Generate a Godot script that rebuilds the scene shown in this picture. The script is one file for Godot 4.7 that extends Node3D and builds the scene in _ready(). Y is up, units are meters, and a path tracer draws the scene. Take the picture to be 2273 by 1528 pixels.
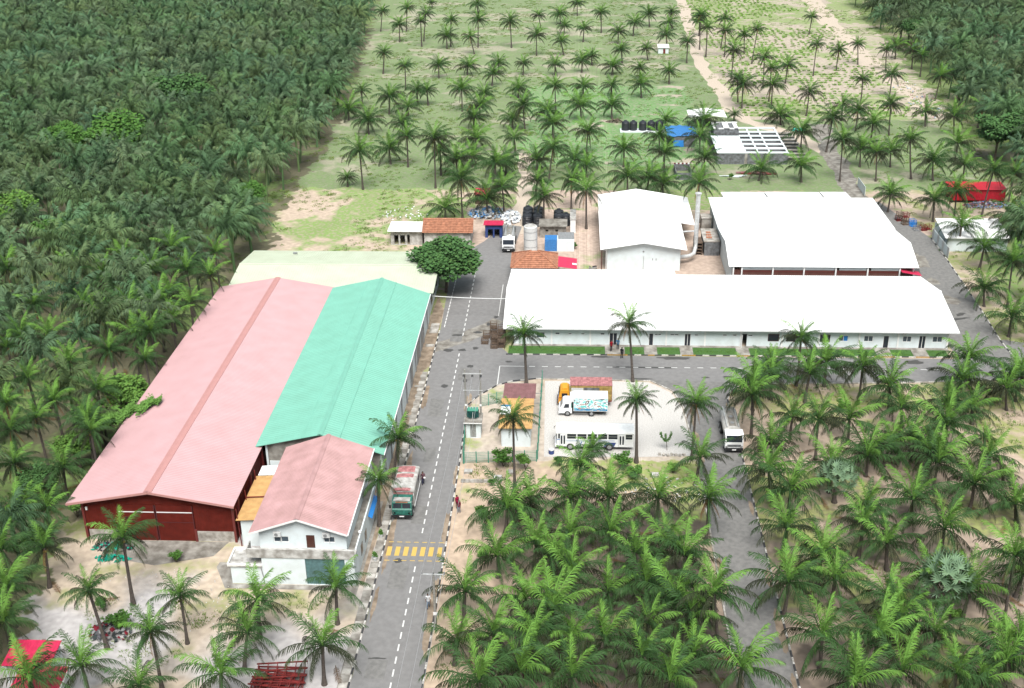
extends Node3D

# Factory estate in a coconut plantation, seen from the air. Metres, y up, main road along z.

var rng := RandomNumberGenerator.new()
var M := {}
var used := {}
const UP := Vector3.UP

# ---------------------------------------------------------------- naming
func numbered(n: String) -> String:
	used[n] = used.get(n, -1) + 1
	return n if used[n] == 0 else "%s_%03d" % [n, used[n]]

func tag(o, label: String, category: String, group := "") -> void:
	o.set_meta("label", label)
	o.set_meta("category", category)
	if group:
		o.set_meta("group", group)

func thing(n: String, label: String, category: String, at := Vector3.ZERO, turn := 0.0, group := "") -> Node3D:
	var o := Node3D.new()
	o.name = numbered(n)
	add_child(o)
	o.position = at
	o.rotation.y = turn
	tag(o, label, category, group)
	return o

func part(parent, n: String, shape, m: Material, at := Vector3.ZERO) -> MeshInstance3D:
	var o := MeshInstance3D.new()
	o.name = n
	o.mesh = done(shape) if shape is SurfaceTool else shape
	o.material_override = m
	o.position = at
	parent.add_child(o, true)
	return o

func struct(n: String, shape, m: Material) -> MeshInstance3D:
	var o := part(self, n, shape, m)
	o.set_meta("kind", "structure")
	return o

# ---------------------------------------------------------------- shapes
func begin(flat := true) -> SurfaceTool:
	var st := SurfaceTool.new()
	st.begin(Mesh.PRIMITIVE_TRIANGLES)
	st.set_smooth_group(-1 if flat else 0)
	return st

func done(st: SurfaceTool) -> ArrayMesh:
	st.generate_normals()
	return st.commit()

func tri(st: SurfaceTool, a: Vector3, b: Vector3, c: Vector3, out: Vector3) -> void:
	if (a - c).cross(a - b).dot(out) < 0.0:
		var t := b
		b = c
		c = t
	st.add_vertex(a)
	st.add_vertex(b)
	st.add_vertex(c)

func quad(st: SurfaceTool, a: Vector3, b: Vector3, c: Vector3, d: Vector3, out: Vector3) -> void:
	tri(st, a, b, c, out)
	tri(st, a, c, d, out)

func box(st: SurfaceTool, c: Vector3, s: Vector3, b := Basis()) -> void:
	var x := b.x * s.x / 2
	var y := b.y * s.y / 2
	var z := b.z * s.z / 2
	for f in [[x, y, z], [y, z, x], [z, x, y]]:
		for k in [-1.0, 1.0]:
			var n: Vector3 = f[0] * k
			var u: Vector3 = f[1]
			var v: Vector3 = f[2]
			quad(st, c + n - u - v, c + n + u - v, c + n + u + v, c + n - u + v, n)

func span(st: SurfaceTool, a: Vector3, b: Vector3) -> void:
	box(st, (a + b) / 2, (b - a).abs())

func bar(st: SurfaceTool, a: Vector3, b: Vector3, w: float, h: float) -> void:
	var z := (b - a).normalized()
	var x := z.cross(UP if absf(z.y) < 0.95 else Vector3.RIGHT).normalized()
	box(st, (a + b) / 2, Vector3(w, h, a.distance_to(b)), Basis(x, z.cross(x), z))

func tube(st: SurfaceTool, pts: Array, r0: float, r1: float, sides := 6, cap := true) -> void:
	st.set_smooth_group(0)
	var rings := []
	for i in pts.size():
		var d: Vector3 = (pts[mini(i + 1, pts.size() - 1)] - pts[maxi(i - 1, 0)]).normalized()
		var x := d.cross(Vector3(0.31, 0.2, 0.93) if absf(d.y) > 0.9 else UP).normalized()
		var y := d.cross(x)
		var r := lerpf(r0, r1, float(i) / (pts.size() - 1))
		var ring := []
		for k in sides:
			var a := TAU * k / sides
			ring.append(pts[i] + (x * cos(a) + y * sin(a)) * r)
		rings.append(ring)
	for i in rings.size() - 1:
		for k in sides:
			var k2 := (k + 1) % sides
			quad(st, rings[i][k], rings[i][k2], rings[i + 1][k2], rings[i + 1][k], (rings[i][k] + rings[i][k2]) / 2 - pts[i] + (rings[i + 1][k] - pts[i + 1]))
	st.set_smooth_group(-1)
	if cap:
		for e in [0, rings.size() - 1]:
			var out: Vector3 = pts[e] - pts[1 if e == 0 else e - 1]
			for k in range(1, sides - 1):
				tri(st, rings[e][0], rings[e][k], rings[e][k + 1], out)

func lathe(st: SurfaceTool, prof: Array, sides: int, at := Vector3.ZERO) -> void:
	for i in prof.size() - 1:
		var p: Vector2 = prof[i]
		var q: Vector2 = prof[i + 1]
		st.set_smooth_group(0 if absf(p.x - q.x) < absf(p.y - q.y) else -1)
		for k in sides:
			var a := TAU * k / sides
			var b := TAU * (k + 1) / sides
			var u := Vector3(cos(a), 0, sin(a))
			var v := Vector3(cos(b), 0, sin(b))
			var n := Vector3(0, signf(p.x - q.x) * (1.0 if q.y >= p.y else -1.0), 0) * 0.5 + (u + v) * (q.y - p.y)
			if absf(q.y - p.y) < 0.001:
				n = Vector3(0, 1 if p.x > q.x else -1, 0)
			quad(st, at + u * p.x + UP * p.y, at + v * p.x + UP * p.y, at + v * q.x + UP * q.y, at + u * q.x + UP * q.y, n)
	st.set_smooth_group(-1)

func ext(st: SurfaceTool, poly: PackedVector2Array, z0: float, z1: float) -> void:
	# polygon in x, y swept along z
	var mid := Vector2.ZERO
	for p in poly:
		mid += p / poly.size()
	var ids := Geometry2D.triangulate_polygon(poly)
	for i in range(0, ids.size(), 3):
		for z in [z0, z1]:
			var o := Vector3(0, 0, signf(z - (z0 + z1) / 2))
			var a := poly[ids[i]]
			var b := poly[ids[i + 1]]
			var c := poly[ids[i + 2]]
			tri(st, Vector3(a.x, a.y, z), Vector3(b.x, b.y, z), Vector3(c.x, c.y, z), o)
	var turn := 1.0 if not Geometry2D.is_polygon_clockwise(poly) else -1.0
	for i in poly.size():
		var a := poly[i]
		var b := poly[(i + 1) % poly.size()]
		var n := Vector3(b.y - a.y, a.x - b.x, 0) * turn
		quad(st, Vector3(a.x, a.y, z0), Vector3(b.x, b.y, z0), Vector3(b.x, b.y, z1), Vector3(a.x, a.y, z1), n)

func pv(a: Array) -> PackedVector2Array:
	var r := PackedVector2Array()
	for i in range(0, a.size(), 2):
		r.append(Vector2(a[i], a[i + 1]))
	return r

func sheet(poly: PackedVector2Array, y: float) -> SurfaceTool:
	# flat sheet, polygon in x, z
	var st := begin()
	var ids := Geometry2D.triangulate_polygon(poly)
	for i in range(0, ids.size(), 3):
		tri(st, Vector3(poly[ids[i]].x, y, poly[ids[i]].y), Vector3(poly[ids[i + 1]].x, y, poly[ids[i + 1]].y), Vector3(poly[ids[i + 2]].x, y, poly[ids[i + 2]].y), UP)
	return st

func slope(o: Vector3, along: Vector3, down: Vector3, pitch: float, high: float, thick := 0.05) -> SurfaceTool:
	# ribbed roof sheet: o is a ridge end, along runs down the ridge, down from ridge to eave
	var st := begin()
	var n := along.cross(down).normalized()
	if n.y < 0:
		n = -n
	var count := maxi(1, roundi(along.length() / pitch))
	var step := along / count
	for i in count:
		var a := o + step * i
		var xs := [[0.0, 0.0], [0.62, 0.0], [0.72, high], [0.9, high], [1.0, 0.0]]
		for j in 4:
			var p: Vector3 = a + step * xs[j][0] + n * xs[j][1]
			var q: Vector3 = a + step * xs[j + 1][0] + n * xs[j + 1][1]
			quad(st, p, q, q + down, p + down, n)
	var t := -n * thick
	quad(st, o + t, o + along + t, o + along + down + t, o + down + t, -n)
	quad(st, o, o + along, o + along + t, o + t, -down)
	quad(st, o + down, o + along + down, o + along + down + t, o + down + t, down)
	quad(st, o, o + down, o + down + t, o + t, -along)
	quad(st, o + along, o + along + down, o + along + down + t, o + along + t, along)
	return st

func gable_roof(parent, axis: String, x0: float, x1: float, z0: float, z1: float, eave: float, ridge: float, m: Material, cap: Material, pitch := 0.3, high := 0.03, capw := 0.35) -> void:
	# z0 is the end nearer the road mouth (larger z)
	if axis == "z":
		var xm := (x0 + x1) / 2
		for s in [[x0, 1], [x1, -1]]:
			part(parent, "roof_slope", slope(Vector3(xm, ridge, z0), Vector3(0, 0, z1 - z0), Vector3(s[0] - xm, eave - ridge, 0), pitch, high), m)
		var st := begin()
		var d := (ridge - eave) / (x1 - xm)
		for s in [-1.0, 1.0]:
			quad(st, Vector3(xm, ridge + 0.1, z0 + 0.02), Vector3(xm, ridge + 0.1, z1 - 0.02), Vector3(xm + s * capw, ridge + 0.075 - d * capw, z1 - 0.02), Vector3(xm + s * capw, ridge + 0.075 - d * capw, z0 + 0.02), UP)
			quad(st, Vector3(xm + s * capw, ridge + 0.075 - d * capw, z0 + 0.02), Vector3(xm + s * capw, ridge + 0.075 - d * capw, z1), Vector3(xm + s * capw, ridge + 0.02 - d * capw, z1), Vector3(xm + s * capw, ridge + 0.02 - d * capw, z0), Vector3(s, 0, 0))
		part(parent, "ridge_cap", st, cap)
	else:
		var zm := (z0 + z1) / 2
		for s in [z0, z1]:
			part(parent, "roof_slope", slope(Vector3(x0, ridge, zm), Vector3(x1 - x0, 0, 0), Vector3(0, eave - ridge, s - zm), pitch, high), m)
		var st := begin()
		var d := (ridge - eave) / absf(z0 - zm)
		for s in [-1.0, 1.0]:
			quad(st, Vector3(x0, ridge + 0.1, zm), Vector3(x1, ridge + 0.1, zm), Vector3(x1, ridge + 0.075 - d * capw, zm + s * capw), Vector3(x0, ridge + 0.075 - d * capw, zm + s * capw), UP)
			quad(st, Vector3(x0, ridge + 0.075 - d * capw, zm + s * capw), Vector3(x1, ridge + 0.075 - d * capw, zm + s * capw), Vector3(x1, ridge + 0.02 - d * capw, zm + s * capw), Vector3(x0, ridge + 0.02 - d * capw, zm + s * capw), Vector3(0, 0, s))
		part(parent, "ridge_cap", st, cap)

func wall_x(parent, n: String, m: Material, x0: float, x1: float, y0: float, y1: float, z: float, thick: float, holes := []) -> void:
	# wall along x whose outer face is at z, with real openings [x0, y0, x1, y1]
	var cuts := [x0, x1]
	for h in holes:
		cuts.append_array([h[0], h[2]])
	cuts.sort()
	var st := begin()
	for i in cuts.size() - 1:
		var a: float = cuts[i]
		var b: float = cuts[i + 1]
		if b - a < 0.002:
			continue
		var y := y0
		for h in holes:
			if h[0] < (a + b) / 2 and h[2] > (a + b) / 2:
				if h[1] > y + 0.002:
					span(st, Vector3(a, y, z - thick), Vector3(b, h[1], z))
				y = h[3]
		if y < y1 - 0.002:
			span(st, Vector3(a, y, z - thick), Vector3(b, y1, z))
	part(parent, n, st, m)

func window_x(parent, x0: float, y0: float, x1: float, y1: float, z: float, frame: Material, lights := 2, glass: Material = null, n := "window") -> void:
	# framed window set in an opening of a wall along x; z is the wall face
	var st := begin()
	var f := 0.07
	span(st, Vector3(x0, y0, z - 0.12), Vector3(x1, y0 + f, z - 0.03))
	span(st, Vector3(x0, y1 - f, z - 0.12), Vector3(x1, y1, z - 0.03))
	for i in lights + 1:
		var x := lerpf(x0 + f / 2, x1 - f / 2, float(i) / lights)
		span(st, Vector3(x - f / 2, y0 + f, z - 0.12), Vector3(x + f / 2, y1 - f, z - 0.03))
	var w := part(parent, n, st, frame)
	for i in lights:
		var p := begin()
		var a := lerpf(x0 + f / 2, x1 - f / 2, float(i) / lights) + f / 2
		var b := lerpf(x0 + f / 2, x1 - f / 2, float(i + 1) / lights) - f / 2
		span(p, Vector3(a, y0 + f, z - 0.09), Vector3(b, y1 - f, z - 0.07))
		part(w, "pane", p, glass if glass else M.glass)

func gable_end(parent, n: String, m: Material, x0: float, x1: float, y0: float, eave: float, ridge: float, z: float, thick: float) -> void:
	var st := begin()
	ext(st, pv([x0, y0, x1, y0, x1, eave, (x0 + x1) / 2, ridge, x0, eave]), z - thick, z)
	part(parent, n, st, m)

# ---------------------------------------------------------------- materials
func noise_tex(freq: float, octaves: int, low: Color, high: Color, size := 512, seed_at := 1, kind := FastNoiseLite.TYPE_SIMPLEX_SMOOTH) -> NoiseTexture2D:
	var n := FastNoiseLite.new()
	n.noise_type = kind
	n.seed = seed_at
	n.frequency = freq
	n.fractal_octaves = octaves
	var t := NoiseTexture2D.new()
	t.width = size
	t.height = size
	t.seamless = true
	t.noise = n
	var g := Gradient.new()
	g.set_color(0, low)
	g.set_color(1, high)
	t.color_ramp = g
	return t

func lin(r: float, g: float, b: float) -> Color:
	return Color(r, g, b).linear_to_srgb()

func mat(key: String, c: Color, rough := 0.8, metal := 0.0, tex: Texture2D = null, scale := 0.2) -> StandardMaterial3D:
	var m := StandardMaterial3D.new()
	m.resource_name = key
	m.albedo_color = c
	m.roughness = rough
	m.metallic = metal
	if tex:
		m.albedo_texture = tex
		m.uv1_triplanar = true
		m.uv1_world_triplanar = true
		m.uv1_scale = Vector3.ONE * scale
	M[key] = m
	return m

func make_materials() -> void:
	var grime := noise_tex(0.012, 5, Color(0.80, 0.79, 0.77), Color(1, 1, 1), 512, 3)
	var fine := noise_tex(0.06, 5, Color(0.78, 0.78, 0.78), Color(1, 1, 1), 512, 5)
	var blotch := noise_tex(0.008, 6, Color(0.62, 0.60, 0.58), Color(1, 1, 1), 512, 9)
	var mild := noise_tex(0.01, 5, Color(0.93, 0.92, 0.91), Color(1, 1, 1), 512, 13)
	mat("asphalt", lin(0.19, 0.185, 0.185), 0.9, 0.0, noise_tex(0.02, 6, Color(0.88, 0.88, 0.88), Color(1, 1, 1), 1024, 21), 0.05)
	mat("old_asphalt", lin(0.19, 0.185, 0.18), 0.9, 0.0, noise_tex(0.02, 6, Color(0.8, 0.8, 0.8), Color(1, 1, 1), 1024, 22), 0.06)
	mat("patch_grey", lin(0.30, 0.285, 0.26), 0.9, 0.0, blotch, 0.15)
	mat("oil", lin(0.075, 0.072, 0.07), 0.6, 0.0, fine, 0.4)
	mat("concrete", lin(0.36, 0.345, 0.32), 0.9, 0.0, blotch, 0.15)
	mat("pale_concrete", lin(0.48, 0.46, 0.43), 0.9, 0.0, blotch, 0.2)
	mat("grey_block", lin(0.20, 0.215, 0.235), 0.95, 0.0, blotch, 0.3)
	mat("gravel", lin(0.55, 0.535, 0.52), 0.95, 0.0, noise_tex(0.05, 6, Color(0.78, 0.77, 0.76), Color(1, 1, 1), 1024, 31), 0.09)
	mat("soil", lin(0.36, 0.285, 0.215), 0.95, 0.0, blotch, 0.12)
	mat("line_white", lin(0.75, 0.75, 0.74), 0.7, 0.0, fine, 0.5)
	mat("line_yellow", lin(0.62, 0.42, 0.11), 0.7, 0.0, fine, 0.6)
	mat("kerb_white", lin(0.68, 0.67, 0.65), 0.8, 0.0, blotch, 0.6)
	mat("kerb_black", lin(0.05, 0.05, 0.055), 0.8, 0.0, fine, 0.6)
	mat("kerb_yellow", lin(0.5, 0.29, 0.06), 0.8, 0.0, blotch, 0.6)
	mat("roof_pink", lin(0.475, 0.295, 0.31), 0.55, 0.0, mild, 0.05)
	mat("roof_pink_cap", lin(0.43, 0.22, 0.21), 0.5, 0.0, mild, 0.1)
	mat("roof_rose", lin(0.485, 0.29, 0.295), 0.6, 0.0, grime, 0.06)
	mat("roof_green", lin(0.165, 0.41, 0.325), 0.5, 0.0, mild, 0.06)
	mat("roof_pale", lin(0.46, 0.51, 0.40), 0.6, 0.0, mild, 0.05)
	mat("roof_white", lin(0.80, 0.81, 0.82), 0.55, 0.0, mild, 0.05)
	mat("roof_orange", lin(0.55, 0.33, 0.13), 0.6, 0.0, grime, 0.12)
	mat("roof_magenta", lin(0.56, 0.02, 0.085), 0.55, 0.0, grime, 0.2)
	mat("roof_wine", lin(0.22, 0.105, 0.11), 0.6, 0.0, grime, 0.15)
	mat("tile_orange", lin(0.50, 0.22, 0.13), 0.8, 0.0, blotch, 0.35)
	mat("red_wall", lin(0.115, 0.015, 0.010), 0.7, 0.0, grime, 0.12)
	M.red_wall.metallic_specular = 0.25
	mat("red_trim", lin(0.12, 0.02, 0.018), 0.5)
	mat("white_wall", lin(0.63, 0.70, 0.73), 0.75, 0.0, mild, 0.12)
	mat("white_paint", lin(0.74, 0.75, 0.76), 0.6, 0.0, mild, 0.2)
	mat("stained_white", lin(0.58, 0.58, 0.57), 0.8, 0.0, blotch, 0.2)
	mat("brown_wall", lin(0.13, 0.05, 0.04), 0.6, 0.0, grime, 0.2)
	mat("maroon_frame", lin(0.07, 0.012, 0.014), 0.5)
	mat("wood_door", lin(0.085, 0.028, 0.018), 0.55, 0.0, fine, 0.6)
	mat("teal_door", lin(0.095, 0.19, 0.205), 0.6, 0.0, grime, 0.3)
	mat("blue", lin(0.02, 0.17, 0.48), 0.5)
	mat("tarp_blue", lin(0.04, 0.20, 0.52), 0.45, 0.0, grime, 0.4)
	mat("booth_blue", lin(0.03, 0.06, 0.22), 0.6, 0.0, grime, 0.4)
	mat("bus_blue", lin(0.09, 0.18, 0.38), 0.35)
	mat("vehicle_white", lin(0.72, 0.74, 0.76), 0.3, 0.0, mild, 0.4)
	mat("vehicle_yellow", lin(0.60, 0.27, 0.02), 0.35)
	mat("board_yellow", lin(0.46, 0.33, 0.10), 0.6, 0.0, blotch, 0.4)
	mat("vehicle_green", lin(0.03, 0.20, 0.16), 0.45, 0.0, blotch, 0.7)
	mat("vehicle_red", lin(0.28, 0.03, 0.035), 0.45, 0.0, blotch, 0.6)
	mat("faded_red", lin(0.55, 0.24, 0.25), 0.7, 0.0, blotch, 0.4)
	mat("container_red", lin(0.48, 0.012, 0.03), 0.5, 0.0, grime, 0.3)
	mat("steel_red", lin(0.22, 0.022, 0.02), 0.6, 0.0, blotch, 0.4)
	mat("fence_green", lin(0.06, 0.24, 0.17), 0.5)
	mat("transformer_green", lin(0.012, 0.075, 0.07), 0.45)
	mat("black", lin(0.012, 0.012, 0.014), 0.5)
	mat("tank_black", lin(0.022, 0.024, 0.03), 0.4)
	mat("rubber", lin(0.02, 0.02, 0.02), 0.85)
	mat("dark_glass", lin(0.02, 0.025, 0.035), 0.12)
	mat("glass", lin(0.06, 0.08, 0.10), 0.1)
	mat("grey_metal", lin(0.33, 0.34, 0.36), 0.45, 0.3, grime, 0.4)
	mat("tank_metal", lin(0.42, 0.43, 0.44), 0.35, 0.4, grime, 0.4)
	mat("galvanised", lin(0.62, 0.64, 0.66), 0.35, 0.25, grime, 0.3)
	mat("wood", lin(0.16, 0.11, 0.08), 0.85, 0.0, blotch, 0.7)
	mat("pole_concrete", lin(0.30, 0.29, 0.27), 0.9, 0.0, grime, 0.5)
	mat("wire", lin(0.42, 0.42, 0.43), 0.5, 0.3)
	mat("dark_wire", lin(0.05, 0.05, 0.05), 0.6)
	mat("plastic_white", lin(0.66, 0.68, 0.70), 0.4, 0.0, grime, 1.0)
	mat("bark", lin(0.16, 0.125, 0.10), 0.9, 0.0, blotch, 0.5)
	mat("palm_bark", lin(0.12, 0.10, 0.088), 0.9, 0.0, blotch, 0.9)
	mat("coconut", lin(0.13, 0.10, 0.02), 0.5)
	mat("skin", lin(0.14, 0.07, 0.045), 0.6)
	var leaf := func(key: String, c: Color, light: Color, rough := 0.5):
		var m := mat(key, c, rough)
		m.vertex_color_use_as_albedo = true
		m.backlight_enabled = true
		m.backlight = light
		m.cull_mode = BaseMaterial3D.CULL_DISABLED
		m.metallic_specular = 0.14
	leaf.call("frond_young_lit", lin(0.14, 0.285, 0.058), lin(0.01, 0.035, 0.004))  # young yellow-green, brightened further so the crown tops read as lit
	leaf.call("frond_green", lin(0.046, 0.1, 0.034), lin(0.002, 0.004, 0.001), 0.36)
	leaf.call("frond_olive_shade", lin(0.04, 0.05, 0.028), lin(0.001, 0.004, 0.001), 0.38)  # old olive green, darkened further for the shade low in the crown
	leaf.call("frond_dry", lin(0.20, 0.115, 0.055), lin(0.03, 0.02, 0.01), 0.8)
	leaf.call("forest_leaf", lin(0.08, 0.14, 0.068), lin(0.001, 0.007, 0.002), 0.4)
	leaf.call("broad_leaf", lin(0.068, 0.155, 0.035), lin(0.01, 0.03, 0.004), 0.45)
	leaf.call("dark_leaf", lin(0.06, 0.13, 0.045), lin(0.01, 0.02, 0.005), 0.45)
	leaf.call("fan_leaf", lin(0.15, 0.235, 0.14), lin(0.01, 0.02, 0.01), 0.5)
	leaf.call("grass_blade", lin(0.10, 0.2, 0.045), lin(0.02, 0.04, 0.005), 0.6)
	leaf.call("tint", Color.WHITE, Color.BLACK, 0.7)
	M.tint.backlight_enabled = false
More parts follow.
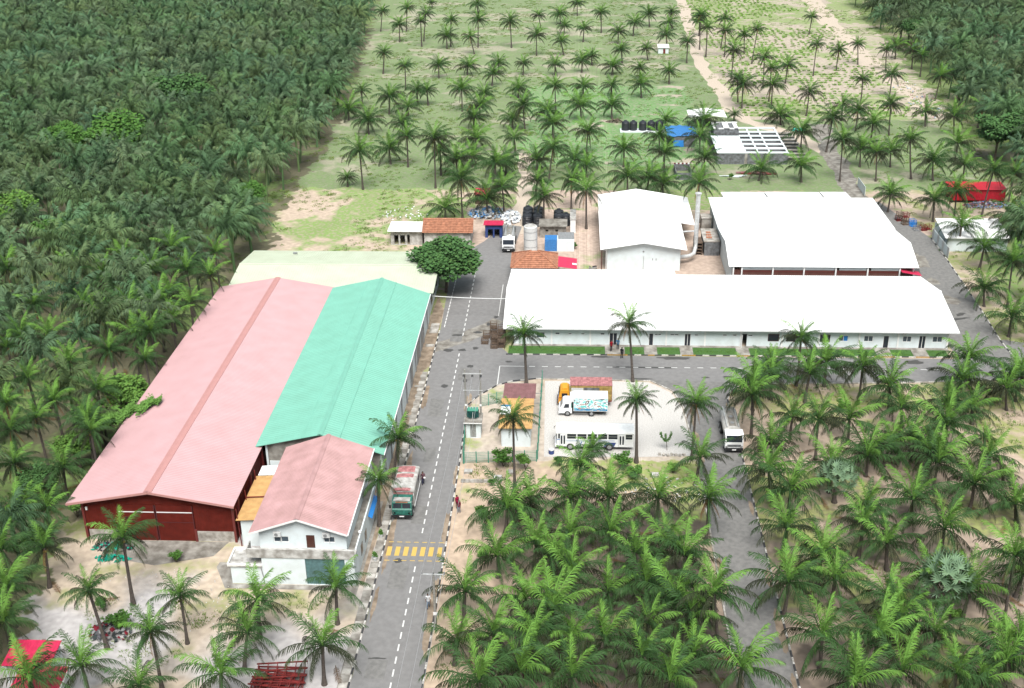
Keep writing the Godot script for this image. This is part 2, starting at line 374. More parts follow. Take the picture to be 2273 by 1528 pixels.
const PALMS := [[-49.6, -384.6, 8.2, 0], [-50, -393.4, 9, 1.1], [-54.6, -459.8, 2, -0.2], [-40.1, -384.5, 8.6, 0.3], [-41, -380.9, 4.1, 0], [-31.1, -383.2, 8.8, 0.2], [-35.7, -446.2, 3.3, -0.5], [-31.4, -372.6, 5.6, -1.2], [-20.2, -382.4, 8.5, -0.3], [-11.7, -370.1, 6.5, 0], [-11.4, -412.9, 5.1, -1], [-4.8, -424.2, 3.6, -0.5], [-3.6, -406, 2.8, 0.3], [-3.2, -370.1, 4.6, -1], [1.1, -440.8, 4.6, -0.1], [3, -391.6, 4.6, 0.2], [9.2, -407.2, 7, -0.2], [14.3, -388.9, 3.9, 0.1], [14.7, -358.9, 4.1, -0.6], [22.7, -363.2, 3.6, -0.6], [26.2, -418, 4.6, -0.4], [19.8, -401.7, 4.5, 0.4], [29.4, -376.7, 5.2, -0.5], [31.9, -411.2, 2.7, 0.3], [33.8, -415.1, 5.6, -0.3], [-67.1, -410.9, 7.1, 1], [-58.1, -410.8, 8.1, 0.7], [-57.9, -392.2, 5.9, 0.1], [-76.2, -419.5, 6.2, -0.1], [-56.3, -344.6, 6.2, 0.6], [-46.8, -323.7, 6.9, 0.1], [-39.1, -338.7, 3.9, 0.1], [-31.1, -342.6, 2.6, 0.3], [-23, -329.2, 3.4, 0.3], [-22.1, -344.1, 3.2, 0.1], [-14.8, -342.5, 3.5, 0.2], [-5.5, -342.5, 3.1, -0], [2.3, -346, 3.6, 0], [5.5, -356, 2.9, -0.2], [11.1, -342.9, 2.5, 0.2], [19.1, -338.1, 3.1, -0.3], [26.9, -331, 3.8, -0.2], [10.4, -316.7, 2.9, -0.1], [18.3, -315, 3.7, -0.3], [-4.6, -301.9, 6.3, -0.2], [2.7, -315, 3.3, -0.1], [-14.9, -315, 2.5, 0], [-11.7, -281.1, 6.3, -0.5], [2, -291.2, 3.8, -0.4], [9.8, -292.8, 3.5, -0.1], [-23.9, -309.9, 2.4, 0.1], [-23.8, -292.6, 3.5, 0.1], [-28.9, -300.2, 5.9, -0], [-38.5, -306.6, 4, -0.2], [-41.3, -307.5, 3.8, -0.2], [-47.6, -297.1, 4.7, 0.3], [-56.2, -306.6, 4, 0.1], [-41.8, -292.7, 3.1, -0.2], [-57.1, -291, 2.7, 0.2], [-49.8, -277.9, 3.4, 0.1], [-41, -275.3, 3.4, -0.2], [-40.8, -252.9, 3.5, -0.1], [-36.6, -250.6, 7.2, 0.1], [-44, -234.4, 8.4, -0.2], [-28.8, -235.6, 10.7, 0.1], [-28.6, -244.6, 5.6, 0], [-22.3, -263.9, 2.9, -0.2], [-24.1, -282.8, 2.9, -0.3], [-13.1, -260.3, 3.9, -0.3], [-14.9, -282.5, 2.6, 0], [-4.7, -274.4, 3.7, -0.2], [-6.9, -289.8, 2.7, 0.4], [3.1, -261.7, 5.3, 0.3], [-5.1, -241.1, 7.3, 0.9], [11.3, -251.2, 4.1, -0.1], [19.9, -246.8, 4.4, -0.2], [19.8, -262.9, 3.9, -0.2], [22.6, -282, 2.4, -0.2], [11.2, -230.2, 4.5, -0.1], [15.4, -232.2, 3.5, 0.2], [18.5, -230.3, 2.9, -0.1], [3, -243.4, 2.7, -0], [0.3, -248.6, 2.4, 0.1], [-7.9, -248.7, 2.4, 0], [-7.6, -230.2, 3.4, 0.4], [-14.6, -244.9, 2.8, 0.2], [-16.7, -241.6, 3.8, 0.3], [-22.3, -250.8, 2.4, -0], [-24.9, -243.2, 4, -0.1], [-21.4, -216.6, 8, -0.1], [-13.4, -218.6, 5.9, -0.3], [-16.6, -217.6, 3.7, 0], [-5.4, -212.6, 6, 0], [-0.2, -222.4, 5.9, -0], [2.7, -211, 7.8, -0.1], [-24.8, -215.7, 2.5, 0.1], [-47.6, -236.4, 2, -0], [39.9, -379, 11, -0.2], [40.7, -367.5, 9.1, -0.1], [34.1, -358.8, 6.7, 0.1], [41.7, -401.5, 4.9, -0], [46.8, -381.3, 9.4, 0.8], [46.4, -367.5, 8.2, -0.1], [53, -371.9, 6, -0.4], [45.1, -338.5, 8.1, 0.3], [53.4, -357.6, 10.4, 1], [52.4, -326.4, 8.5, -0.3], [51.7, -310.9, 8.9, -0.1], [51.2, -302.9, 6.4, -0.2], [43.7, -303.6, 6.3, -0.1], [43.5, -310.1, 6.4, -0.7], [59.4, -331.9, 5.3, 0.2], [78.6, -403.6, 5.9, 0.4], [68.8, -341.3, 9.2, 0.2], [76.8, -348.6, 6, 0.1], [84.7, -356.4, 6.2, -0.7], [58.9, -296, 6.1, 0.2], [75.2, -308.5, 6.7, -0.2], [84.6, -316.8, 6, 0], [75.2, -277.7, 7.6, -0.4], [91, -348.2, 6.1, -0.5], [97.6, -364.3, 3.7, -0.3], [57.7, -263.4, 8, 0.7], [66.8, -291.2, 3.9, -0.2], [68.1, -281.3, 5.2, 0.1], [69, -269.7, 5, 0.1], [51.2, -287.2, 2.3, -0.4], [51.9, -263.4, 4.6, -0.1], [48.2, -240.8, 3.6, -0.3], [56.4, -241.4, 9, -0.3], [62.8, -251.8, 4.1, -0.3], [63.9, -241.5, 6.4, -0.5], [69.4, -251.8, 3.7, -0.3], [71.7, -243.2, 8.5, -1.3], [86, -286, 3.7, -0.5], [90.5, -277.8, 4.7, -0.7], [83.8, -254.4, 4.7, 0.2], [98.1, -284.6, 5.2, 0.3], [95.2, -311.8, 6.7, 0.6], [99, -350.2, 5.7, -0.3], [98.8, -340.3, 6, -0.2], [76, -242.2, 4.3, -0.6], [80.7, -237.5, 5, -0.3], [79, -219.2, 9.3, 0.8], [73.5, -218.2, 5.7, -0.3], [86, -225.6, 6.8, 0.3], [97.8, -256.7, 5.8, -0.5], [69, -216.2, 4.3, -0.4], [61.7, -221.6, 3.7, 0.1], [39.4, -241.7, 2.6, 0.4], [30.5, -273.9, 4.6, 0.2], [29, -262.3, 3.8, -0.2], [28.2, -243.8, 4.3, -0.2], [24.4, -214.8, 8.1, -0.5], [40.1, -290, 1.9, -0.1], [79.4, -204.9, 5, -0.1], [69.1, -200.6, 4.7, -0], [31.5, -147, 7.5, 0], [27.4, -147, 3.3, 0.4], [24.5, -139.8, 4.3, -0.1], [27.4, -142.8, 3.9, -0.3], [23.3, -132.4, 6.4, -0.3], [15.2, -126.8, 8, 0.1], [31.9, -142.1, 4.4, 0.2], [35.4, -147, 3.7, -0.1], [38.9, -141.9, 5.7, -0], [42.7, -140.3, 3.6, -0.3], [42.8, -134.4, 3.6, -0.4], [28.2, -132.2, 3.3, 0.1], [30.6, -127.2, 5.7, -0.2], [35.5, -132, 3.1, -0.1], [24.9, -126.6, 2.6, -0.1], [38.6, -125.8, 3.2, 0.4], [42.3, -127.6, 2.7, -0.4], [49.5, -137, 3, -0.4], [47.1, -129.6, 3.8, -0.3], [52.6, -136.8, 2.5, -0.4], [52.3, -130.6, 1.7, -0.3], [58.3, -140.7, 3.4, -0.6], [52.4, -143.2, 3.2, 0.3], [55.4, -147, 4.7, -0.9], [62, -147, 3.2, -0], [60.3, -143.3, 3.7, -0.4], [66.2, -164.1, 3.3, -0.1], [66.1, -175.6, 3.1, -0.5], [70.2, -191.7, 4, 0.2], [69.6, -175.1, 8, -0.5], [50.9, -124.6, 2.5, -0.2], [43.1, -124, 3.1, 0.2], [35.9, -123.4, 2.9, -0.1], [15.1, -120.8, 3.9, 0.4], [-6.2, -146.6, 7.8, -0.3], [8.8, -147.7, 9.1, -0.8], [8.3, -125.7, 8.9, -0.3], [-6.5, -119, 9.9, -0.1], [-21.5, -121.5, 5.5, 0.9], [2.9, -126.9, 1.5, -0], [-21.6, -110.9, 6.2, 0.3], [-7.2, -109.8, 3.5, 0.3], [-4.1, -111.3, 3.3, -0.3], [0.1, -111.9, 3.6, 0.1], [0.9, -118.1, 4.2, 0.4], [4.3, -111.8, 4, 0.2], [9.8, -111.8, 3.9, 0.2], [-3.8, -102.5, 4, 0.4], [0.4, -105.2, 3.4, -0.3], [4.7, -106.2, 3.2, -0.2], [10.2, -103.6, 3.4, 0.2], [-7.5, -101.8, 2.9, -0], [-4, -93.2, 4.1, -0.2], [0.6, -99.2, 2.9, -0.2], [3.8, -96, 2.9, 0.2], [8.1, -97.2, 3.1, -0.2], [-10.4, -94, 4.1, 0.2], [-7.3, -88.1, 3.7, 0.3], [-10.8, -87.9, 2.9, 0.4], [0.6, -87.8, 3.7, -0.2], [3.4, -87.2, 4.1, 0.1], [7.1, -84.7, 4.4, -0.3], [7.7, -90.2, 3.7, -0], [-7.7, -81.4, 3.8, -0.2], [-4.3, -84.2, 2.8, 0], [0.1, -82.8, 3.4, 0.3], [9.3, -82.5, 3.5, -0.1], [-1.8, -100.7, 3.8, 0], [-1.7, -91.1, 4.3, 0.2], [7.2, -101.8, 3.6, -0.2], [10.4, -93.9, 3.8, 0.2], [-3.6, -87.5, 4, 0.4], [15.2, -108.9, 5.9, -0], [23.6, -116.4, 4.9, -0.8], [25.2, -114.2, 3.7, -0.1], [23.5, -106.8, 3.6, -0], [30.8, -119.6, 3.9, -0.2], [33.3, -111.8, 3.2, -0.2], [31.4, -106.6, 4.5, 0.1], [38.8, -113.5, 3.2, -0.1], [43, -120, 4.1, 0.1], [39.8, -105.9, 4.6, 0], [45.9, -115.8, 3.9, 0.1], [51.6, -121.5, 1.7, -0.3], [50.8, -114.2, 2.4, -0.5], [43.6, -96.1, 8.2, -0.3], [14.7, -90.8, 7, -0.9], [21.8, -96.4, 4.2, 0.1], [26.1, -101.5, 3.9, 0.1], [26.7, -97.9, 3.6, 0.2], [24, -88.5, 4, -0.2], [31.9, -95.6, 3.4, -0.3], [34, -104.4, 3.6, -0.4], [32.4, -92.3, 3.3, -0.4], [34.9, -90.2, 3.4, -0.1], [29.9, -84.2, 3.9, 0.2], [25.9, -82.4, 4, -0.3], [15.5, -83.5, 4.4, 0.2], [34.8, -84.1, 3.8, 0.1], [40.2, -85.9, 3.8, -0.3], [41.8, -89.1, 4, 0.4], [12.2, -90.8, 4.2, -0.3], [11.4, -86.4, 3.2, 0.3], [28.7, -88.1, 4.5, 0.2], [12.3, -100.6, 4.2, -0.3], [37.2, -83.7, 3.2, -0.1], [46.1, -100.3, 3, 0.3], [39.7, -96.8, 3.3, 0.2], [36.3, -98.7, 3.9, 0.2], [-45, -95.9, 8.4, 0.2], [-54.9, -98.4, 5.2, 0.4], [-45.2, -89, 7.1, -0.7], [-55.7, -91.9, 4.8, -0], [-37.5, -90, 5.9, -0], [-37.9, -83.4, 6.9, -0.1], [-30.6, -91.2, 4.7, 0.2], [-30.9, -86.5, 4.5, 0.8], [-22.8, -84.7, 4.7, 0.2], [-23.2, -93.5, 4.7, 0.2], [-44, -81.6, 4.3, -0.2], [-47.6, -79.2, 4.9, -0.3], [-31.4, -80.9, 4.5, 0.3], [-60.4, -105.8, 4.8, -0.2], [-59.1, -114, 5.2, 0.3], [-64.7, -114.6, 5.3, -0.2], [-38.1, -79.4, 4.2, 0], [-57.4, -105.7, 5.3, 0.2], [-54, -87.3, 4.5, 0.1], [-58.2, -97.2, 5.7, -0.2], [-79.9, -156.4, 7.2, -0.1], [-80.9, -171, 7.6, 0.4], [-72.6, -156, 7.6, 0.3], [-66.6, -169.7, 7.7, -0], [-58.8, -178.6, 7.2, -0.1], [-60.3, -168.7, 7.9, -0.3], [-57.9, -152.5, 6.9, -0.2], [-58.7, -146, 7.8, -0.1], [-65.3, -155.9, 7, -0.1], [-67.6, -138.6, 6.8, -0.1], [-59.6, -128.2, 8, -0], [-70.2, -132.4, 7.4, -0.4], [-64.6, -126.9, 7.1, -0.3], [-74, -177.7, 6.9, -0.1], [-65.8, -178, 8.2, -0.1], [-61, -155.6, 8.2, 0.4], [-69.6, -153.8, 6.7, -0.1], [-72.7, -144.9, 7.6, -0.1], [-90.2, -170.3, 7.3, -0.1], [-77.4, -142.1, 7.1, -0.4], [-77, -144.3, 7.9, 0.4], [-61.8, -147, 6.8, 0.3], [-62.3, -140.5, 7.6, -0.4], [-57.5, -139.4, 6.8, 0], [-61.2, -162.1, 6.9, -0.2], [-74.6, -168.5, 7.1, 0.4], [-58.3, -120.5, 8.2, 0.4], [-64.2, -121, 7.9, -0.3], [-56.5, -117.8, 8.1, -0], [-69.9, -124.4, 8, 0.2], [-56.6, -156.7, 7.7, 0.2], [-56.3, -166.8, 8, -0], [-66.3, -118.6, 7.5, -0.3]]

# ---------------------------------------------------------------- plants
func leaf_blade(st: SurfaceTool, p: Vector3, dir: Vector3, wide: Vector3, length: float, sag: float, c: Color) -> void:
	# a leaflet in two bends, drooping
	var d2 := (dir + Vector3.DOWN * sag).normalized()
	var a := p + dir * length * 0.5
	var b := a + d2 * length * 0.5
	st.set_color(c)
	var n := wide.cross(dir)
	if n.y < 0:
		n = -n
	quad(st, p - wide * 0.35, p + wide * 0.35, a + wide * 0.5, a - wide * 0.5, n)
	tri(st, a - wide * 0.5, a + wide * 0.5, b, n)

func frond_into(st: SurfaceTool, base: Transform3D, r: RandomNumberGenerator, length: float, lift: float, droop: float, pairs: int, ll: float, width: float, tone := 1.0, wind := Vector3.ZERO, fold := 1.0, hang := 0.5) -> void:
	# feather leaf growing along +x of base, first at the angle lift, then bending down
	var pts := []
	var tans := []
	var p := Vector3.ZERO
	var steps := 9
	var side := r.randf_range(-0.12, 0.12)
	for i in steps + 1:
		var s := float(i) / steps
		var a := lift - droop * pow(s, 1.35)
		var t := Vector3(cos(a), sin(a), side * s) + base.basis.inverse() * wind * s
		t = t.normalized()
		pts.append(p)
		tans.append(t)
		p += t * length / steps
	var spine := []
	for q in pts:
		spine.append(base * q)
	st.set_color(Color(3.6, 2.6, 2.0) * tone)
	tube(st, spine.slice(0, 9), 0.065, 0.022, 3, false)
	for i in pairs:
		var s := 0.1 + 0.9 * (i + r.randf() * 0.6) / pairs
		var f := minf(s * steps, steps - 0.001)
		var k := int(f)
		var at: Vector3 = pts[k].lerp(pts[k + 1], f - k)
		var t: Vector3 = tans[k].lerp(tans[k + 1], f - k).normalized()
		var across := t.cross(UP).normalized() if absf(t.y) < 0.98 else Vector3(0, 0, 1)
		var nrm := across.cross(t)
		var len_here := ll * (0.35 + 0.75 * sin(PI * clampf(0.1 + 0.85 * s, 0, 1))) * r.randf_range(0.85, 1.1)
		for e in [-1.0, 1.0]:
			var d: Vector3 = (across * e * fold * r.randf_range(0.6, 0.95) + t * (0.45 + 0.5 * s) + nrm * r.randf_range(-0.1, 0.3) + Vector3.DOWN * hang * r.randf_range(0.5, 1.5)).normalized()
			var w: Vector3 = t * width * r.randf_range(0.8, 1.15)
			var v := tone * r.randf_range(0.45, 1.5)
			var c := Color(v * r.randf_range(0.92, 1.16), v, v * r.randf_range(0.8, 1.1))
			var d_w := (base.basis * d + wind * 0.8).normalized()
			leaf_blade(st, base * at, d_w, base.basis * w, len_here, r.randf_range(0.5, 1.1), c)

const WIND := Vector3(0.16, 0.0, -0.05)
var FRONDS := {}

func make_fronds() -> void:
	# [lift, droop, length] for each age; azimuth slots of 45 degrees so that the wind bends each the right way
	var ages := {"spear": [1.35, 0.55, 3.5], "high": [1.0, 1.05, 4.2], "mid": [0.55, 1.6, 4.5], "low": [0.15, 1.6, 4.2], "hang": [-0.45, 1.0, 3.9], "dry": [-0.9, 0.6, 3.0]}
	var r := RandomNumberGenerator.new()
	r.seed = 77
	for age in ages:
		var a: Array = ages[age]
		FRONDS[age] = []
		for k in 8:
			for v in 2:
				var st := begin()
				var b := Basis(UP, TAU * k / 8)
				var gust := WIND * (1.35 if age in ["spear", "high"] else 0.9)
				frond_into(st, Transform3D(b, Vector3.ZERO), r, a[2] * r.randf_range(0.92, 1.08), a[0], a[1], 44 if age != "dry" else 24, 0.92, 0.07, 1.0, gust, {"spear": 0.3, "high": 0.6, "mid": 0.7, "low": 0.65, "hang": 0.55, "dry": 0.5}[age], {"spear": 0.05, "high": 0.35, "mid": 0.7, "low": 1.0, "hang": 1.1, "dry": 1.2}[age])
				FRONDS[age].append(done(st))

func trunk_mesh(seed_at: int, bend: float) -> ArrayMesh:
	# unit height, scaled per palm
	var r := RandomNumberGenerator.new()
	r.seed = seed_at
	var st := begin(false)
	var pts := []
	for i in 9:
		var s := i / 8.0
		pts.append(Vector3(bend * sin(s * PI) * 0.06, s, bend * 0.03 * sin(s * 5.0)))
	st.set_smooth_group(0)
	var rad := [0.3, 0.21, 0.18, 0.165, 0.16, 0.155, 0.15, 0.15, 0.17]
	for i in 8:
		for k in 8:
			var q := []
			for e in [[i, k], [i, k + 1], [i + 1, k + 1], [i + 1, k]]:
				var ang: float = TAU * e[1] / 8
				q.append(pts[e[0]] + Vector3(cos(ang), 0, sin(ang)) * rad[e[0]])
			quad(st, q[0], q[1], q[2], q[3], q[0] + q[1] - pts[i] * 2)
	return done(st)

var TRUNKS := []
var nuts: ArrayMesh

func palm(n: String, x: float, z: float, h: float, lean: float, label: String, group: String, r: RandomNumberGenerator) -> void:
	var t := thing(n, label, "palm tree", Vector3(x, 0, z), 0.0, group)
	var tall := h > 5.0
	var tk := part(t, "trunk", TRUNKS[r.randi() % TRUNKS.size()], M.palm_bark)
	var girth := r.randf_range(0.85, 1.1) * (1.0 if tall else 1.15)
	tk.transform = Transform3D(Basis(Vector3(girth, 0, 0), Vector3(lean, h, 0), Vector3(0, 0, girth)), Vector3(0, -0.05, 0))
	var top := Vector3(lean, h - 0.1, 0)
	var size := r.randf_range(0.84, 1.16) * (0.95 if tall else 1.05)
	if z < -183:
		size *= 1.08 if z > -305 else 0.92
	if z > -147:
		size *= 0.88 if x < -21 else 1.06
	if h < 2.2:
		size *= 0.52
	elif (z > -127 and z < -116.5 and x > -13 and x < 15):
		size *= 0.72
	var plan := [["spear", 3], ["high", r.randi_range(4, 6)], ["mid", r.randi_range(5, 7)], ["low", r.randi_range(4, 7)], ["hang", r.randi_range(2, 5) if tall else 2]]
	if tall and r.randf() < 0.6:
		plan.append(["dry", r.randi_range(1, 3)])
	var bright := r.randf()
	var traits := []
	if absf(lean) > 0.7:
		traits.append("leaning")
	if plan.size() > 5:
		traits.append("brown dead fronds")
	for row in plan:
		var off := r.randf() * 8.0
		for i in row[1]:
			var az: float = off + 8.0 * i / row[1] + r.randf_range(-0.35, 0.35)
			var slot := int(az) % 8
			var m: Material = M.frond_green
			match row[0]:
				"spear": m = M.frond_young_lit
				"high": m = M.frond_young_lit if r.randf() < 0.2 + 0.3 * bright else M.frond_green
				"mid": m = M.frond_olive_shade if r.randf() < 0.3 else M.frond_green
				"low": m = M.frond_olive_shade if r.randf() < 0.65 else M.frond_green
				"hang": m = M.frond_olive_shade
				"dry": m = M.frond_dry
			var f := part(t, "frond", FRONDS[row[0]][slot * 2 + r.randi() % 2], m)
			var s := size * r.randf_range(0.9, 1.08)
			f.transform = Transform3D(Basis(UP, (az - floorf(az) - 0.5) * TAU / 8).scaled(Vector3.ONE * s), top)
	if tall and r.randf() < 0.5:
		traits.append("hanging nuts")
		part(t, "coconut_cluster", nuts, M.coconut, top + Vector3(0, -0.15, 0))
	if traits:
		var more := (" with " if traits[0] != "leaning" else " ") + " and ".join(traits)
		var words := label.split(" coconut palm ")
		var said := words[0] + " coconut palm" + more + " " + words[1]
		if said.split(" ").size() <= 16:
			t.set_meta("label", said)
			t.set_meta("group", group + more)

func palm_crown_mesh(seed_at: int) -> ArrayMesh:
	# a whole palm in one mesh, for the far grove
	var r := RandomNumberGenerator.new()
	r.seed = seed_at
	var st := begin()
	for row in [[1.3, 0.6, 3.4, 3, 1.6], [1.0, 1.1, 4.2, 5, 1.3], [0.55, 1.55, 4.5, 6, 0.95], [0.12, 1.5, 4.3, 6, 0.7], [-0.45, 1.0, 3.8, 3, 0.6]]:  # last value: age tone, widened to put lit top and shaded underside in colour
		var off := r.randf() * TAU
		for i in row[3]:
			var az: float = off + TAU * i / row[3] + r.randf_range(-0.3, 0.3)
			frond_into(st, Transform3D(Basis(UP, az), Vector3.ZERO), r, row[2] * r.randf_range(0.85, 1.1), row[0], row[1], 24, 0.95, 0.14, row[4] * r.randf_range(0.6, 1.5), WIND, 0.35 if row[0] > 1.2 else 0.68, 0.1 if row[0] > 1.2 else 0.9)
	st.set_color(Color(1.6, 1.0, 0.9))
	tube(st, [Vector3(0, 0.1, 0), Vector3(0.1, -4, 0), Vector3(0, -10, 0)], 0.16, 0.22, 5, false)
	return done(st)

func broad_crown(seed_at: int, rx: float, ry: float, leaves: int, leaf: float, clumps := 26) -> ArrayMesh:
	var r := RandomNumberGenerator.new()
	r.seed = seed_at
	var st := begin()
	var cs := []
	for i in clumps:
		var d := Vector3(r.randfn(), r.randfn() * 0.9 + 0.15, r.randfn()).normalized() * pow(r.randf(), 0.4)
		cs.append([Vector3(d.x * rx * 0.8, d.y * ry * 0.75, d.z * rx * 0.8), r.randf_range(0.22, 0.36) * rx, r.randf_range(0.8, 1.2)])
	for i in leaves:
		var c: Array = cs[r.randi() % clumps]
		var o := Vector3(r.randfn(), r.randfn(), r.randfn()).normalized() * pow(r.randf(), 0.35)
		var p: Vector3 = c[0] + o * c[1] * Vector3(1, 0.75, 1)
		var d := (o + Vector3(r.randf_range(-0.8, 0.8), r.randf_range(-0.9, 0.3), r.randf_range(-0.8, 0.8))).normalized()
		var w := d.cross(o + Vector3(0.3, 0.5, 0.1)).normalized() * leaf * 0.42
		var v: float = c[2] * r.randf_range(0.75, 1.25)
		st.set_color(Color(v * r.randf_range(0.9, 1.2), v, v * 0.9))
		var a := p + d * leaf * 0.55
		quad(st, p, a + w, p + d * leaf, a - w, o)
	return done(st)

func broad_tree(n: String, label: String, at: Vector3, h: float, crown: ArrayMesh, size: Vector3, m: Material, group := "", lean := 0.0) -> void:
	var t := thing(n, label, "tree", at, 0.0, group)
	var st := begin(false)
	tube(st, [Vector3.ZERO, Vector3(lean * 0.3, h * 0.3, 0.05), Vector3(lean * 0.7, h * 0.55, 0)], 0.28, 0.2, 8, false)
	for k in 6:
		var a := TAU * k / 6 + 0.4
		var o := Vector3(lean * 0.7, h * 0.5, 0)
		tube(st, [o, o + Vector3(cos(a) * 0.7, h * 0.14, sin(a) * 0.7), o + Vector3(cos(a) * size.x * 1.7, h * 0.34, sin(a) * size.z * 1.7)], 0.13, 0.04, 5, false)
	part(t, "trunk", st, M.bark)
	var c := part(t, "crown", crown, m)
	c.transform = Transform3D(Basis(UP, at.x).scaled(size), Vector3(lean, h, 0))

func bush(label: String, at: Vector3, crown: ArrayMesh, size: Vector3, m: Material, group := "", n := "shrub") -> void:
	var t := thing(n, label, "shrub", at, 0.0, group)
	var c := part(t, "foliage", crown, m)
	c.transform = Transform3D(Basis(UP, at.x * 3.0).scaled(size), Vector3(0, size.y * 1.6, 0))
	var st := begin(false)
	for k in 3:
		tube(st, [Vector3.ZERO, Vector3(cos(k * 2.1) * 0.4 * size.x, size.y * 1.4, sin(k * 2.1) * 0.4 * size.z)], 0.05, 0.02, 5, false)
	part(t, "stem", st, M.bark)

func fan_palm(label: String, x: float, z: float, h: float, size: float, r: RandomNumberGenerator, skirt: bool) -> void:
	# palmyra: round head of stiff fan leaves
	var t := thing("fan_palm", label, "palm tree", Vector3(x, 0, z))
	var tk := part(t, "trunk", TRUNKS[0], M.palm_bark)
	tk.scale = Vector3(1.3, h, 1.3)
	for i in 36:
		var yy := 1.0 - 1.6 * (i + 0.5) / 36
		var az := i * 2.39996
		var d := Vector3(cos(az) * sqrt(1 - minf(yy * yy, 0.999)), yy, sin(az) * sqrt(1 - minf(yy * yy, 0.999)))
		var st := begin()
		st.set_color(Color(1.3, 1.2, 0.9))
		var stalk := d * 1.3 * size
		tube(st, [Vector3.ZERO, stalk], 0.03, 0.02, 3, false)
		var side := d.cross(UP if absf(d.y) < 0.9 else Vector3.RIGHT).normalized()
		var nn := side.cross(d)
		for k in 13:
			var a := lerpf(-2.3, 2.3, k / 12.0)
			var dd := (d * (0.35 + 0.3 * cos(a)) + side * sin(a) + nn * cos(a) * 0.85).normalized()
			var v := r.randf_range(0.8, 1.2)
			st.set_color(Color(v, v, v))
			var ww := dd.cross(d).normalized() * 0.1 * size
			leaf_blade(st, stalk, dd, ww * 1.0, r.randf_range(0.85, 1.05) * size * (1.0 - 0.12 * absf(a)), 0.18, Color(v, v, v * r.randf_range(0.9, 1.1)))
		part(t, "fan_leaf", st, M.fan_leaf, Vector3(0, h, 0))
	if skirt:
		for i in 14:
			var az := i * 0.45
			var st := begin()
			st.set_color(Color(0.25, 0.2, 0.22))
			var d := Vector3(cos(az) * 0.5, -1, sin(az) * 0.5).normalized()
			for k in 5:
				leaf_blade(st, Vector3.ZERO, (d + Vector3(r.randf_range(-0.3, 0.3), 0, r.randf_range(-0.3, 0.3))).normalized(), Vector3(0.08, 0, 0.05), 1.9, 0.2, Color(0.22, 0.18, 0.22))
			part(t, "dead_leaf", st, M.tint, Vector3(0, 1.5, 0))

func tuft_mesh(seed_at: int, blades: int, high: float, wide: float, spread: float) -> ArrayMesh:
	var r := RandomNumberGenerator.new()
	r.seed = seed_at
	var st := begin()
	for i in blades:
		var az := r.randf() * TAU
		var p := Vector3(cos(az), 0, sin(az)) * spread * sqrt(r.randf())
		var d := Vector3(r.randf_range(-0.7, 0.7), 1, r.randf_range(-0.7, 0.7)).normalized()
		var w := Vector3(cos(az + 1), 0, sin(az + 1)) * wide
		var v := r.randf_range(0.7, 1.3)
		leaf_blade(st, p, d, w, high * r.randf_range(0.6, 1.2), 0.9, Color(v * r.randf_range(0.9, 1.25), v, v * 0.9))
	return done(st)

func scatter(n: String, label: String, cat: String, mesh: ArrayMesh, m: Material, places: Array) -> void:
	var o := MultiMeshInstance3D.new()
	o.name = numbered(n)
	var mm := MultiMesh.new()
	mm.transform_format = MultiMesh.TRANSFORM_3D
	mm.use_colors = true
	mm.mesh = mesh
	mm.instance_count = places.size()
	for i in places.size():
		mm.set_instance_transform(i, places[i][0])
		mm.set_instance_color(i, places[i][1])
	o.multimesh = mm
	o.material_override = m
	add_child(o)
	tag(o, label, cat)
	o.set_meta("kind", "stuff")

func edge_at(z: float, line: Array) -> float:
	for i in line.size() - 1:
		if z <= line[i][0] and z >= line[i + 1][0]:
			return lerpf(line[i][1], line[i + 1][1], (line[i][0] - z) / (line[i][0] - line[i + 1][0]))
	return line[0][1] if z > line[0][0] else line[-1][1]

const LEFT_EDGE := [[-60, -50], [-88, -54], [-107, -57.5], [-168, -58], [-175, -55.5], [-190, -56.5], [-201, -56], [-229, -59], [-265, -58], [-330, -62], [-478, -78], [-620, -95]]
const RIGHT_EDGE := [[-60, 62], [-140, 64], [-150, 70], [-205, 72], [-222, 90], [-246, 87], [-278, 92], [-314, 97], [-386, 101], [-474, 105], [-620, 112]]

func plant_palms() -> void:
	make_fronds()
	for k in 4:
		TRUNKS.append(trunk_mesh(k, [-1.0, -0.4, 0.5, 1.1][k]))
	var st := begin(false)
	for k in 7:
		var a := k * 0.9
		var c := Vector3(cos(a) * 0.3, -0.1 - 0.09 * (k % 3), sin(a) * 0.3)
		lathe(st, [Vector2(0.001, -0.14), Vector2(0.1, -0.07), Vector2(0.12, 0.02), Vector2(0.07, 0.12), Vector2(0.001, 0.15)], 6, c)
	nuts = done(st)
	var r := RandomNumberGenerator.new()
	r.seed = 4
	for p in PALMS:
		var x: float = p[0]
		var z: float = p[1]
		var h: float = p[2]
		var size := "tall slim" if h > 6.5 else ("medium height" if h > 3.8 else "short trunked")
		var where := ""
		if z > -147.5 and x > 21.5:
			where = "in the sandy grove beyond the tanker road"
		elif z > -126.5 and x > -13:
			where = "in the block between the two roads"
		elif z > -149 and x > -13:
			where = "beside the gravel parking lot"
		elif x < -54 and z > -200:
			where = "in the dense grove beside the long red warehouse"
		elif x < -20 and z > -108:
			where = "in the sandy yard before the red warehouse"
		elif x < -20 and z > -125:
			where = "between the office and the main road"
		elif x > 57 and z > -240:
			where = "beside the lane past the long white building"
		elif z > -236:
			where = "among the sheds behind the long white building"
		elif x > 41 and z < -285:
			where = "standing in the crop field beyond the unfinished building"
		elif x > 28:
			where = "around the unfinished concrete building"
		elif z > -300:
			where = "in the near part of the open grass field"
		else:
			where = "in the far part of the open grass field"
		palm("coconut_palm", x, z, h, p[3], "%s coconut palm %s" % [size, where], "%s coconut palms %s" % [size, where], r)

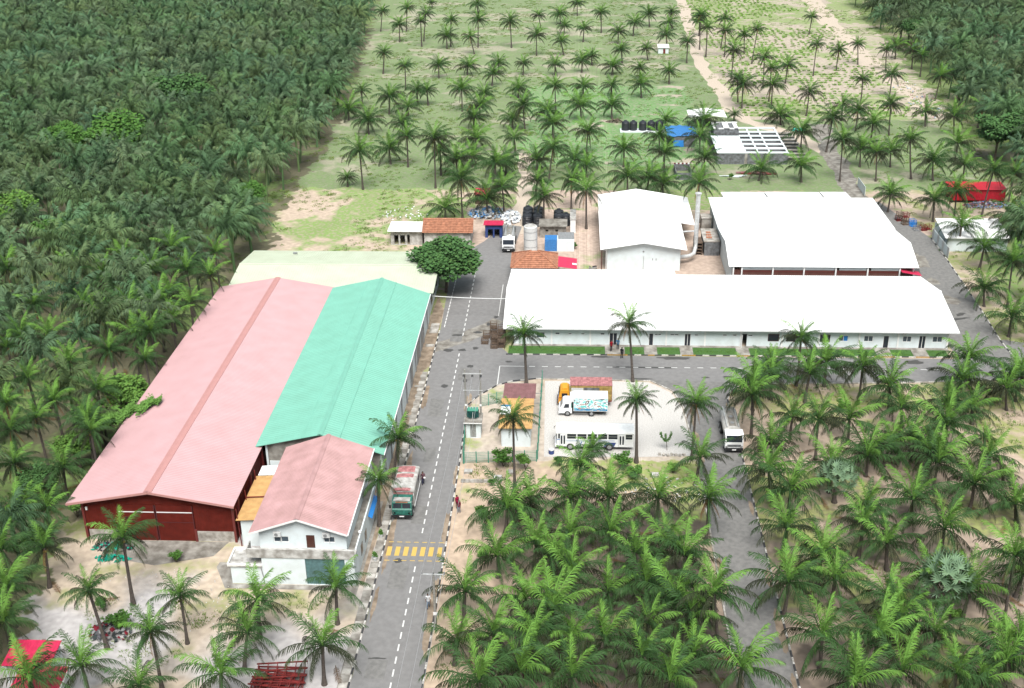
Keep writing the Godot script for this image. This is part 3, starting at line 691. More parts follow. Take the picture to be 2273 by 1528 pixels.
func plant_forest() -> void:
	var r := RandomNumberGenerator.new()
	r.seed = 11
	var kinds := [[], [], [], [], [], []]
	var spots := {}
	for p in PALMS:
		spots[Vector2i(floori(p[0] / 4.0), floori(p[1] / 4.0))] = true
	var z := -62.0
	while z > -600.0:
		var x := -300.0 + r.randf() * 3.0
		while x < 230.0:
			x += 5.8 if z > -240.0 else 6.3
			var px := x + r.randf_range(-2.2, 2.2)
			var pz := z + r.randf_range(-2.2, 2.2)
			# the cone the camera and a step to its side can see
			if absf(px + 0.05 * pz) > 45.0 - pz * 0.56:
				continue
			var left := px < edge_at(pz, LEFT_EDGE) - 1.5
			var right := px > edge_at(pz, RIGHT_EDGE) + 1.5 and r.randf() < (0.8 if pz < -240 else 0.45)
			if not (left or right):
				continue
			var clear := true
			for dx in [-1, 0, 1]:
				for dz in [-1, 0, 1]:
					if spots.has(Vector2i(floori(px / 4.0) + dx, floori(pz / 4.0) + dz)):
						var near: Vector2i = Vector2i(floori(px / 4.0) + dx, floori(pz / 4.0) + dz)
						if Vector2(px, pz).distance_to(Vector2(near) * 4.0 + Vector2(2, 2)) < 3.5:
							clear = false
			if not clear:
				continue
			for b in BROAD:
				if Vector2(px - b[0], pz - b[1]).length() < b[2]:
					clear = false
			if not clear:
				continue
			var s := r.randf_range(1.0, 1.38)
			var v := r.randf_range(0.7, 1.35)
			var h := r.randf_range(5.5, 9.0) if left else r.randf_range(4.5, 9.5)
			var b := Basis(UP, r.randf_range(-0.35, 0.35)) * Basis(Vector3(0, 0, 1), r.randf_range(-0.12, 0.05))
			kinds[r.randi() % 6].append([Transform3D(b.scaled(Vector3.ONE * s), Vector3(px, h, pz)), Color(v * r.randf_range(0.9, 1.2), v, v * r.randf_range(0.85, 1.15))])
		z -= 5.6 if z > -240.0 else 6.1
	var o := Node3D.new()
	o.name = "palm_forest"
	add_child(o)
	tag(o, "dense mass of coconut palms reaching to the far edge of the plantation", "forest")
	o.set_meta("kind", "stuff")
	var total := 0
	for k in 6:
		var mmi := MultiMeshInstance3D.new()
		mmi.name = "palm_crowns"
		var mm := MultiMesh.new()
		mm.transform_format = MultiMesh.TRANSFORM_3D
		mm.use_colors = true
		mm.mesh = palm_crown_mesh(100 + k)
		mm.instance_count = kinds[k].size()
		for i in kinds[k].size():
			mm.set_instance_transform(i, kinds[k][i][0])
			mm.set_instance_color(i, kinds[k][i][1])
		mmi.multimesh = mm
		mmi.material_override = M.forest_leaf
		mmi.set_meta("kind", "stuff")
		o.add_child(mmi, true)
		total += kinds[k].size()
	print("forest palms ", total)

# broadleaf trees standing among the palms: x, z, clearing, height, width, dark
const BROAD := [[-100.4, -251, 9, 9.0, 2.6, 0], [-108, -243, 5, 8.5, 1.5, 0], [-113, -248, 5, 8.5, 1.4, 0], [-96, -287, 8, 9.5, 2.2, 1], [-103, -289, 6, 9.0, 1.8, 1], [-62.4, -216, 4.5, 6.4, 1.15, 0], [-100, -196.5, 5, 9.0, 1.6, 2], [-90, -187, 4, 8.5, 1.1, 0], [-58.9, -134, 3.5, 5.6, 1.15, 2], [-59.8, -127.5, 3.5, 5.6, 1.1, 2], [-60.5, -121.5, 3, 5.0, 0.9, 2], [93, -256, 8, 8.5, 2.1, 1], [102, -262, 6, 8.5, 1.8, 1], [98, -300, 4, 6.0, 0.9, 1], [104, -372, 5, 8.0, 1.3, 1], [-62, -114, 4, 4.5, 0.9, 1]]

func plant_broadleaves() -> void:
	var crowns := [broad_crown(1, 3.0, 2.4, 5200, 0.34, 34), broad_crown(2, 3.0, 2.2, 5200, 0.32, 30)]
	var looks := [["bright green broadleaf tree rising among the grove palms", M.broad_leaf], ["dark green broadleaf tree rising among the palms", M.dark_leaf], ["light green spreading tree with feathery leaves by the grove", M.grass_blade]]
	for b in BROAD:
		var w: float = b[4]
		broad_tree("broadleaf_tree", looks[b[5]][0], Vector3(b[0], 0, b[1]), b[3] + (1.4 if w > 1.2 else 0.3) - 0.9 * w, crowns[absi(int(b[0])) % 2], Vector3(w, w * 0.75, w), looks[b[5]][1], looks[b[5]][0].replace("tree", "trees"))
	broad_tree("shade_tree", "round dark green shade tree beside the main road by the pale green roof", Vector3(-20.9, 0, -179.5), 6.3, broad_crown(7, 3.0, 2.6, 8000, 0.3, 42), Vector3(2.15, 1.5, 2.0), M.dark_leaf, "", 0.5)
	# creeper hanging over the warehouse eave
	var st := begin()
	var r := RandomNumberGenerator.new()
	r.seed = 21
	for i in 5200:
		var u := pow(r.randf(), 1.5)
		var p := Vector3(lerpf(-58.5, -51.9, u), 0, lerpf(-125.5, -128.5, u) + r.randfn() * (1.9 - 1.1 * u) * (0.55 + 0.45 * sin(u * 19.0)))
		p.y = lerpf(4.6, 6.25, u) + r.randf() * 0.7 * (1 - 0.4 * u)
		var d := Vector3(r.randf_range(-1, 1), r.randf_range(-0.3, 0.9), r.randf_range(-1, 1)).normalized()
		var w := d.cross(Vector3(0.2, 1, 0.4)).normalized() * 0.1
		var v := r.randf_range(0.7, 1.3)
		st.set_color(Color(v, v, v))
		quad(st, p, p + d * 0.14 + w, p + d * 0.28, p + d * 0.14 - w, UP)
	var t := thing("creeper", "bright green leafy branches lying over the warehouse eave", "creeper")
	part(t, "foliage", st, M.grass_blade)
	var sm := begin(false)
	tube(sm, [Vector3(-59.3, 3.5, -127.5), Vector3(-57.5, 4.8, -127.0), Vector3(-55, 5.5, -127.8), Vector3(-52.5, 5.9, -128.6)], 0.1, 0.03, 6, false)
	part(t, "stem", sm, M.bark)
	var small := [broad_crown(31, 1.0, 0.8, 900, 0.22, 14), broad_crown(32, 1.0, 0.8, 900, 0.2, 12)]
	var spots := [[-8.2, -124.2, 1.5, "leafy shrub growing at the end of the yellow roofed shed"], [-5.4, -123.6, 1.3, "wide leafy shrub beside the end of the green fence"], [-1.2, -124.6, 0.8, "small shrub on the grass below the parked bus"], [6.6, -124.3, 1.3, "rounded shrub near the rear wheel of the bus"], [8.0, -121.8, 1.1, "pale leaved shrub behind the parking lot verge"], [-9.3, -119.8, 0.6, "small bush at the end of the paving slab"], [12.6, -123.5, 0.8, "low shrub on the verge near the tanker road"], [-6.9, -114.9, 1.0, "leafy shrub at the sandy edge of the palm block"], [-9.6, -112.2, 1.2, "broad leafed bush at the edge of the palm block"], [-9.2, -104.5, 0.9, "bush under the palms near the zebra crossing"], [38.6, -96.0, 0.9, "small bright bush on orange soil by the fan palm"], [36.3, -139.5, 1.1, "round green bush in the sandy grove"], [-42.8, -103.3, 0.8, "low green weed clump before the warehouse door"], [-58.6, -105.2, 1.7, "dense shrub at the corner of the red warehouse"], [-57.0, -111.5, 1.6, "dense shrub along the side of the red warehouse"], [-44.9, -91.6, 1.3, "scrambling shrub over the scrap heap"], [-47.6, -94.6, 0.9, "thin leafy vine shrub by the grove edge"], [0.4, -200.3, 0.7, "small shrub behind the blue and white shed"], [-16, -206.8, 0.5, "small weed clump beside the blue booth"], [33.5, -242.0, 0.8, "low bush among the building rubble"], [25.0, -204.5, 0.8, "green bush beside the grey concrete tank"]]
	for s in spots:
		bush(s[3], Vector3(s[0], 0, s[1]), small[int(absf(s[0])) % 2], Vector3(s[2], s[2] * 0.75, s[2]), M.broad_leaf if int(absf(s[1])) % 3 else M.grass_blade)
	# fallen fronds under the palms
	var fallen := []
	for p in PALMS:
		if p[1] < -150 or r.randf() < 0.45:
			continue
		var px: float = p[0] + r.randf_range(-2.5, 2.5)
		if px < -22 or (px > -13 and px < 15.3 and p[1] > -125) or px > 22.5:
			var v := r.randf_range(0.5, 1.1)
			fallen.append([Transform3D(Basis(UP, r.randf() * TAU).scaled(Vector3(0.8, 0.25, 0.8)), Vector3(px, 0.15, p[1] + r.randf_range(-2.5, 2.5))), Color(v, v, v)])
	var ff := begin()
	frond_into(ff, Transform3D.IDENTITY, r, 3.2, 0.05, 0.1, 22, 0.8, 0.06)
	scatter("fallen_fronds", "dry brown fallen fronds lying on the sand under the palms", "fallen fronds", done(ff), M.frond_dry, fallen)
	# a bare young tree by the bus
	var yt := thing("young_tree", "slender young tree with curved leafy branches on the gravel lot", "tree", Vector3(12.3, 0, -128.9))
	var tr := begin(false)
	tube(tr, [Vector3.ZERO, Vector3(-0.1, 1.1, 0)], 0.04, 0.03, 5, false)
	var lf := begin()
	for b in [[-0.8, 2.0], [0.55, 2.2], [-0.2, 1.7]]:
		var prev := Vector3(-0.1, 1.1, 0)
		var pts := []
		for i in 7:
			var u := i / 6.0
			pts.append(Vector3(-0.1 + b[0] * sin(u * PI / 2), 1.1 + b[1] * 0.75 * u, 0.1 * u))
		tube(tr, pts, 0.03, 0.012, 4, false)
		for i in 90:
			var u := r.randf_range(0.15, 1.0)
			var p := Vector3(-0.1 + b[0] * sin(u * PI / 2), 1.1 + b[1] * 0.75 * u, 0.1 * u)
			var d := Vector3(r.randf_range(-1, 1), r.randf_range(-0.4, 0.6), r.randf_range(-1, 1)).normalized()
			leaf_blade(lf, p, d, d.cross(UP).normalized() * 0.1, 0.26, 0.4, Color(1, 1, 1) * r.randf_range(0.7, 1.2))
	part(yt, "trunk", tr, M.bark)
	part(yt, "crown", lf, M.broad_leaf)
	fan_palm("round headed palmyra palm with blue green fan leaves on orange soil", 37.6, -97.2, 4.6, 1.55, r, true)
	fan_palm("grey green palmyra palm half hidden among the grove palms", 31.0, -117.5, 3.4, 1.35, r, false)

func plant_ground_cover() -> void:
	var r := RandomNumberGenerator.new()
	r.seed = 8
	var n := FastNoiseLite.new()
	n.seed = 5
	n.frequency = 0.045
	n.fractal_octaves = 3
	var grass := []
	for i in 26000:
		var x := r.randf_range(-64.0, 110.0)
		var z := r.randf_range(-480.0, -84.0)
		if z > -182.0:
			# verges near the buildings
			if not ((x > 22.2 and x < 66 and z > -147) or (x > -12.5 and x < 15.5 and z > -125.5) or (x > 66.5 and z < -150) or (x > -57 and x < -23 and z > -98)):
				continue
			if n.get_noise_2d(x, z) < 0.1:
				continue
		else:
			if x > -23 and x < 66 and z > -240:
				continue
			if x > 41 and x < 89 and z < -292 and r.randf() < 0.7:
				continue
			if n.get_noise_2d(x, z) < -0.05:
				continue
			if z > -290 and x > 28 and x < 64:
				continue
		var s := r.randf_range(0.6, 1.3)
		var v := r.randf_range(0.7, 1.25)
		grass.append([Transform3D(Basis(UP, r.randf() * TAU).scaled(Vector3.ONE * s), Vector3(x, -0.02, z)), Color(v * r.randf_range(0.95, 1.5), v, v * 0.9)])
	scatter("grass", "tufts of weeds and grass growing over the sandy ground", "grass", tuft_mesh(3, 26, 0.4, 0.06, 0.55), M.grass_blade, grass)
	var crop := []
	var z := -296.0
	while z > -480.0:
		var x := 42.0
		while x < 90.0:
			x += 1.7
			var px := x + r.randf_range(-0.4, 0.4)
			if px > 88.0 + (z + 300.0) * 0.0 or r.randf() < 0.25:
				continue
			if n.get_noise_2d(px * 0.6, z * 0.6 + 300.0) < -0.25:
				continue
			var s := r.randf_range(0.6, 1.25)
			var v := r.randf_range(0.8, 1.25)
			crop.append([Transform3D(Basis(UP, r.randf() * TAU).scaled(Vector3(s, s, s)), Vector3(px, 0, z + r.randf_range(-0.25, 0.25))), Color(v * 1.75, v * 1.6, v * 1.5)])
		z -= 2.6
	scatter("crop_plants", "rows of low green crop plants in the pale sandy field", "crop plants", tuft_mesh(6, 30, 0.75, 0.12, 0.5), M.grass_blade, crop)
	print("grass ", grass.size(), " crop ", crop.size())

# ---------------------------------------------------------------- ground and roads
const GX := -132.0
const GZ := -505.0
const GS := 0.22
const GW := 1200
const GH := 2000

func noise_bytes(freq: float, octaves: int, seed_at: int) -> PackedByteArray:
	var n := FastNoiseLite.new()
	n.noise_type = FastNoiseLite.TYPE_SIMPLEX_SMOOTH
	n.seed = seed_at
	n.frequency = freq
	n.fractal_octaves = octaves
	return n.get_image(GW, GH).get_data()

func make_ground() -> void:
	var coarse := noise_bytes(0.008, 3, 1)
	var mid := noise_bytes(0.035, 4, 2)
	var fine := noise_bytes(0.22, 3, 3)
	var data := PackedByteArray()
	data.resize(GW * GH * 3)
	var litter := Vector3(0.095, 0.085, 0.045)
	for j in GH:
		var z := GZ + j * GS
		var le := edge_at(z, LEFT_EDGE)
		var re := edge_at(z, RIGHT_EDGE)
		for i in GW:
			var k := j * GW + i
			var c := coarse[k] / 255.0
			var m := mid[k] / 255.0
			var f := fine[k] / 255.0
			var x := GX + i * GS + (m - 0.5) * 5.0
			var zz := z + (m - 0.5) * 4.0
			var soil := Vector3(0.30, 0.235, 0.165)
			var green := Vector3(0.105, 0.16, 0.048)
			var bias := 0.0
			if x < le:
				soil = litter
				bias = 0.0
			elif x > re:
				soil = Vector3(0.19, 0.165, 0.10)
				bias = 0.12
			elif zz < -235.0:
				if x > 40.5 and zz < -292.0:
					soil = Vector3(0.34, 0.28, 0.205)
					green = Vector3(0.15, 0.21, 0.07)
					bias = -0.05 + 0.18 * smoothstep(-395.0, -440.0, zz) + 0.08 * smoothstep(-340.0, -300.0, zz)
					bias += 0.10 * sin(zz * 2.4166)
				else:
					soil = Vector3(0.25, 0.235, 0.15)
					green = Vector3(0.112, 0.165, 0.068)
					bias = 0.22
					if x > -12.0 and x < 31.0 and zz > -330.0 and zz < -252.0:
						green = Vector3(0.09, 0.19, 0.062)
						bias = 0.24
						soil = Vector3(0.33, 0.28, 0.2)
						bias += 0.16 * sin(zz * 0.62 + x * 0.03) * smoothstep(8.0, 20.0, x)
					elif zz < -340.0:
						bias = 0.12
						bias += 0.08 * sin(zz * 0.5)
			elif zz < -182.0 and x < -20.0:
				soil = Vector3(0.33, 0.255, 0.18)
				green = Vector3(0.12, 0.18, 0.055)
				bias = 0.06
			elif zz < -180.0 and x < 66.0:
				soil = Vector3(0.30, 0.225, 0.165)
				bias = -0.22
				if zz < -222.0:
					bias = 0.02
			elif zz > -147.0 and x > 18.0:
				soil = Vector3(0.33, 0.25, 0.175).lerp(Vector3(0.13, 0.098, 0.07), smoothstep(-128.0, -118.0, zz) * (0.35 + 0.65 * smoothstep(0.4, 0.55, m)))  # leaf litter, darkened further to put grove shade into the ground colour
				green = Vector3(0.17, 0.185, 0.07)
				bias = -0.06 + 0.16 * smoothstep(-136.0, -144.0, zz)
			elif zz > -126.0 and x > -17.0:
				soil = Vector3(0.33, 0.245, 0.165).lerp(Vector3(0.10, 0.076, 0.055), smoothstep(-9.0, -5.5, x) * smoothstep(-118.5, -115.0, zz) * (0.5 + 0.5 * smoothstep(0.35, 0.5, c)))  # dark litter soil under the block, with palm shade mixed into its colour
				green = Vector3(0.16, 0.19, 0.065)
				bias = -0.14 + 0.26 * smoothstep(-117.0, -122.0, zz) * smoothstep(-9.0, -4.0, x)
			elif zz > -147.0 and x > -17.0:
				soil = Vector3(0.32, 0.265, 0.20)
				green = Vector3(0.15, 0.18, 0.06)
				bias = -0.1
			elif x < -20.0 and zz > -108.0:
				soil = Vector3(0.30, 0.275, 0.245).lerp(Vector3(0.34, 0.27, 0.19), smoothstep(0.45, 0.62, c))
				green = Vector3(0.17, 0.175, 0.08)
				bias = -0.12
			else:
				bias = 0.05
				green = Vector3(0.14, 0.165, 0.06)
			var g := smoothstep(0.44, 0.6, c * 0.55 + m * 0.45 + bias)
			g *= 0.45 + 0.55 * smoothstep(0.3, 0.55, f)
			soil *= Vector3(0.95, 0.99, 1.14)
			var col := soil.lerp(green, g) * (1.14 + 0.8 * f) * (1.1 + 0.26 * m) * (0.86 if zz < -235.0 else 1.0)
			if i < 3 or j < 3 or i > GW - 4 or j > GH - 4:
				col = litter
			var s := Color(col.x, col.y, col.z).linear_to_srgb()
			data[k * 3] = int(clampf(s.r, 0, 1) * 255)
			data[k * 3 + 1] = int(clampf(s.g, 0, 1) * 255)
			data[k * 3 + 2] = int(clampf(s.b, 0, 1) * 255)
	var im := Image.create_from_data(GW, GH, false, Image.FORMAT_RGB8, data)
	var m := StandardMaterial3D.new()
	m.resource_name = "ground"
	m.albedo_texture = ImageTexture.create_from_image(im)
	m.roughness = 0.95
	m.texture_repeat = false
	m.detail_enabled = true
	m.detail_blend_mode = BaseMaterial3D.BLEND_MODE_MUL
	m.detail_albedo = noise_tex(0.045, 5, Color(0.74, 0.73, 0.71), Color(1, 1, 1), 1024, 44)
	m.detail_uv_layer = BaseMaterial3D.DETAIL_UV_2
	m.uv2_triplanar = true
	m.uv2_world_triplanar = true
	m.uv2_scale = Vector3.ONE * 0.11
	var st := begin()
	var e := 2500.0
	for t in [[-e, -e, e, -e, e, e], [-e, -e, e, e, -e, e]]:
		for q in 3:
			var p := Vector3(t[q * 2], 0, t[q * 2 + 1])
			st.set_uv(Vector2((p.x - GX) / (GS * GW), (p.z - GZ) / (GS * GH)))
			st.set_normal(UP)
			st.add_vertex(p)
	var o := MeshInstance3D.new()
	o.name = "ground"
	o.mesh = st.commit()
	o.material_override = m
	add_child(o)
	o.set_meta("kind", "structure")

func ribbon(pts: Array, width: float, y: float, seed_at: int) -> SurfaceTool:
	# a track with ragged edges along points in x, z
	var n := FastNoiseLite.new()
	n.seed = seed_at
	n.frequency = 0.12
	var left := []
	var right := []
	var line := []
	for i in pts.size() - 1:
		for k in 12:
			line.append(pts[i].lerp(pts[i + 1], k / 12.0))
	line.append(pts[-1])
	for i in line.size():
		var d: Vector2 = (line[mini(i + 1, line.size() - 1)] - line[maxi(i - 1, 0)]).normalized().orthogonal()
		var p: Vector2 = line[i]
		left.append(p + d * width * (0.5 + 0.35 * n.get_noise_2d(p.x, p.y)))
		right.append(p - d * width * (0.5 + 0.35 * n.get_noise_2d(p.x + 90, p.y)))
	var st := begin()
	for i in line.size() - 1:
		quad(st, Vector3(left[i].x, y, left[i].y), Vector3(left[i + 1].x, y, left[i + 1].y), Vector3(right[i + 1].x, y, right[i + 1].y), Vector3(right[i].x, y, right[i].y), UP)
	return st

func blob(parent, n: String, m: Material, x: float, z: float, rx: float, rz: float, y: float, seed_at: int, turn := 0.0) -> void:
	var r := FastNoiseLite.new()
	r.seed = seed_at
	r.frequency = 0.6
	var poly := PackedVector2Array()
	for k in 28:
		var a := TAU * k / 28
		var s := 1.0 + 0.55 * r.get_noise_2d(cos(a) * 2.0, sin(a) * 2.0)
		poly.append(Vector2(x, z) + Vector2(cos(a) * rx * s, sin(a) * rz * s).rotated(turn))
	part(parent, n, sheet(poly, y), m)

var KERB := {}

func kerb(label: String, pts: Array, colours := ["kerb_black", "kerb_white"], yellow := []) -> void:
	var t := thing("kerb", label, "kerb", Vector3(pts[0].x, 0, pts[0].y))
	if KERB.is_empty():
		var st := begin()
		ext(st, pv([-0.09, -0.1, 0.09, -0.1, 0.09, 0.11, 0.06, 0.14, -0.09, 0.14]), -0.485, 0.485)
		KERB.block = done(st)
	var walked := 0.0
	var i := 0
	var k := 0
	while i < pts.size() - 1:
		var a: Vector2 = pts[i]
		var b: Vector2 = pts[i + 1]
		var long := a.distance_to(b)
		var count := maxi(1, roundi(long))
		for j in count:
			var p := a.lerp(b, (j + 0.5) / count)
			var m: Material = M[colours[k % colours.size()]]
			for w in yellow:
				if p.x > w[0] and p.x < w[1]:
					m = M.kerb_yellow
			var o := part(t, "kerb_block", KERB.block, m, Vector3(p.x - pts[0].x, 0, p.y - pts[0].y))
			o.rotation.y = atan2((b - a).x, (b - a).y)
			o.scale.z = long / count
			k += 1
		i += 1

func v2(a: Array) -> Array:
	var r := []
	for i in range(0, a.size(), 2):
		r.append(Vector2(a[i], a[i + 1]))
	return r

func make_roads() -> void:
	struct("dirt_track", ribbon(v2([43, -520, 42, -475, 40, -418, 38.3, -353, 40.5, -324, 40.4, -304, 43.5, -291, 54, -276, 58, -262]), 4.0, 0.006, 3), mat("track", lin(0.54, 0.46, 0.38), 0.95, 0.0, M.gravel.albedo_texture, 0.06))
	struct("dirt_track_001", ribbon(v2([94, -520, 91.8, -474, 89.3, -417, 88.9, -379, 89.8, -346, 92.3, -316, 89, -300]), 6.5, 0.006, 4), M.track)
	struct("dirt_track_002", ribbon(v2([-9, -208, -10.4, -225, -9.6, -240, -11, -262]), 3.2, 0.006, 5), M.track)
	struct("gravel_lane", ribbon(v2([58.3, -226, 57.6, -240, 58.5, -258, 59.6, -275, 61, -288]), 4.6, 0.007, 6), M.patch_grey)
	var main_road := struct("main_road", sheet(pv([-20.4, -40, -13.45, -40, -13.75, -126, -14.0, -140.1, -12.8, -142.7, -10.5, -145.8, -9, -147, -9, -156, -10.2, -158, -10.2, -183, -10.6, -200, -9.6, -212, -13.0, -213.5, -16.2, -204, -21.6, -194, -20.8, -183, -20.3, -165]), 0.008), M.asphalt)
	var cross := struct("cross_road", sheet(pv([-9.4, -146.7, -4.9, -148.1, 11.3, -147.9, 23.6, -147.2, 46, -148.2, 60, -149.4, 74, -151.0, 74, -160, 65, -163, 57, -156.2, -9.4, -156.0]), 0.012), M.asphalt)
	var lane := struct("side_lane", sheet(pv([56.4, -155, 64.5, -155, 64.5, -162.6, 65.2, -175.7, 65.9, -195.4, 66.1, -207, 61.5, -228, 55.5, -228, 56.4, -183]), 0.016), M.old_asphalt)
	var service := struct("service_road", sheet(pv([16, -40, 21.5, -40, 21.5, -127, 21.4, -142.6, 22.1, -145, 24.2, -147.8, 11.0, -148.3, 14.3, -145.2, 15.4, -140.3, 15.95, -127.6]), 0.016), M.old_asphalt)
	struct("parking_lot", sheet(pv([-3.6, -147.6, 4.1, -147.8, 11.0, -147.6, 14.0, -144.4, 15.1, -140.3, 15.7, -127.6, 7.6, -127.0, -3.2, -126.8]), 0.02), M.gravel)
	# worn concrete strips across the main road and lane, and stains
	part(main_road, "concrete_patch", ribbon(v2([-20.2, -158.4, -16, -161.5, -11.5, -168.5]), 2.6, 0.014, 9), M.patch_grey)
	part(main_road, "concrete_patch", ribbon(v2([-22.3, -155.8, -18.5, -159.5]), 2.4, 0.018, 10), M.patch_grey)
	for b in [[-18.2, -157.2, 1.0, 0.5, 2], [-16.2, -157.4, 0.8, 0.4, 3], [-17.3, -162.6, 1.3, 0.35, 4], [-14.4, -163.7, 0.9, 0.4, 5], [-12.9, -166.8, 0.5, 0.6, 6], [-11.9, -169.5, 0.5, 0.5, 7], [-14.3, -158.0, 0.55, 0.5, 8], [-14.6, -152.0, 0.6, 0.5, 9], [-17.7, -145.6, 0.65, 0.5, 10], [-18.6, -104.4, 0.6, 0.4, 11], [-15, -147.4, 0.5, 0.5, 12], [-18.5, -88.5, 1.2, 0.12, 13], [-19.5, -113.2, 0.9, 0.7, 14]]:
		blob(main_road, "stain", M.oil, b[0], b[1], b[2] * 0.75, b[3], 0.02, b[4])
	for b in [[12.0, -152.2, 3.6, 0.35, 20], [8.2, -152.3, 2.2, 0.3, 21], [15.2, -155.4, 2.2, 0.6, 22], [4.5, -155.6, 1.6, 0.35, 23], [-9.0, -153.6, 0.5, 0.35, 24], [22.5, -149.6, 0.9, 0.35, 25], [19.2, -149.3, 0.6, 0.25, 26], [10.0, -148.6, 1.6, 0.3, 27], [49.8, -154.9, 1.3, 0.9, 28], [52, -152.8, 1.2, 0.7, 29], [57.5, -153.5, 0.9, 0.6, 30], [27, -148.8, 1.0, 0.3, 31]]:
		blob(cross, "stain", M.oil, b[0], b[1], b[2], b[3] * 0.8, 0.02, b[4])
	for b in [[61, -196, 2.2, 5.5, 40], [60.8, -186, 1.5, 2.2, 41], [61.4, -178, 1.8, 2.4, 42], [60.0, -205, 1.6, 4.0, 43]]:
		blob(lane, "concrete_patch", M.patch_grey, b[0], b[1], b[2] * 0.7, b[3] * 0.7, 0.022, b[4])
	for b in [[58.6, -181.5, 2.6, 0.5, 50, 0.5], [60.5, -170.5, 2.4, 0.5, 51, -0.3], [59.2, -190, 0.6, 4.5, 52, 0.2], [61.4, -172.3, 0.5, 1.6, 53, 0.9]]:
		blob(lane, "stain", M.oil, b[0], b[1], b[2] * 0.8, b[3] * 0.7, 0.026, b[4], b[5])
	# sand blown over the road edges, and mended patches
	var dice := RandomNumberGenerator.new()
	dice.seed = 15
	for k in 26:
		var side := k % 2
		var zz := -60.0 - dice.randf() * 84.0
		blob(main_road, "sand_drift", M.soil, -13.9 if side else -20.0, zz, dice.randf_range(0.2, 0.5), dice.randf_range(1.2, 3.5), 0.0115 + 0.0002 * k, 200 + k)
	for k in 16:
		var zz := -86.0 - dice.randf() * 54.0
		blob(service, "sand_drift", M.soil, 16.3 if k % 2 else 21.2, zz, dice.randf_range(0.2, 0.55), dice.randf_range(1.0, 3.0), 0.0205 + 0.0003 * k, 300 + k)
	for k in 9:
		var px := -17.0 + dice.randf_range(-2.2, 2.2)
		var pz := -64.0 - k * 12.5 + dice.randf_range(-3, 3)
		var w := dice.randf_range(0.5, 1.1)
		var l := dice.randf_range(0.8, 2.6)
		part(main_road, "mended_patch", sheet(pv([px - w, pz - l, px + w, pz - l * 0.9, px + w * 0.95, pz + l, px - w, pz + l * 0.95]), 0.0178), M.old_asphalt)
	# markings
	var dash := begin()
	span(dash, Vector3(-0.07, 0, -0.5), Vector3(0.07, 0.004, 0.5))
	var dm := done(dash)
	var z := -61.0
	while z > -193.0:
		if not (z < -156.5 and z > -162.5) and not (z < -103.5 and z > -108.4):
			part(main_road, "centre_dash", dm, M.line_white, Vector3(-16.55 + (0.0 if z > -150 else 0.12 * (z + 150) / 40.0), 0.022, z))
		z -= 1.82
	z = -166.0
	while z > -186.0:
		part(main_road, "edge_dash", dm, M.line_white, Vector3(-19.75, 0.022, z))
		z -= 1.3
	var ln := begin()
	span(ln, Vector3(-11.6, 0.022, -183), Vector3(-11.5, 0.026, -170))
	part(main_road, "edge_line", ln, M.line_white)
	var x := -5.6
	while x < 54.0:
		var d := part(cross, "centre_dash", dm, M.line_white, Vector3(x, 0.026, -152.15 - 0.008 * x))
		d.rotation.y = PI / 2
		d.scale.z = 0.85
		x += 1.87
	var stop := begin()
	span(stop, Vector3(-10.35, 0.022, -152.2), Vector3(-10.23, 0.026, -146.4))
	span(stop, Vector3(-10.23, 0.022, -152.2), Vector3(-6.6, 0.026, -152.08))
	part(cross, "stop_line", stop, M.line_white)
	for i in 7:
		var s := begin()
		var x0 := -20.05 + i * 0.93
		ext(s, pv([x0, 0.022, x0 + 0.52, 0.022, x0 + 0.52, 0.026, x0, 0.026]), -106.95, -105.25)
		part(main_road, "crossing_stripe", s, M.line_yellow)
		for e in [-107.9, -104.45]:
			var q := begin()
			ext(q, pv([x0, 0.022, x0 + 0.55, 0.022, x0 + 0.55, 0.026, x0, 0.026]), e, e + 0.12)
			part(main_road, "crossing_bar", q, M.line_yellow)
	# kerbs
	kerb("black and white painted kerb along the warehouse side of the main road", v2([-20.5, -58, -20.45, -125, -20.35, -164]))
	var curve := v2([-13.4, -58, -13.7, -126, -13.95, -140, -12.7, -142.8, -10.4, -145.9, -8.2, -147.4, -4.9, -148.2])
	kerb("black and white painted kerb along the palm block side of the main road", curve)
	kerb("black and white kerb with yellow ramps before the long white building", v2([-9.6, -156.05, 55.4, -156.65, 56.2, -158.4]), ["kerb_black", "kerb_white"], [[5.1, 8.0], [10.9, 12.8], [16.2, 18.1], [24.5, 26.4], [44.9, 47.1], [50.2, 52.4]])
	kerb("worn low kerb along the edge of the gravel parking lot", v2([-4.9, -148.2, 11.3, -147.95, 14.25, -144.9, 15.3, -140.3, 15.8, -127.8]), ["kerb_white", "pale_concrete", "concrete"])
	kerb("worn kerb of the sandy grove facing the long white building", v2([24.3, -147.3, 46.2, -148.3, 60, -149.5, 74, -151]), ["kerb_white", "pale_concrete", "kerb_white", "concrete"])
	kerb("black and white painted kerb on the grove side of the tanker road", v2([21.6, -58, 21.6, -127, 21.5, -142.6, 22.2, -145.1, 24.3, -147.3]))
	kerb("grey and white kerb on the palm block side of the tanker road", v2([15.9, -58, 15.9, -126.5]), ["kerb_white", "concrete", "pale_concrete"])
	kerb("painted kerb along the side lane beside the leaning palms", v2([64.6, -156, 64.5, -162.6, 65.25, -175.7, 65.95, -195.4, 66.15, -207]), ["kerb_black", "kerb_white", "kerb_white"])
	# paved strips beside the main road
	var fp := struct("footpath", sheet(pv([-21.6, -75, -20.6, -75, -20.55, -150, -21.3, -150]), 0.03), M.concrete)
	for k in 74:
		var s := begin()
		span(s, Vector3(-21.45, 0.034, -76.0 - k - 0.94), Vector3(-20.62, 0.075, -76.0 - k))
		if k % 9 != 4 and not (-76.0 - k < -131 and k % 2):
			part(fp, "paving_slab", s, M.pale_concrete if k % 3 else M.concrete)
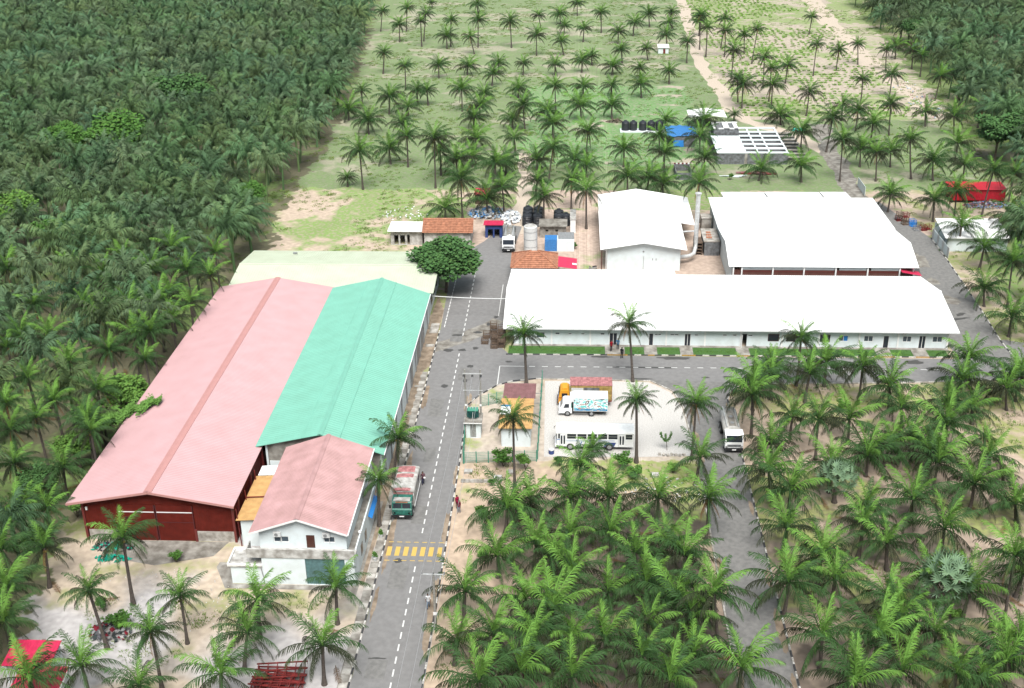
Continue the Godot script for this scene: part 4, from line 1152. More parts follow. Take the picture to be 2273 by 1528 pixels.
	struct("verge", sheet(pv([-22.4, -100, -21.6, -100, -21.3, -150, -20.5, -152, -20.5, -172, -22.0, -178, -22.6, -160]), 0.024), M.soil)
	struct("paved_apron", sheet(pv([-23.0, -98, -22.1, -98, -21.9, -116, -22.9, -116]), 0.034), M.concrete)
	for k in 5:
		var s := begin()
		span(s, Vector3(-21.9, 0.03, [-128, -136.5, -145.2, -158.3, -163.2][k]), Vector3(-20.6, 0.07, [-128, -136.5, -145.2, -158.3, -163.2][k] - [0.4, 0.4, 0.5, 0.9, 3.6][k]))
		part(fp, "drain_cover", s, M.pale_concrete if k > 2 else M.concrete)

# ---------------------------------------------------------------- buildings
func walls_box(parent, m: Material, x0: float, x1: float, z0: float, z1: float, h: float, thick := 0.2, n := "wall") -> void:
	# side and back walls of a house whose front (z0) is built apart
	for s in [[x0, x0 + thick], [x1 - thick, x1]]:
		var st := begin()
		span(st, Vector3(s[0], 0, z1), Vector3(s[1], h, z0 - thick - 0.002))
		part(parent, n, st, m)
	var b := begin()
	span(b, Vector3(x0 + thick + 0.002, 0, z1), Vector3(x1 - thick - 0.002, h, z1 + thick))
	part(parent, n, b, m)

func red_warehouse() -> void:
	var t := thing("red_warehouse", "long dark red warehouse with faded pink metal roof and sliding doors", "warehouse")
	gable_roof(t, "z", -55.5, -36.7, -106.5, -168.6, 5.22, 6.9, M.roof_pink, M.roof_pink_cap, 0.33, 0.02, 0.45)
	var st := begin()
	for s in [[-55.5, -46.1], [-36.7, -46.1]]:
		bar(st, Vector3(s[0], 5.1, -106.45), Vector3(s[1], 6.78, -106.45), 0.07, 0.26)
	part(t, "barge_board", st, M.roof_pink_cap)
	# front gable with plinth, sliding doors and posts
	var z := -107.3
	var g := begin()
	var e := 1.35
	ext(g, pv([-54.1, e, -50.2, e, -50.2, 4.75, -41.6, 4.75, -41.6, e, -37.1, e, -37.1, 5.2, -46.1, 6.7, -54.1, 5.2]), z - 0.2, z)
	part(t, "front_wall", g, M.red_wall)
	# fine vertical cladding ribs on the front wall
	var rib := begin()
	var x := -53.9
	while x < -37.2:
		if x < -50.3 or x > -41.5:
			span(rib, Vector3(x, e + 0.02, z), Vector3(x + 0.06, 5.0, z + 0.025))
		x += 0.3
	part(t, "cladding_rib", rib, M.red_wall)
	for s in [[-53.8, -50.2], [-41.5, -37.3]]:
		var p := begin()
		span(p, Vector3(s[0], 0, z - 0.25), Vector3(s[1], e, z + 0.03))
		part(t, "plinth", p, M.pale_concrete)
	for s in [[-50.15, -45.95], [-45.85, -41.65]]:
		var p := begin()
		span(p, Vector3(s[0], 0.05, z - 0.1), Vector3(s[1], 4.72, z + 0.06))
		var d := part(t, "sliding_door", p, M.red_wall)
		var w := begin()
		span(w, Vector3(s[0], 3.75, z + 0.062), Vector3(s[1], 3.85, z + 0.1))
		part(d, "white_rail", w, M.white_paint)
		var f := begin()
		for q in [s[0], s[1] - 0.1]:
			span(f, Vector3(q, 0.05, z + 0.062), Vector3(q + 0.1, 4.72, z + 0.1))
		span(f, Vector3(s[0] + 0.1, 2.45, z + 0.062), Vector3(s[1] - 0.1, 2.53, z + 0.09))
		part(d, "door_frame", f, M.maroon_frame)
	for px in [-54.05, -50.2, -41.6, -37.15]:
		var p := begin()
		span(p, Vector3(px - 0.13, 0, z - 0.02), Vector3(px + 0.13, 1.6 if px > -51 and px < -41 else 5.1, z + 0.16))
		part(t, "post", p, M.red_trim)
	for px in [-54.1, -37.3]:
		var p := begin()
		span(p, Vector3(px, 0, -168.3), Vector3(px + 0.2, 5.2, z - 0.22))
		part(t, "side_wall", p, M.red_wall)
	var zz := -109.0
	while zz > -166:
		var p := begin()
		span(p, Vector3(-37.08, 0, zz), Vector3(-36.85, 5.1, zz + 0.2))
		part(t, "wall_post", p, M.red_trim)
		zz -= 5.5
	gable_end(t, "back_wall", M.red_wall, -54.1, -37.1, 0, 5.2, 6.7, -168.2, 0.2)
	var la := begin()
	span(la, Vector3(-53.7, 4.0, z + 0.02), Vector3(-53.5, 4.35, z + 0.2))
	part(t, "wall_lamp", la, M.white_paint)
	struct("concrete_apron", sheet(pv([-53, -107.2, -38, -107.2, -39, -104.5, -45, -102.6, -51, -104]), 0.012), M.patch_grey)

func green_warehouse() -> void:
	var t := thing("green_warehouse", "white walled warehouse with mint green metal roof beside the main road", "warehouse")
	part(t, "roof_slope", slope(Vector3(-29.5, 7.2, -119.0), Vector3(0, 0, -49), Vector3(-7.9, -1.75, 0), 0.5, 0.03), M.roof_green)
	part(t, "roof_slope", slope(Vector3(-29.5, 7.2, -119.0), Vector3(0, 0, -49), Vector3(7.45, -2.6, 0), 0.5, 0.03), M.roof_green)
	var cap := begin()
	quad(cap, Vector3(-29.5, 7.3, -119), Vector3(-29.5, 7.3, -168), Vector3(-29.82, 7.19, -168), Vector3(-29.82, 7.19, -119), UP)
	quad(cap, Vector3(-29.5, 7.3, -119), Vector3(-29.5, 7.3, -168), Vector3(-29.18, 7.15, -168), Vector3(-29.18, 7.15, -119), UP)
	part(t, "ridge_cap", cap, M.roof_green)
	# folded flashing lines half way down
	var st := begin()
	for s in [[-31.6, 6.745], [-27.4, 6.475]]:
		bar(st, Vector3(s[0], s[1], -119.02), Vector3(s[0], s[1], -167.98), 0.28, 0.06)
	part(t, "roof_flashing", st, M.roof_green)
	var w := begin()
	span(w, Vector3(-22.6, 0, -167.6), Vector3(-22.35, 4.65, -119.6))
	part(t, "side_wall", w, M.white_wall)
	var w2 := begin()
	span(w2, Vector3(-36.4, 0, -167.6), Vector3(-36.15, 5.6, -119.6))
	part(t, "side_wall", w2, M.white_wall)
	var fw := begin()
	ext(fw, pv([-36.1, 0, -22.62, 0, -22.62, 4.7, -29.5, 7.05, -36.1, 5.62]), -119.8, -119.6)
	part(t, "front_wall", fw, M.concrete)
	var bw := begin()
	ext(bw, pv([-36.1, 0, -22.62, 0, -22.62, 4.7, -29.5, 7.05, -36.1, 5.62]), -167.6, -167.4)
	part(t, "back_wall", bw, M.white_wall)
	var wp := begin()
	span(wp, Vector3(-36.0, 0, -119.58), Vector3(-30, 3.2, -119.5))
	part(t, "painted_dado", wp, M.white_wall)
	var z := -121.0
	while z > -166:
		var p := begin()
		span(p, Vector3(-22.34, 0, z - 0.12), Vector3(-22.18, 4.5, z + 0.12))
		part(t, "pilaster", p, M.grey_metal)
		z -= 4.85
	var gt := begin()
	bar(gt, Vector3(-22.0, 4.52, -119.1), Vector3(-22.0, 4.52, -167.9), 0.1, 0.1)
	part(t, "gutter", gt, M.white_paint)
	for zz in [-153.2, -146.0, -158.0]:
		var d := begin()
		span(d, Vector3(-22.34, 0.05, zz - 1.2), Vector3(-22.28, 3.2, zz + 1.2))
		part(t, "door", d, M.grey_metal)

func pale_warehouse() -> void:
	var t := thing("pale_roofed_warehouse", "white warehouse with weathered pale green roof behind the pink and mint roofs", "warehouse")
	gable_roof(t, "x", -54.6, -21.6, -168.2, -186.3, 4.6, 5.75, M.roof_pale, M.roof_pale, 0.4, 0.03, 0.25)
	for z in [-168.9, -185.7]:
		var w := begin()
		span(w, Vector3(-54.0, 0, z - 0.1), Vector3(-22.5, 4.5, z + 0.1))
		part(t, "long_wall", w, M.white_wall)
	for x in [-54.0, -22.5]:
		var e := begin()
		var poly := PackedVector3Array()
		quad(e, Vector3(x, 0, -168.8), Vector3(x, 0, -185.8), Vector3(x, 4.5, -185.8), Vector3(x, 4.5, -168.8), Vector3(signf(x + 40), 0, 0))
		tri(e, Vector3(x, 4.5, -168.8), Vector3(x, 4.5, -185.8), Vector3(x, 5.6, -177.25), Vector3(signf(x + 40), 0, 0))
		part(t, "end_wall", e, M.white_wall)
	for z in [-172.5, -176.0, -180, -183.5]:
		var d := begin()
		span(d, Vector3(-22.49, 0.1 if z < -180 else 1.2, z - 0.9), Vector3(-22.42, 2.4, z + 0.9))
		part(t, "window", d, M.dark_glass)
	var v := begin()
	span(v, Vector3(-47.2, 5.05, -184.0), Vector3(-46.5, 5.25, -183.7))
	part(t, "roof_vent", v, M.grey_metal)

func office() -> void:
	var t := thing("office_building", "two storey white office with rose pink gable roof and balcony", "office building")
	var z := -99.8
	var u := -101.25
	gable_roof(t, "z", -33.5, -23.05, -100.6, -118.3, 5.85, 7.68, M.roof_rose, M.roof_rose, 0.28, 0.025, 0.28)
	var bb := begin()
	for s in [-33.5, -23.05]:
		bar(bb, Vector3(s, 5.76, -100.56), Vector3(-28.28, 7.59, -100.56), 0.05, 0.2)
	part(t, "barge_board", bb, M.white_paint)
	var eg := begin()
	bar(eg, Vector3(-23.0, 5.78, -100.6), Vector3(-23.0, 5.78, -118.3), 0.14, 0.12)
	part(t, "gutter", eg, M.white_paint)
	# ground floor front: garage with teal door
	wall_x(t, "ground_wall", M.white_wall, -32.2, -22.4, 0, 3.42, z, 0.2, [[-27.6, 0.05, -23.4, 3.3]])
	var d := begin()
	span(d, Vector3(-27.58, 0.06, z - 0.15), Vector3(-23.42, 3.28, z - 0.09))
	for k in 14:
		span(d, Vector3(-27.5 + k * 0.3, 0.08, z - 0.09), Vector3(-27.42 + k * 0.3, 3.26, z - 0.06))
	part(t, "garage_door", d, M.teal_door)
	# balcony slab and parapet
	var b := begin()
	span(b, Vector3(-33.7, 3.42, u + 0.02), Vector3(-22.3, 3.62, z + 0.1))
	part(t, "balcony_slab", b, M.stained_white)
	var p := begin()
	span(p, Vector3(-33.7, 3.622, z - 0.04), Vector3(-22.3, 4.5, z + 0.1))
	span(p, Vector3(-33.7, 3.622, u + 0.05), Vector3(-33.58, 4.5, z - 0.042))
	part(t, "parapet", p, M.stained_white)
	# upper wall with windows and door
	wall_x(t, "upper_wall", M.white_wall, -32.6, -23.35, 3.42, 5.8, u, 0.2, [[-31.05, 4.35, -29.45, 5.1], [-27.6, 3.65, -26.7, 5.3], [-25.75, 4.4, -24.55, 5.15]])
	window_x(t, -31.05, 4.35, -29.45, 5.1, u, M.white_paint, 2)
	window_x(t, -25.75, 4.4, -24.55, 5.15, u, M.white_paint, 2)
	var ud := begin()
	span(ud, Vector3(-27.6, 3.66, u - 0.12), Vector3(-26.7, 5.3, u - 0.05))
	var du := part(t, "balcony_door", ud, M.wood_door)
	for k in 3:
		var q := begin()
		span(q, Vector3(-27.48, 3.75 + k * 0.5, u - 0.05), Vector3(-26.82, 4.15 + k * 0.5, u - 0.03))
		part(du, "door_panel", q, M.wood_door)
	var gg := begin()
	ext(gg, pv([-32.6, 5.802, -23.35, 5.802, -28.0, 7.55, -28.6, 7.55]), u - 0.2, u)
	part(t, "gable_wall", gg, M.white_wall)
	# air conditioner units
	for x in [-30.6, -25.4]:
		var a := begin()
		span(a, Vector3(x - 0.4, 5.2, u + 0.03), Vector3(x + 0.4, 5.75, u + 0.32))
		var ac := part(t, "air_conditioner", a, M.plastic_white)
		var f := begin()
		tube(f, [Vector3(x - 0.08, 5.47, u + 0.32), Vector3(x - 0.08, 5.47, u + 0.335)], 0.2, 0.2, 14)
		part(ac, "fan_grille", f, M.grey_metal)
		var pi := begin()
		tube(pi, [Vector3(x + 0.3, 5.2, u + 0.1), Vector3(x + 0.28, 4.3, u + 0.05)], 0.02, 0.02, 4)
		part(ac, "pipe", pi, M.plastic_white)
	# body of the house
	for s in [[-32.6, -32.4], [-23.55, -23.35]]:
		var w := begin()
		span(w, Vector3(s[0], 0, -118.0), Vector3(s[1], 5.8, u - 0.202))
		part(t, "side_wall", w, M.white_wall)
	gable_end(t, "back_wall", M.white_wall, -32.6, -23.35, 0, 5.8, 7.5, -117.8, 0.2)
	# lower side wing with a flat concrete roof along the road
	var sw := begin()
	span(sw, Vector3(-22.55, 0, -116.0), Vector3(-22.4, 3.55, z - 0.202))
	part(t, "road_side_wall", sw, M.white_wall)
	var sr := begin()
	span(sr, Vector3(-23.34, 3.1, -116.0), Vector3(-22.552, 3.25, z - 0.3))
	part(t, "side_roof", sr, M.concrete)
	for k in 3:
		var wz: float = [-104.2, -106.7, -112.5][k]
		var q := begin()
		span(q, Vector3(-22.4, 1.0, wz - 0.5), Vector3(-22.37, 2.3, wz + 0.5))
		part(t, "side_window", q, M.dark_glass)
	var aw := begin()
	ext(aw, pv([-22.4, 2.75, -21.95, 2.45, -21.95, 2.41, -22.4, 2.71]), -113.2, -108.8)
	part(t, "blue_awning", aw, M.blue)
	var lp := begin()
	lathe(lp, [Vector2(0.001, 0.0), Vector2(0.16, 0.06), Vector2(0.2, 0.2), Vector2(0.14, 0.33), Vector2(0.001, 0.38)], 10, Vector3(-22.48, 3.6, -104.2))
	part(t, "globe_lamp", lp, M.white_paint)
	# box annex with a parapet roof
	var an := begin()
	span(an, Vector3(-35.6, 0, -102.6), Vector3(-32.202, 2.2, z))
	part(t, "annex_wall", an, M.white_wall)
	var ar := begin()
	span(ar, Vector3(-35.9, 2.2, -102.7), Vector3(-32.2, 2.36, z + 0.15))
	part(t, "annex_roof", ar, M.stained_white)
	var pp := begin()
	span(pp, Vector3(-35.9, 2.36, -102.7), Vector3(-35.75, 2.62, z + 0.15))
	span(pp, Vector3(-35.748, 2.36, z), Vector3(-32.2, 2.56, z + 0.15))
	span(pp, Vector3(-35.748, 2.36, -102.7), Vector3(-33.72, 2.62, -102.55))
	part(t, "annex_parapet", pp, M.white_paint)
	var pipe := begin()
	tube(pipe, [Vector3(-32.3, 2.3, z + 0.2), Vector3(-32.15, 0.9, z + 0.08), Vector3(-32.15, 0.05, z + 0.08)], 0.04, 0.04, 6)
	part(t, "drain_pipe", pipe, M.grey_metal)
	struct("concrete_path", sheet(pv([-38.1, -102.5, -38, -103.4, -36.7, -103.4, -35.6, -99.7, -22.3, -99.7, -22.2, -98.9, -36.2, -98.9]), 0.03), M.concrete)
	# stepped parapet walls and the orange roofed store between office and warehouse
	var s := thing("orange_roofed_store", "narrow white store with orange sheet roof between office and warehouse", "store room")
	part(s, "roof_sheet", slope(Vector3(-34.3, 3.75, -106.2), Vector3(0, 0, -9.2), Vector3(-2.3, -0.15, 0), 0.3, 0.02), M.roof_orange)
	part(s, "back_roof_sheet", slope(Vector3(-34.3, 3.8, -115.5), Vector3(0, 0, -2.1), Vector3(-2.1, -0.15, 0), 0.3, 0.02), M.roof_white)
	var f := begin()
	span(f, Vector3(-36.2, 0, -106.8), Vector3(-32.62, 3.5, -106.6))
	part(s, "front_wall", f, M.white_wall)
	var g := begin()
	span(g, Vector3(-36.2, 0, -117.5), Vector3(-36.0, 3.5, -106.81))
	part(s, "side_wall", g, M.white_wall)
	for k in 3:
		var pz: float = [-106.5, -110.3, -114.6][k]
		var q := begin()
		tube(q, [Vector3(-36.35, 0, pz), Vector3(-36.5, 4.9, pz)], 0.06, 0.06, 6)
		part(s, "steel_post", q, M.steel_red)
	var br := begin()
	bar(br, Vector3(-36.5, 3.78, -110.6), Vector3(-34.3, 3.92, -110.6), 0.12, 0.08)
	part(s, "roof_batten", br, M.steel_red)

func long_building() -> void:
	var t := thing("long_white_building", "long single storey white building with bright white roof and many small windows", "building")
	gable_roof(t, "x", -10.15, 56.9, -158.6, -180.4, 3.15, 5.15, M.roof_white, M.roof_white, 0.35, 0.03, 0.25)
	var z := -159.5
	var wins := [[-5.2, 1.15, -3.9, 2.1, 1], [-2.36, 1.72, -1.66, 2.1, 1], [-0.4, 1.74, 0.14, 2.02, 1], [1.5, 1.74, 2.1, 2.02, 1], [4.4, 1.72, 5.05, 2.1, 1], [12.5, 1.76, 13.5, 2.06, 2], [14.8, 1.76, 16.1, 2.06, 2], [18.4, 1.74, 19.0, 2.02, 1], [22.6, 1.76, 23.25, 2.06, 1], [24.1, 1.76, 24.7, 2.06, 1], [26.32, 1.74, 27.05, 2.06, 1], [39.7, 1.1, 41.1, 2.05, 2], [43.4, 1.1, 44.75, 2.05, 2], [49.05, 1.1, 50.35, 2.05, 2], [53.4, 1.1, 54.85, 2.05, 2]]
	var maroon := [[29.3, 1.0, 30.95, 2.2, 1], [32.0, 1.0, 33.4, 2.2, 1], [34.6, 1.0, 35.4, 2.2, 1], [36.8, 1.0, 38.45, 2.2, 1]]
	var doors := [[5.75, 0.05, 6.95, 2.1, 2], [11.65, 0.05, 12.35, 2.1, 1], [16.95, 0.05, 17.9, 2.1, 2], [25.4, 0.05, 26.2, 2.15, 0], [46.25, 0.05, 47.1, 2.1, 1], [51.45, 0.05, 52.45, 2.15, 2]]
	var holes := []
	for a in [wins, maroon, doors]:
		for w in a:
			holes.append([w[0], w[1], w[2], w[3]])
	wall_x(t, "front_wall", M.white_wall, -8.6, 55.7, 0, 3.2, z, 0.22, holes)
	for w in wins:
		window_x(t, w[0], w[1], w[2], w[3], z, M.white_paint, w[4])
	for w in maroon:
		window_x(t, w[0], w[1], w[2], w[3], z + 0.05, M.maroon_frame, w[4], M.dark_glass)
	var bl := begin()
	span(bl, Vector3(40.45, 1.17, z - 0.065), Vector3(41.02, 1.98, z - 0.045))
	part(t, "blue_blind", bl, M.blue)
	for w in doors:
		if w[4] == 0:
			var d := begin()
			span(d, Vector3(w[0] - 0.02, w[1], z - 0.1), Vector3(w[0] + 0.06, w[3], z + 0.5))
			part(t, "open_door", d, M.white_paint)
			var dk := begin()
			span(dk, Vector3(w[0], 0.03, z - 2.5), Vector3(w[2] + 0.6, 2.3, z - 2.4))
			part(t, "inner_wall", dk, M.grey_block)
		else:
			window_x(t, w[0], w[1], w[2], w[3], z, M.white_paint, w[4], M.dark_glass, "glazed_door")
	for px in [-2.9, 2.9, 14.25, 20.0, 25.3, 31.4, 36.8, 42.7, 48.4, 55.6]:
		var p := begin()
		span(p, Vector3(px - 0.13, 0.1, z), Vector3(px + 0.13, 2.7, z + 0.1))
		span(p, Vector3(px - 0.2, 2.702, z), Vector3(px + 0.2, 3.05, z + 0.42))
		part(t, "pilaster", p, M.white_paint)
	var base := begin()
	span(base, Vector3(-8.7, 0, z + 0.002), Vector3(55.8, 0.16, z + 0.6))
	part(t, "plinth", base, M.concrete)
	var gt := begin()
	bar(gt, Vector3(-10.1, 3.05, -158.55), Vector3(56.9, 3.05, -158.55), 0.14, 0.13)
	part(t, "gutter", gt, M.plastic_white)
	for x in [-8.6, 55.5]:
		var w := begin()
		span(w, Vector3(x, 0, -179.6), Vector3(x + 0.2, 3.15, z - 0.222))
		part(t, "end_wall", w, M.white_wall if x > 0 else M.brown_wall)
		var g := begin()
		tri(g, Vector3(x + 0.1, 3.15, -179.6), Vector3(x + 0.1, 3.15, z), Vector3(x + 0.1, 5.0, -169.5), Vector3(signf(x), 0, 0))
		part(t, "gable_wall", g, M.white_wall)
	var bw := begin()
	span(bw, Vector3(-8.6, 0, -179.9), Vector3(55.7, 3.1, -179.7))
	part(t, "back_wall", bw, M.white_wall)
	# raised strip where the far eave steps out
	part(t, "rear_canopy", slope(Vector3(-10.1, 3.26, -180.0), Vector3(27.2, 0, 0), Vector3(0, -0.1, -2.3), 0.35, 0.03), M.roof_white)
	for k in 2:
		var w := begin()
		span(w, Vector3([13.3, 48.9][k], 2.35, z + 0.02), Vector3([13.7, 49.3][k], 2.6, z + 0.4))
		part(t, "wall_lamp", w, M.plastic_white)
	var a := begin()
	span(a, Vector3(55.72, 1.6, -161.5), Vector3(56.1, 2.4, -160.6))
	part(t, "air_conditioner", a, M.plastic_white)
	# lawns and ramps
	var xs := [-9.3, 5.1, 8.0, 10.9, 12.8, 16.2, 18.1, 24.5, 26.4, 44.9, 47.1, 50.2, 52.4, 55.3]
	var lawn := mat("lawn", lin(0.07, 0.17, 0.035), 0.9, 0.0, noise_tex(0.05, 5, Color(0.55, 0.6, 0.5), Color(1, 1, 1), 512, 61), 0.25)
	var tufts := []
	for i in 7:
		var l := begin()
		span(l, Vector3(xs[i * 2] + 0.02, 0, -158.88), Vector3(xs[i * 2 + 1] - 0.02, 0.1, -156.2 - 0.009 * xs[i * 2]))
		var o := struct("lawn" if i == 0 else "lawn_%03d" % i, l, lawn)
		for k in int((xs[i * 2 + 1] - xs[i * 2]) * 22):
			var v := rng.randf_range(0.7, 1.2)
			tufts.append([Transform3D(Basis(UP, rng.randf() * TAU).scaled(Vector3.ONE * rng.randf_range(0.35, 0.6)), Vector3(rng.randf_range(xs[i * 2] + 0.3, xs[i * 2 + 1] - 0.3), 0.09, rng.randf_range(-158.6, -156.9))), Color(v, v, v)])
		if i < 6:
			var r := begin()
			var a0: float = xs[i * 2 + 1]
			var a1: float = xs[i * 2 + 2]
			quad(r, Vector3(a0, 0.17, -158.9), Vector3(a1, 0.17, -158.9), Vector3(a1, 0.15, -156.15 - 0.009 * a0), Vector3(a0, 0.15, -156.15 - 0.009 * a0), UP)
			quad(r, Vector3(a0, 0.17, -158.9), Vector3(a0, 0.15, -156.15 - 0.009 * a0), Vector3(a0, 0, -156.15), Vector3(a0, 0, -158.9), Vector3.LEFT)
			quad(r, Vector3(a1, 0.17, -158.9), Vector3(a1, 0.15, -156.15 - 0.009 * a0), Vector3(a1, 0, -156.15), Vector3(a1, 0, -158.9), Vector3.RIGHT)
			struct("entrance_path" if i == 0 else "entrance_path_%03d" % i, r, M.concrete)
	scatter("lawn_grass", "short green grass on the strips before the white building", "grass", tuft_mesh(9, 20, 0.22, 0.05, 0.4), M.grass_blade, tufts)

func big_building() -> void:
	var t := thing("white_factory_hall", "wide white roofed factory hall with a brown clerestory band behind the long building", "factory hall")
	part(t, "roof_slope", slope(Vector3(26.0, 6.0, -188.5), Vector3(31, 0, 0), Vector3(0, -2.0, 6.5), 0.4, 0.03), M.roof_white)
	part(t, "roof_slope", slope(Vector3(26.0, 6.0, -188.5), Vector3(31, 0, 0), Vector3(0, -1.4, -10.5), 0.4, 0.03), M.roof_white)
	part(t, "low_roof", slope(Vector3(26.0, 4.6, -199.0), Vector3(31.2, 0, 0), Vector3(0, -0.1, -17.8), 0.4, 0.03), M.roof_white)
	for s in [[29.0, 37.3, 3.9], [37.5, 48.0, 3.95], [48.2, 53.2, 4.0]]:
		part(t, "rear_roof", slope(Vector3(s[0], 4.6, -215.4), Vector3(s[1] - s[0], 0, 0), Vector3(0, s[2] - 4.6, -6.5), 0.4, 0.03), M.roof_white)
	# clerestory band facing the camera
	var z := -182.5
	var w := begin()
	span(w, Vector3(26.6, 0, z - 0.2), Vector3(56.2, 3.25, z))
	part(t, "front_wall", w, M.brown_wall)
	var xs := [28.2, 33.3, 38.4, 43.6, 48.8, 54.0]
	for i in 5:
		var p := begin()
		span(p, Vector3(xs[i] + (0.6 if i > 2 else 0.1), 3.26, z - 0.15), Vector3(xs[i + 1] - 0.1, 4.0, z - 0.05))
		part(t, "clerestory_panel", p, M.white_wall)
		var r := begin()
		span(r, Vector3(xs[i] + 0.1, 2.95, z), Vector3(xs[i + 1] - 0.1, 3.05, z + 0.06))
		part(t, "rail", r, M.red_trim)
	for x in xs + [26.8]:
		var p := begin()
		span(p, Vector3(x - 0.11, 1.9, z + 0.01), Vector3(x + 0.11, 3.98, z + 0.3))
		part(t, "post", p, M.white_paint)
	for x in [26.5, 56.2]:
		var q := begin()
		span(q, Vector3(x, 0, -216.4), Vector3(x + 0.2, 4.3, z - 0.21))
		part(t, "side_wall", q, M.white_wall)
	var b := begin()
	span(b, Vector3(29.2, 0, -221.6), Vector3(53.0, 3.9, -221.4))
	part(t, "back_wall", b, M.white_wall)
	for x in [29.2, 52.8]:
		var q := begin()
		span(q, Vector3(x, 0, -221.38), Vector3(x + 0.2, 3.9, -216.42))
		part(t, "rear_side_wall", q, M.white_wall)
	var m := begin()
	quad(m, Vector3(54.1, 3.5, -181.2), Vector3(57.4, 2.9, -181.2), Vector3(57.4, 2.8, -183.3), Vector3(54.1, 3.5, -183.3), UP)
	part(t, "magenta_flashing", m, M.roof_magenta)

func white_shed() -> void:
	var t := thing("white_boiler_shed", "tall white shed with gable front and metal flue pipe", "shed")
	part(t, "roof_slope", slope(Vector3(12.32, 5.4, -189.0), Vector3(0, 0, -30), Vector3(-7.42, -1.25, 0), 0.35, 0.03), M.roof_white)
	part(t, "roof_slope", slope(Vector3(12.32, 5.4, -189.0), Vector3(0, 0, -14), Vector3(7.42, -1.25, 0), 0.35, 0.03), M.roof_white)
	part(t, "roof_slope", slope(Vector3(12.32, 5.4, -203.0), Vector3(0, 0, -16), Vector3(9.98, -1.68, 0), 0.35, 0.03), M.roof_white)
	gable_end(t, "front_wall", M.white_wall, 6.15, 18.7, 0, 4.1, 5.1, -190.0, 0.2)
	for x in [6.15, 18.5]:
		var w := begin()
		span(w, Vector3(x, 0, -218.5), Vector3(x + 0.2, 4.1, -190.21))
		part(t, "side_wall", w, M.white_wall)
	gable_end(t, "back_wall", M.white_wall, 6.4, 18.45, 0, 4.1, 5.0, -218.4, 0.2)
	var s := begin()
	span(s, Vector3(12.35, 0, -189.99), Vector3(12.42, 2.6, -189.96))
	part(t, "door_seam", s, M.grey_metal)
	var v := begin()
	tube(v, [Vector3(12.35, 3.5, -190), Vector3(12.35, 3.5, -189.93)], 0.16, 0.16, 12)
	part(t, "vent", v, M.grey_metal)
	for k in 2:
		var q := begin()
		span(q, Vector3(13.9 + k * 0.6, 1.9, -189.99), Vector3(14.02 + k * 0.6, 2.25, -189.95))
		part(t, "bracket", q, M.grey_metal)
	for x in [5.15, 5.9]:
		var q := begin()
		tube(q, [Vector3(x, 0, -189.4), Vector3(x, 4.2, -189.4)], 0.09 if x < 5.5 else 0.05, 0.09 if x < 5.5 else 0.05, 6)
		part(t, "post", q, M.brown_wall if x < 5.5 else M.white_paint)
	var dp := begin()
	tube(dp, [Vector3(5.2, 4.15, -189.0), Vector3(6.0, 3.75, -189.6), Vector3(6.08, 3.4, -189.85), Vector3(6.08, 0.1, -189.85)], 0.05, 0.05, 6)
	part(t, "drain_pipe", dp, M.white_paint)
	# flue
	var f := thing("flue_stack", "tall galvanised flue pipe with a rain cap beside the boiler shed", "chimney", Vector3(21.8, 0, -195.5))
	var st := begin(false)
	tube(st, [Vector3(-3.2, 1.3, 2.6), Vector3(-1.2, 1.3, 1.8), Vector3(-0.35, 1.45, 1.0), Vector3(-0.05, 2.2, 0.25), Vector3(0, 3.2, 0)], 0.36, 0.36, 12, false)
	part(f, "elbow", st, M.galvanised)
	for k in 3:
		var p := begin(false)
		tube(p, [Vector3(0, 3.2 + k * 2.9, 0), Vector3(0, 6.08 + k * 2.9, 0)], 0.38, 0.38, 14, false)
		tube(p, [Vector3(0, 6.0 + k * 2.9, 0), Vector3(0, 6.12 + k * 2.9, 0)], 0.42, 0.42, 14, true)
		part(f, "pipe_section", p, M.galvanised)
	var c := begin(false)
	lathe(c, [Vector2(0.42, 11.95), Vector2(0.56, 12.15), Vector2(0.56, 12.3), Vector2(0.001, 12.45)], 14)
	part(f, "rain_cap", c, M.galvanised)
	var b := begin()
	tube(b, [Vector3(-2.2, 5.0, -0.5), Vector3(-0.3, 5.3, 0)], 0.14, 0.14, 8)
	part(f, "branch_pipe", b, M.galvanised)
	# block tank house between shed and hall
	var g := thing("concrete_tank_house", "small grey block tank house with flat pale roof beside the factory hall", "tank house")
	var w := begin()
	span(w, Vector3(23.6, 0, -203.6), Vector3(26.3, 2.6, -197.3))
	part(g, "block_wall", w, M.grey_block)
	var r := begin()
	span(r, Vector3(23.4, 2.6, -203.8), Vector3(26.35, 2.8, -197.2))
	part(g, "roof_slab", r, M.pale_concrete)
	for k in 3:
		var q := begin()
		span(q, Vector3(24.0 + k * 0.1, 2.8, -199.3 - k * 1.3), Vector3(25.0, 2.95, -198.7 - k * 1.3))
		part(g, "clay_cover", q, M.tile_orange)
	var gv := thing("grey_tank", "grey upright box tank behind the block tank house", "tank", Vector3(25.2, 0, -211))
	var gs := begin()
	span(gs, Vector3(-0.9, 0, -1.2), Vector3(0.9, 2.6, 1.2))
	part(gv, "body", gs, M.concrete)
	var gl := begin()
	span(gl, Vector3(-1.0, 2.6, -1.3), Vector3(1.0, 2.72, 1.3))
	part(gv, "lid", gl, M.pale_concrete)
	var rb := thing("scaffold_rack", "dark timber rack stacked beside the flue", "rack", Vector3(22.6, 0, -199))
	for k in 4:
		var q := begin()
		span(q, Vector3(-0.7, 0.4 + k * 0.6, -1.5), Vector3(0.7, 0.52 + k * 0.6, 1.5))
		part(rb, "shelf", q, M.wood)
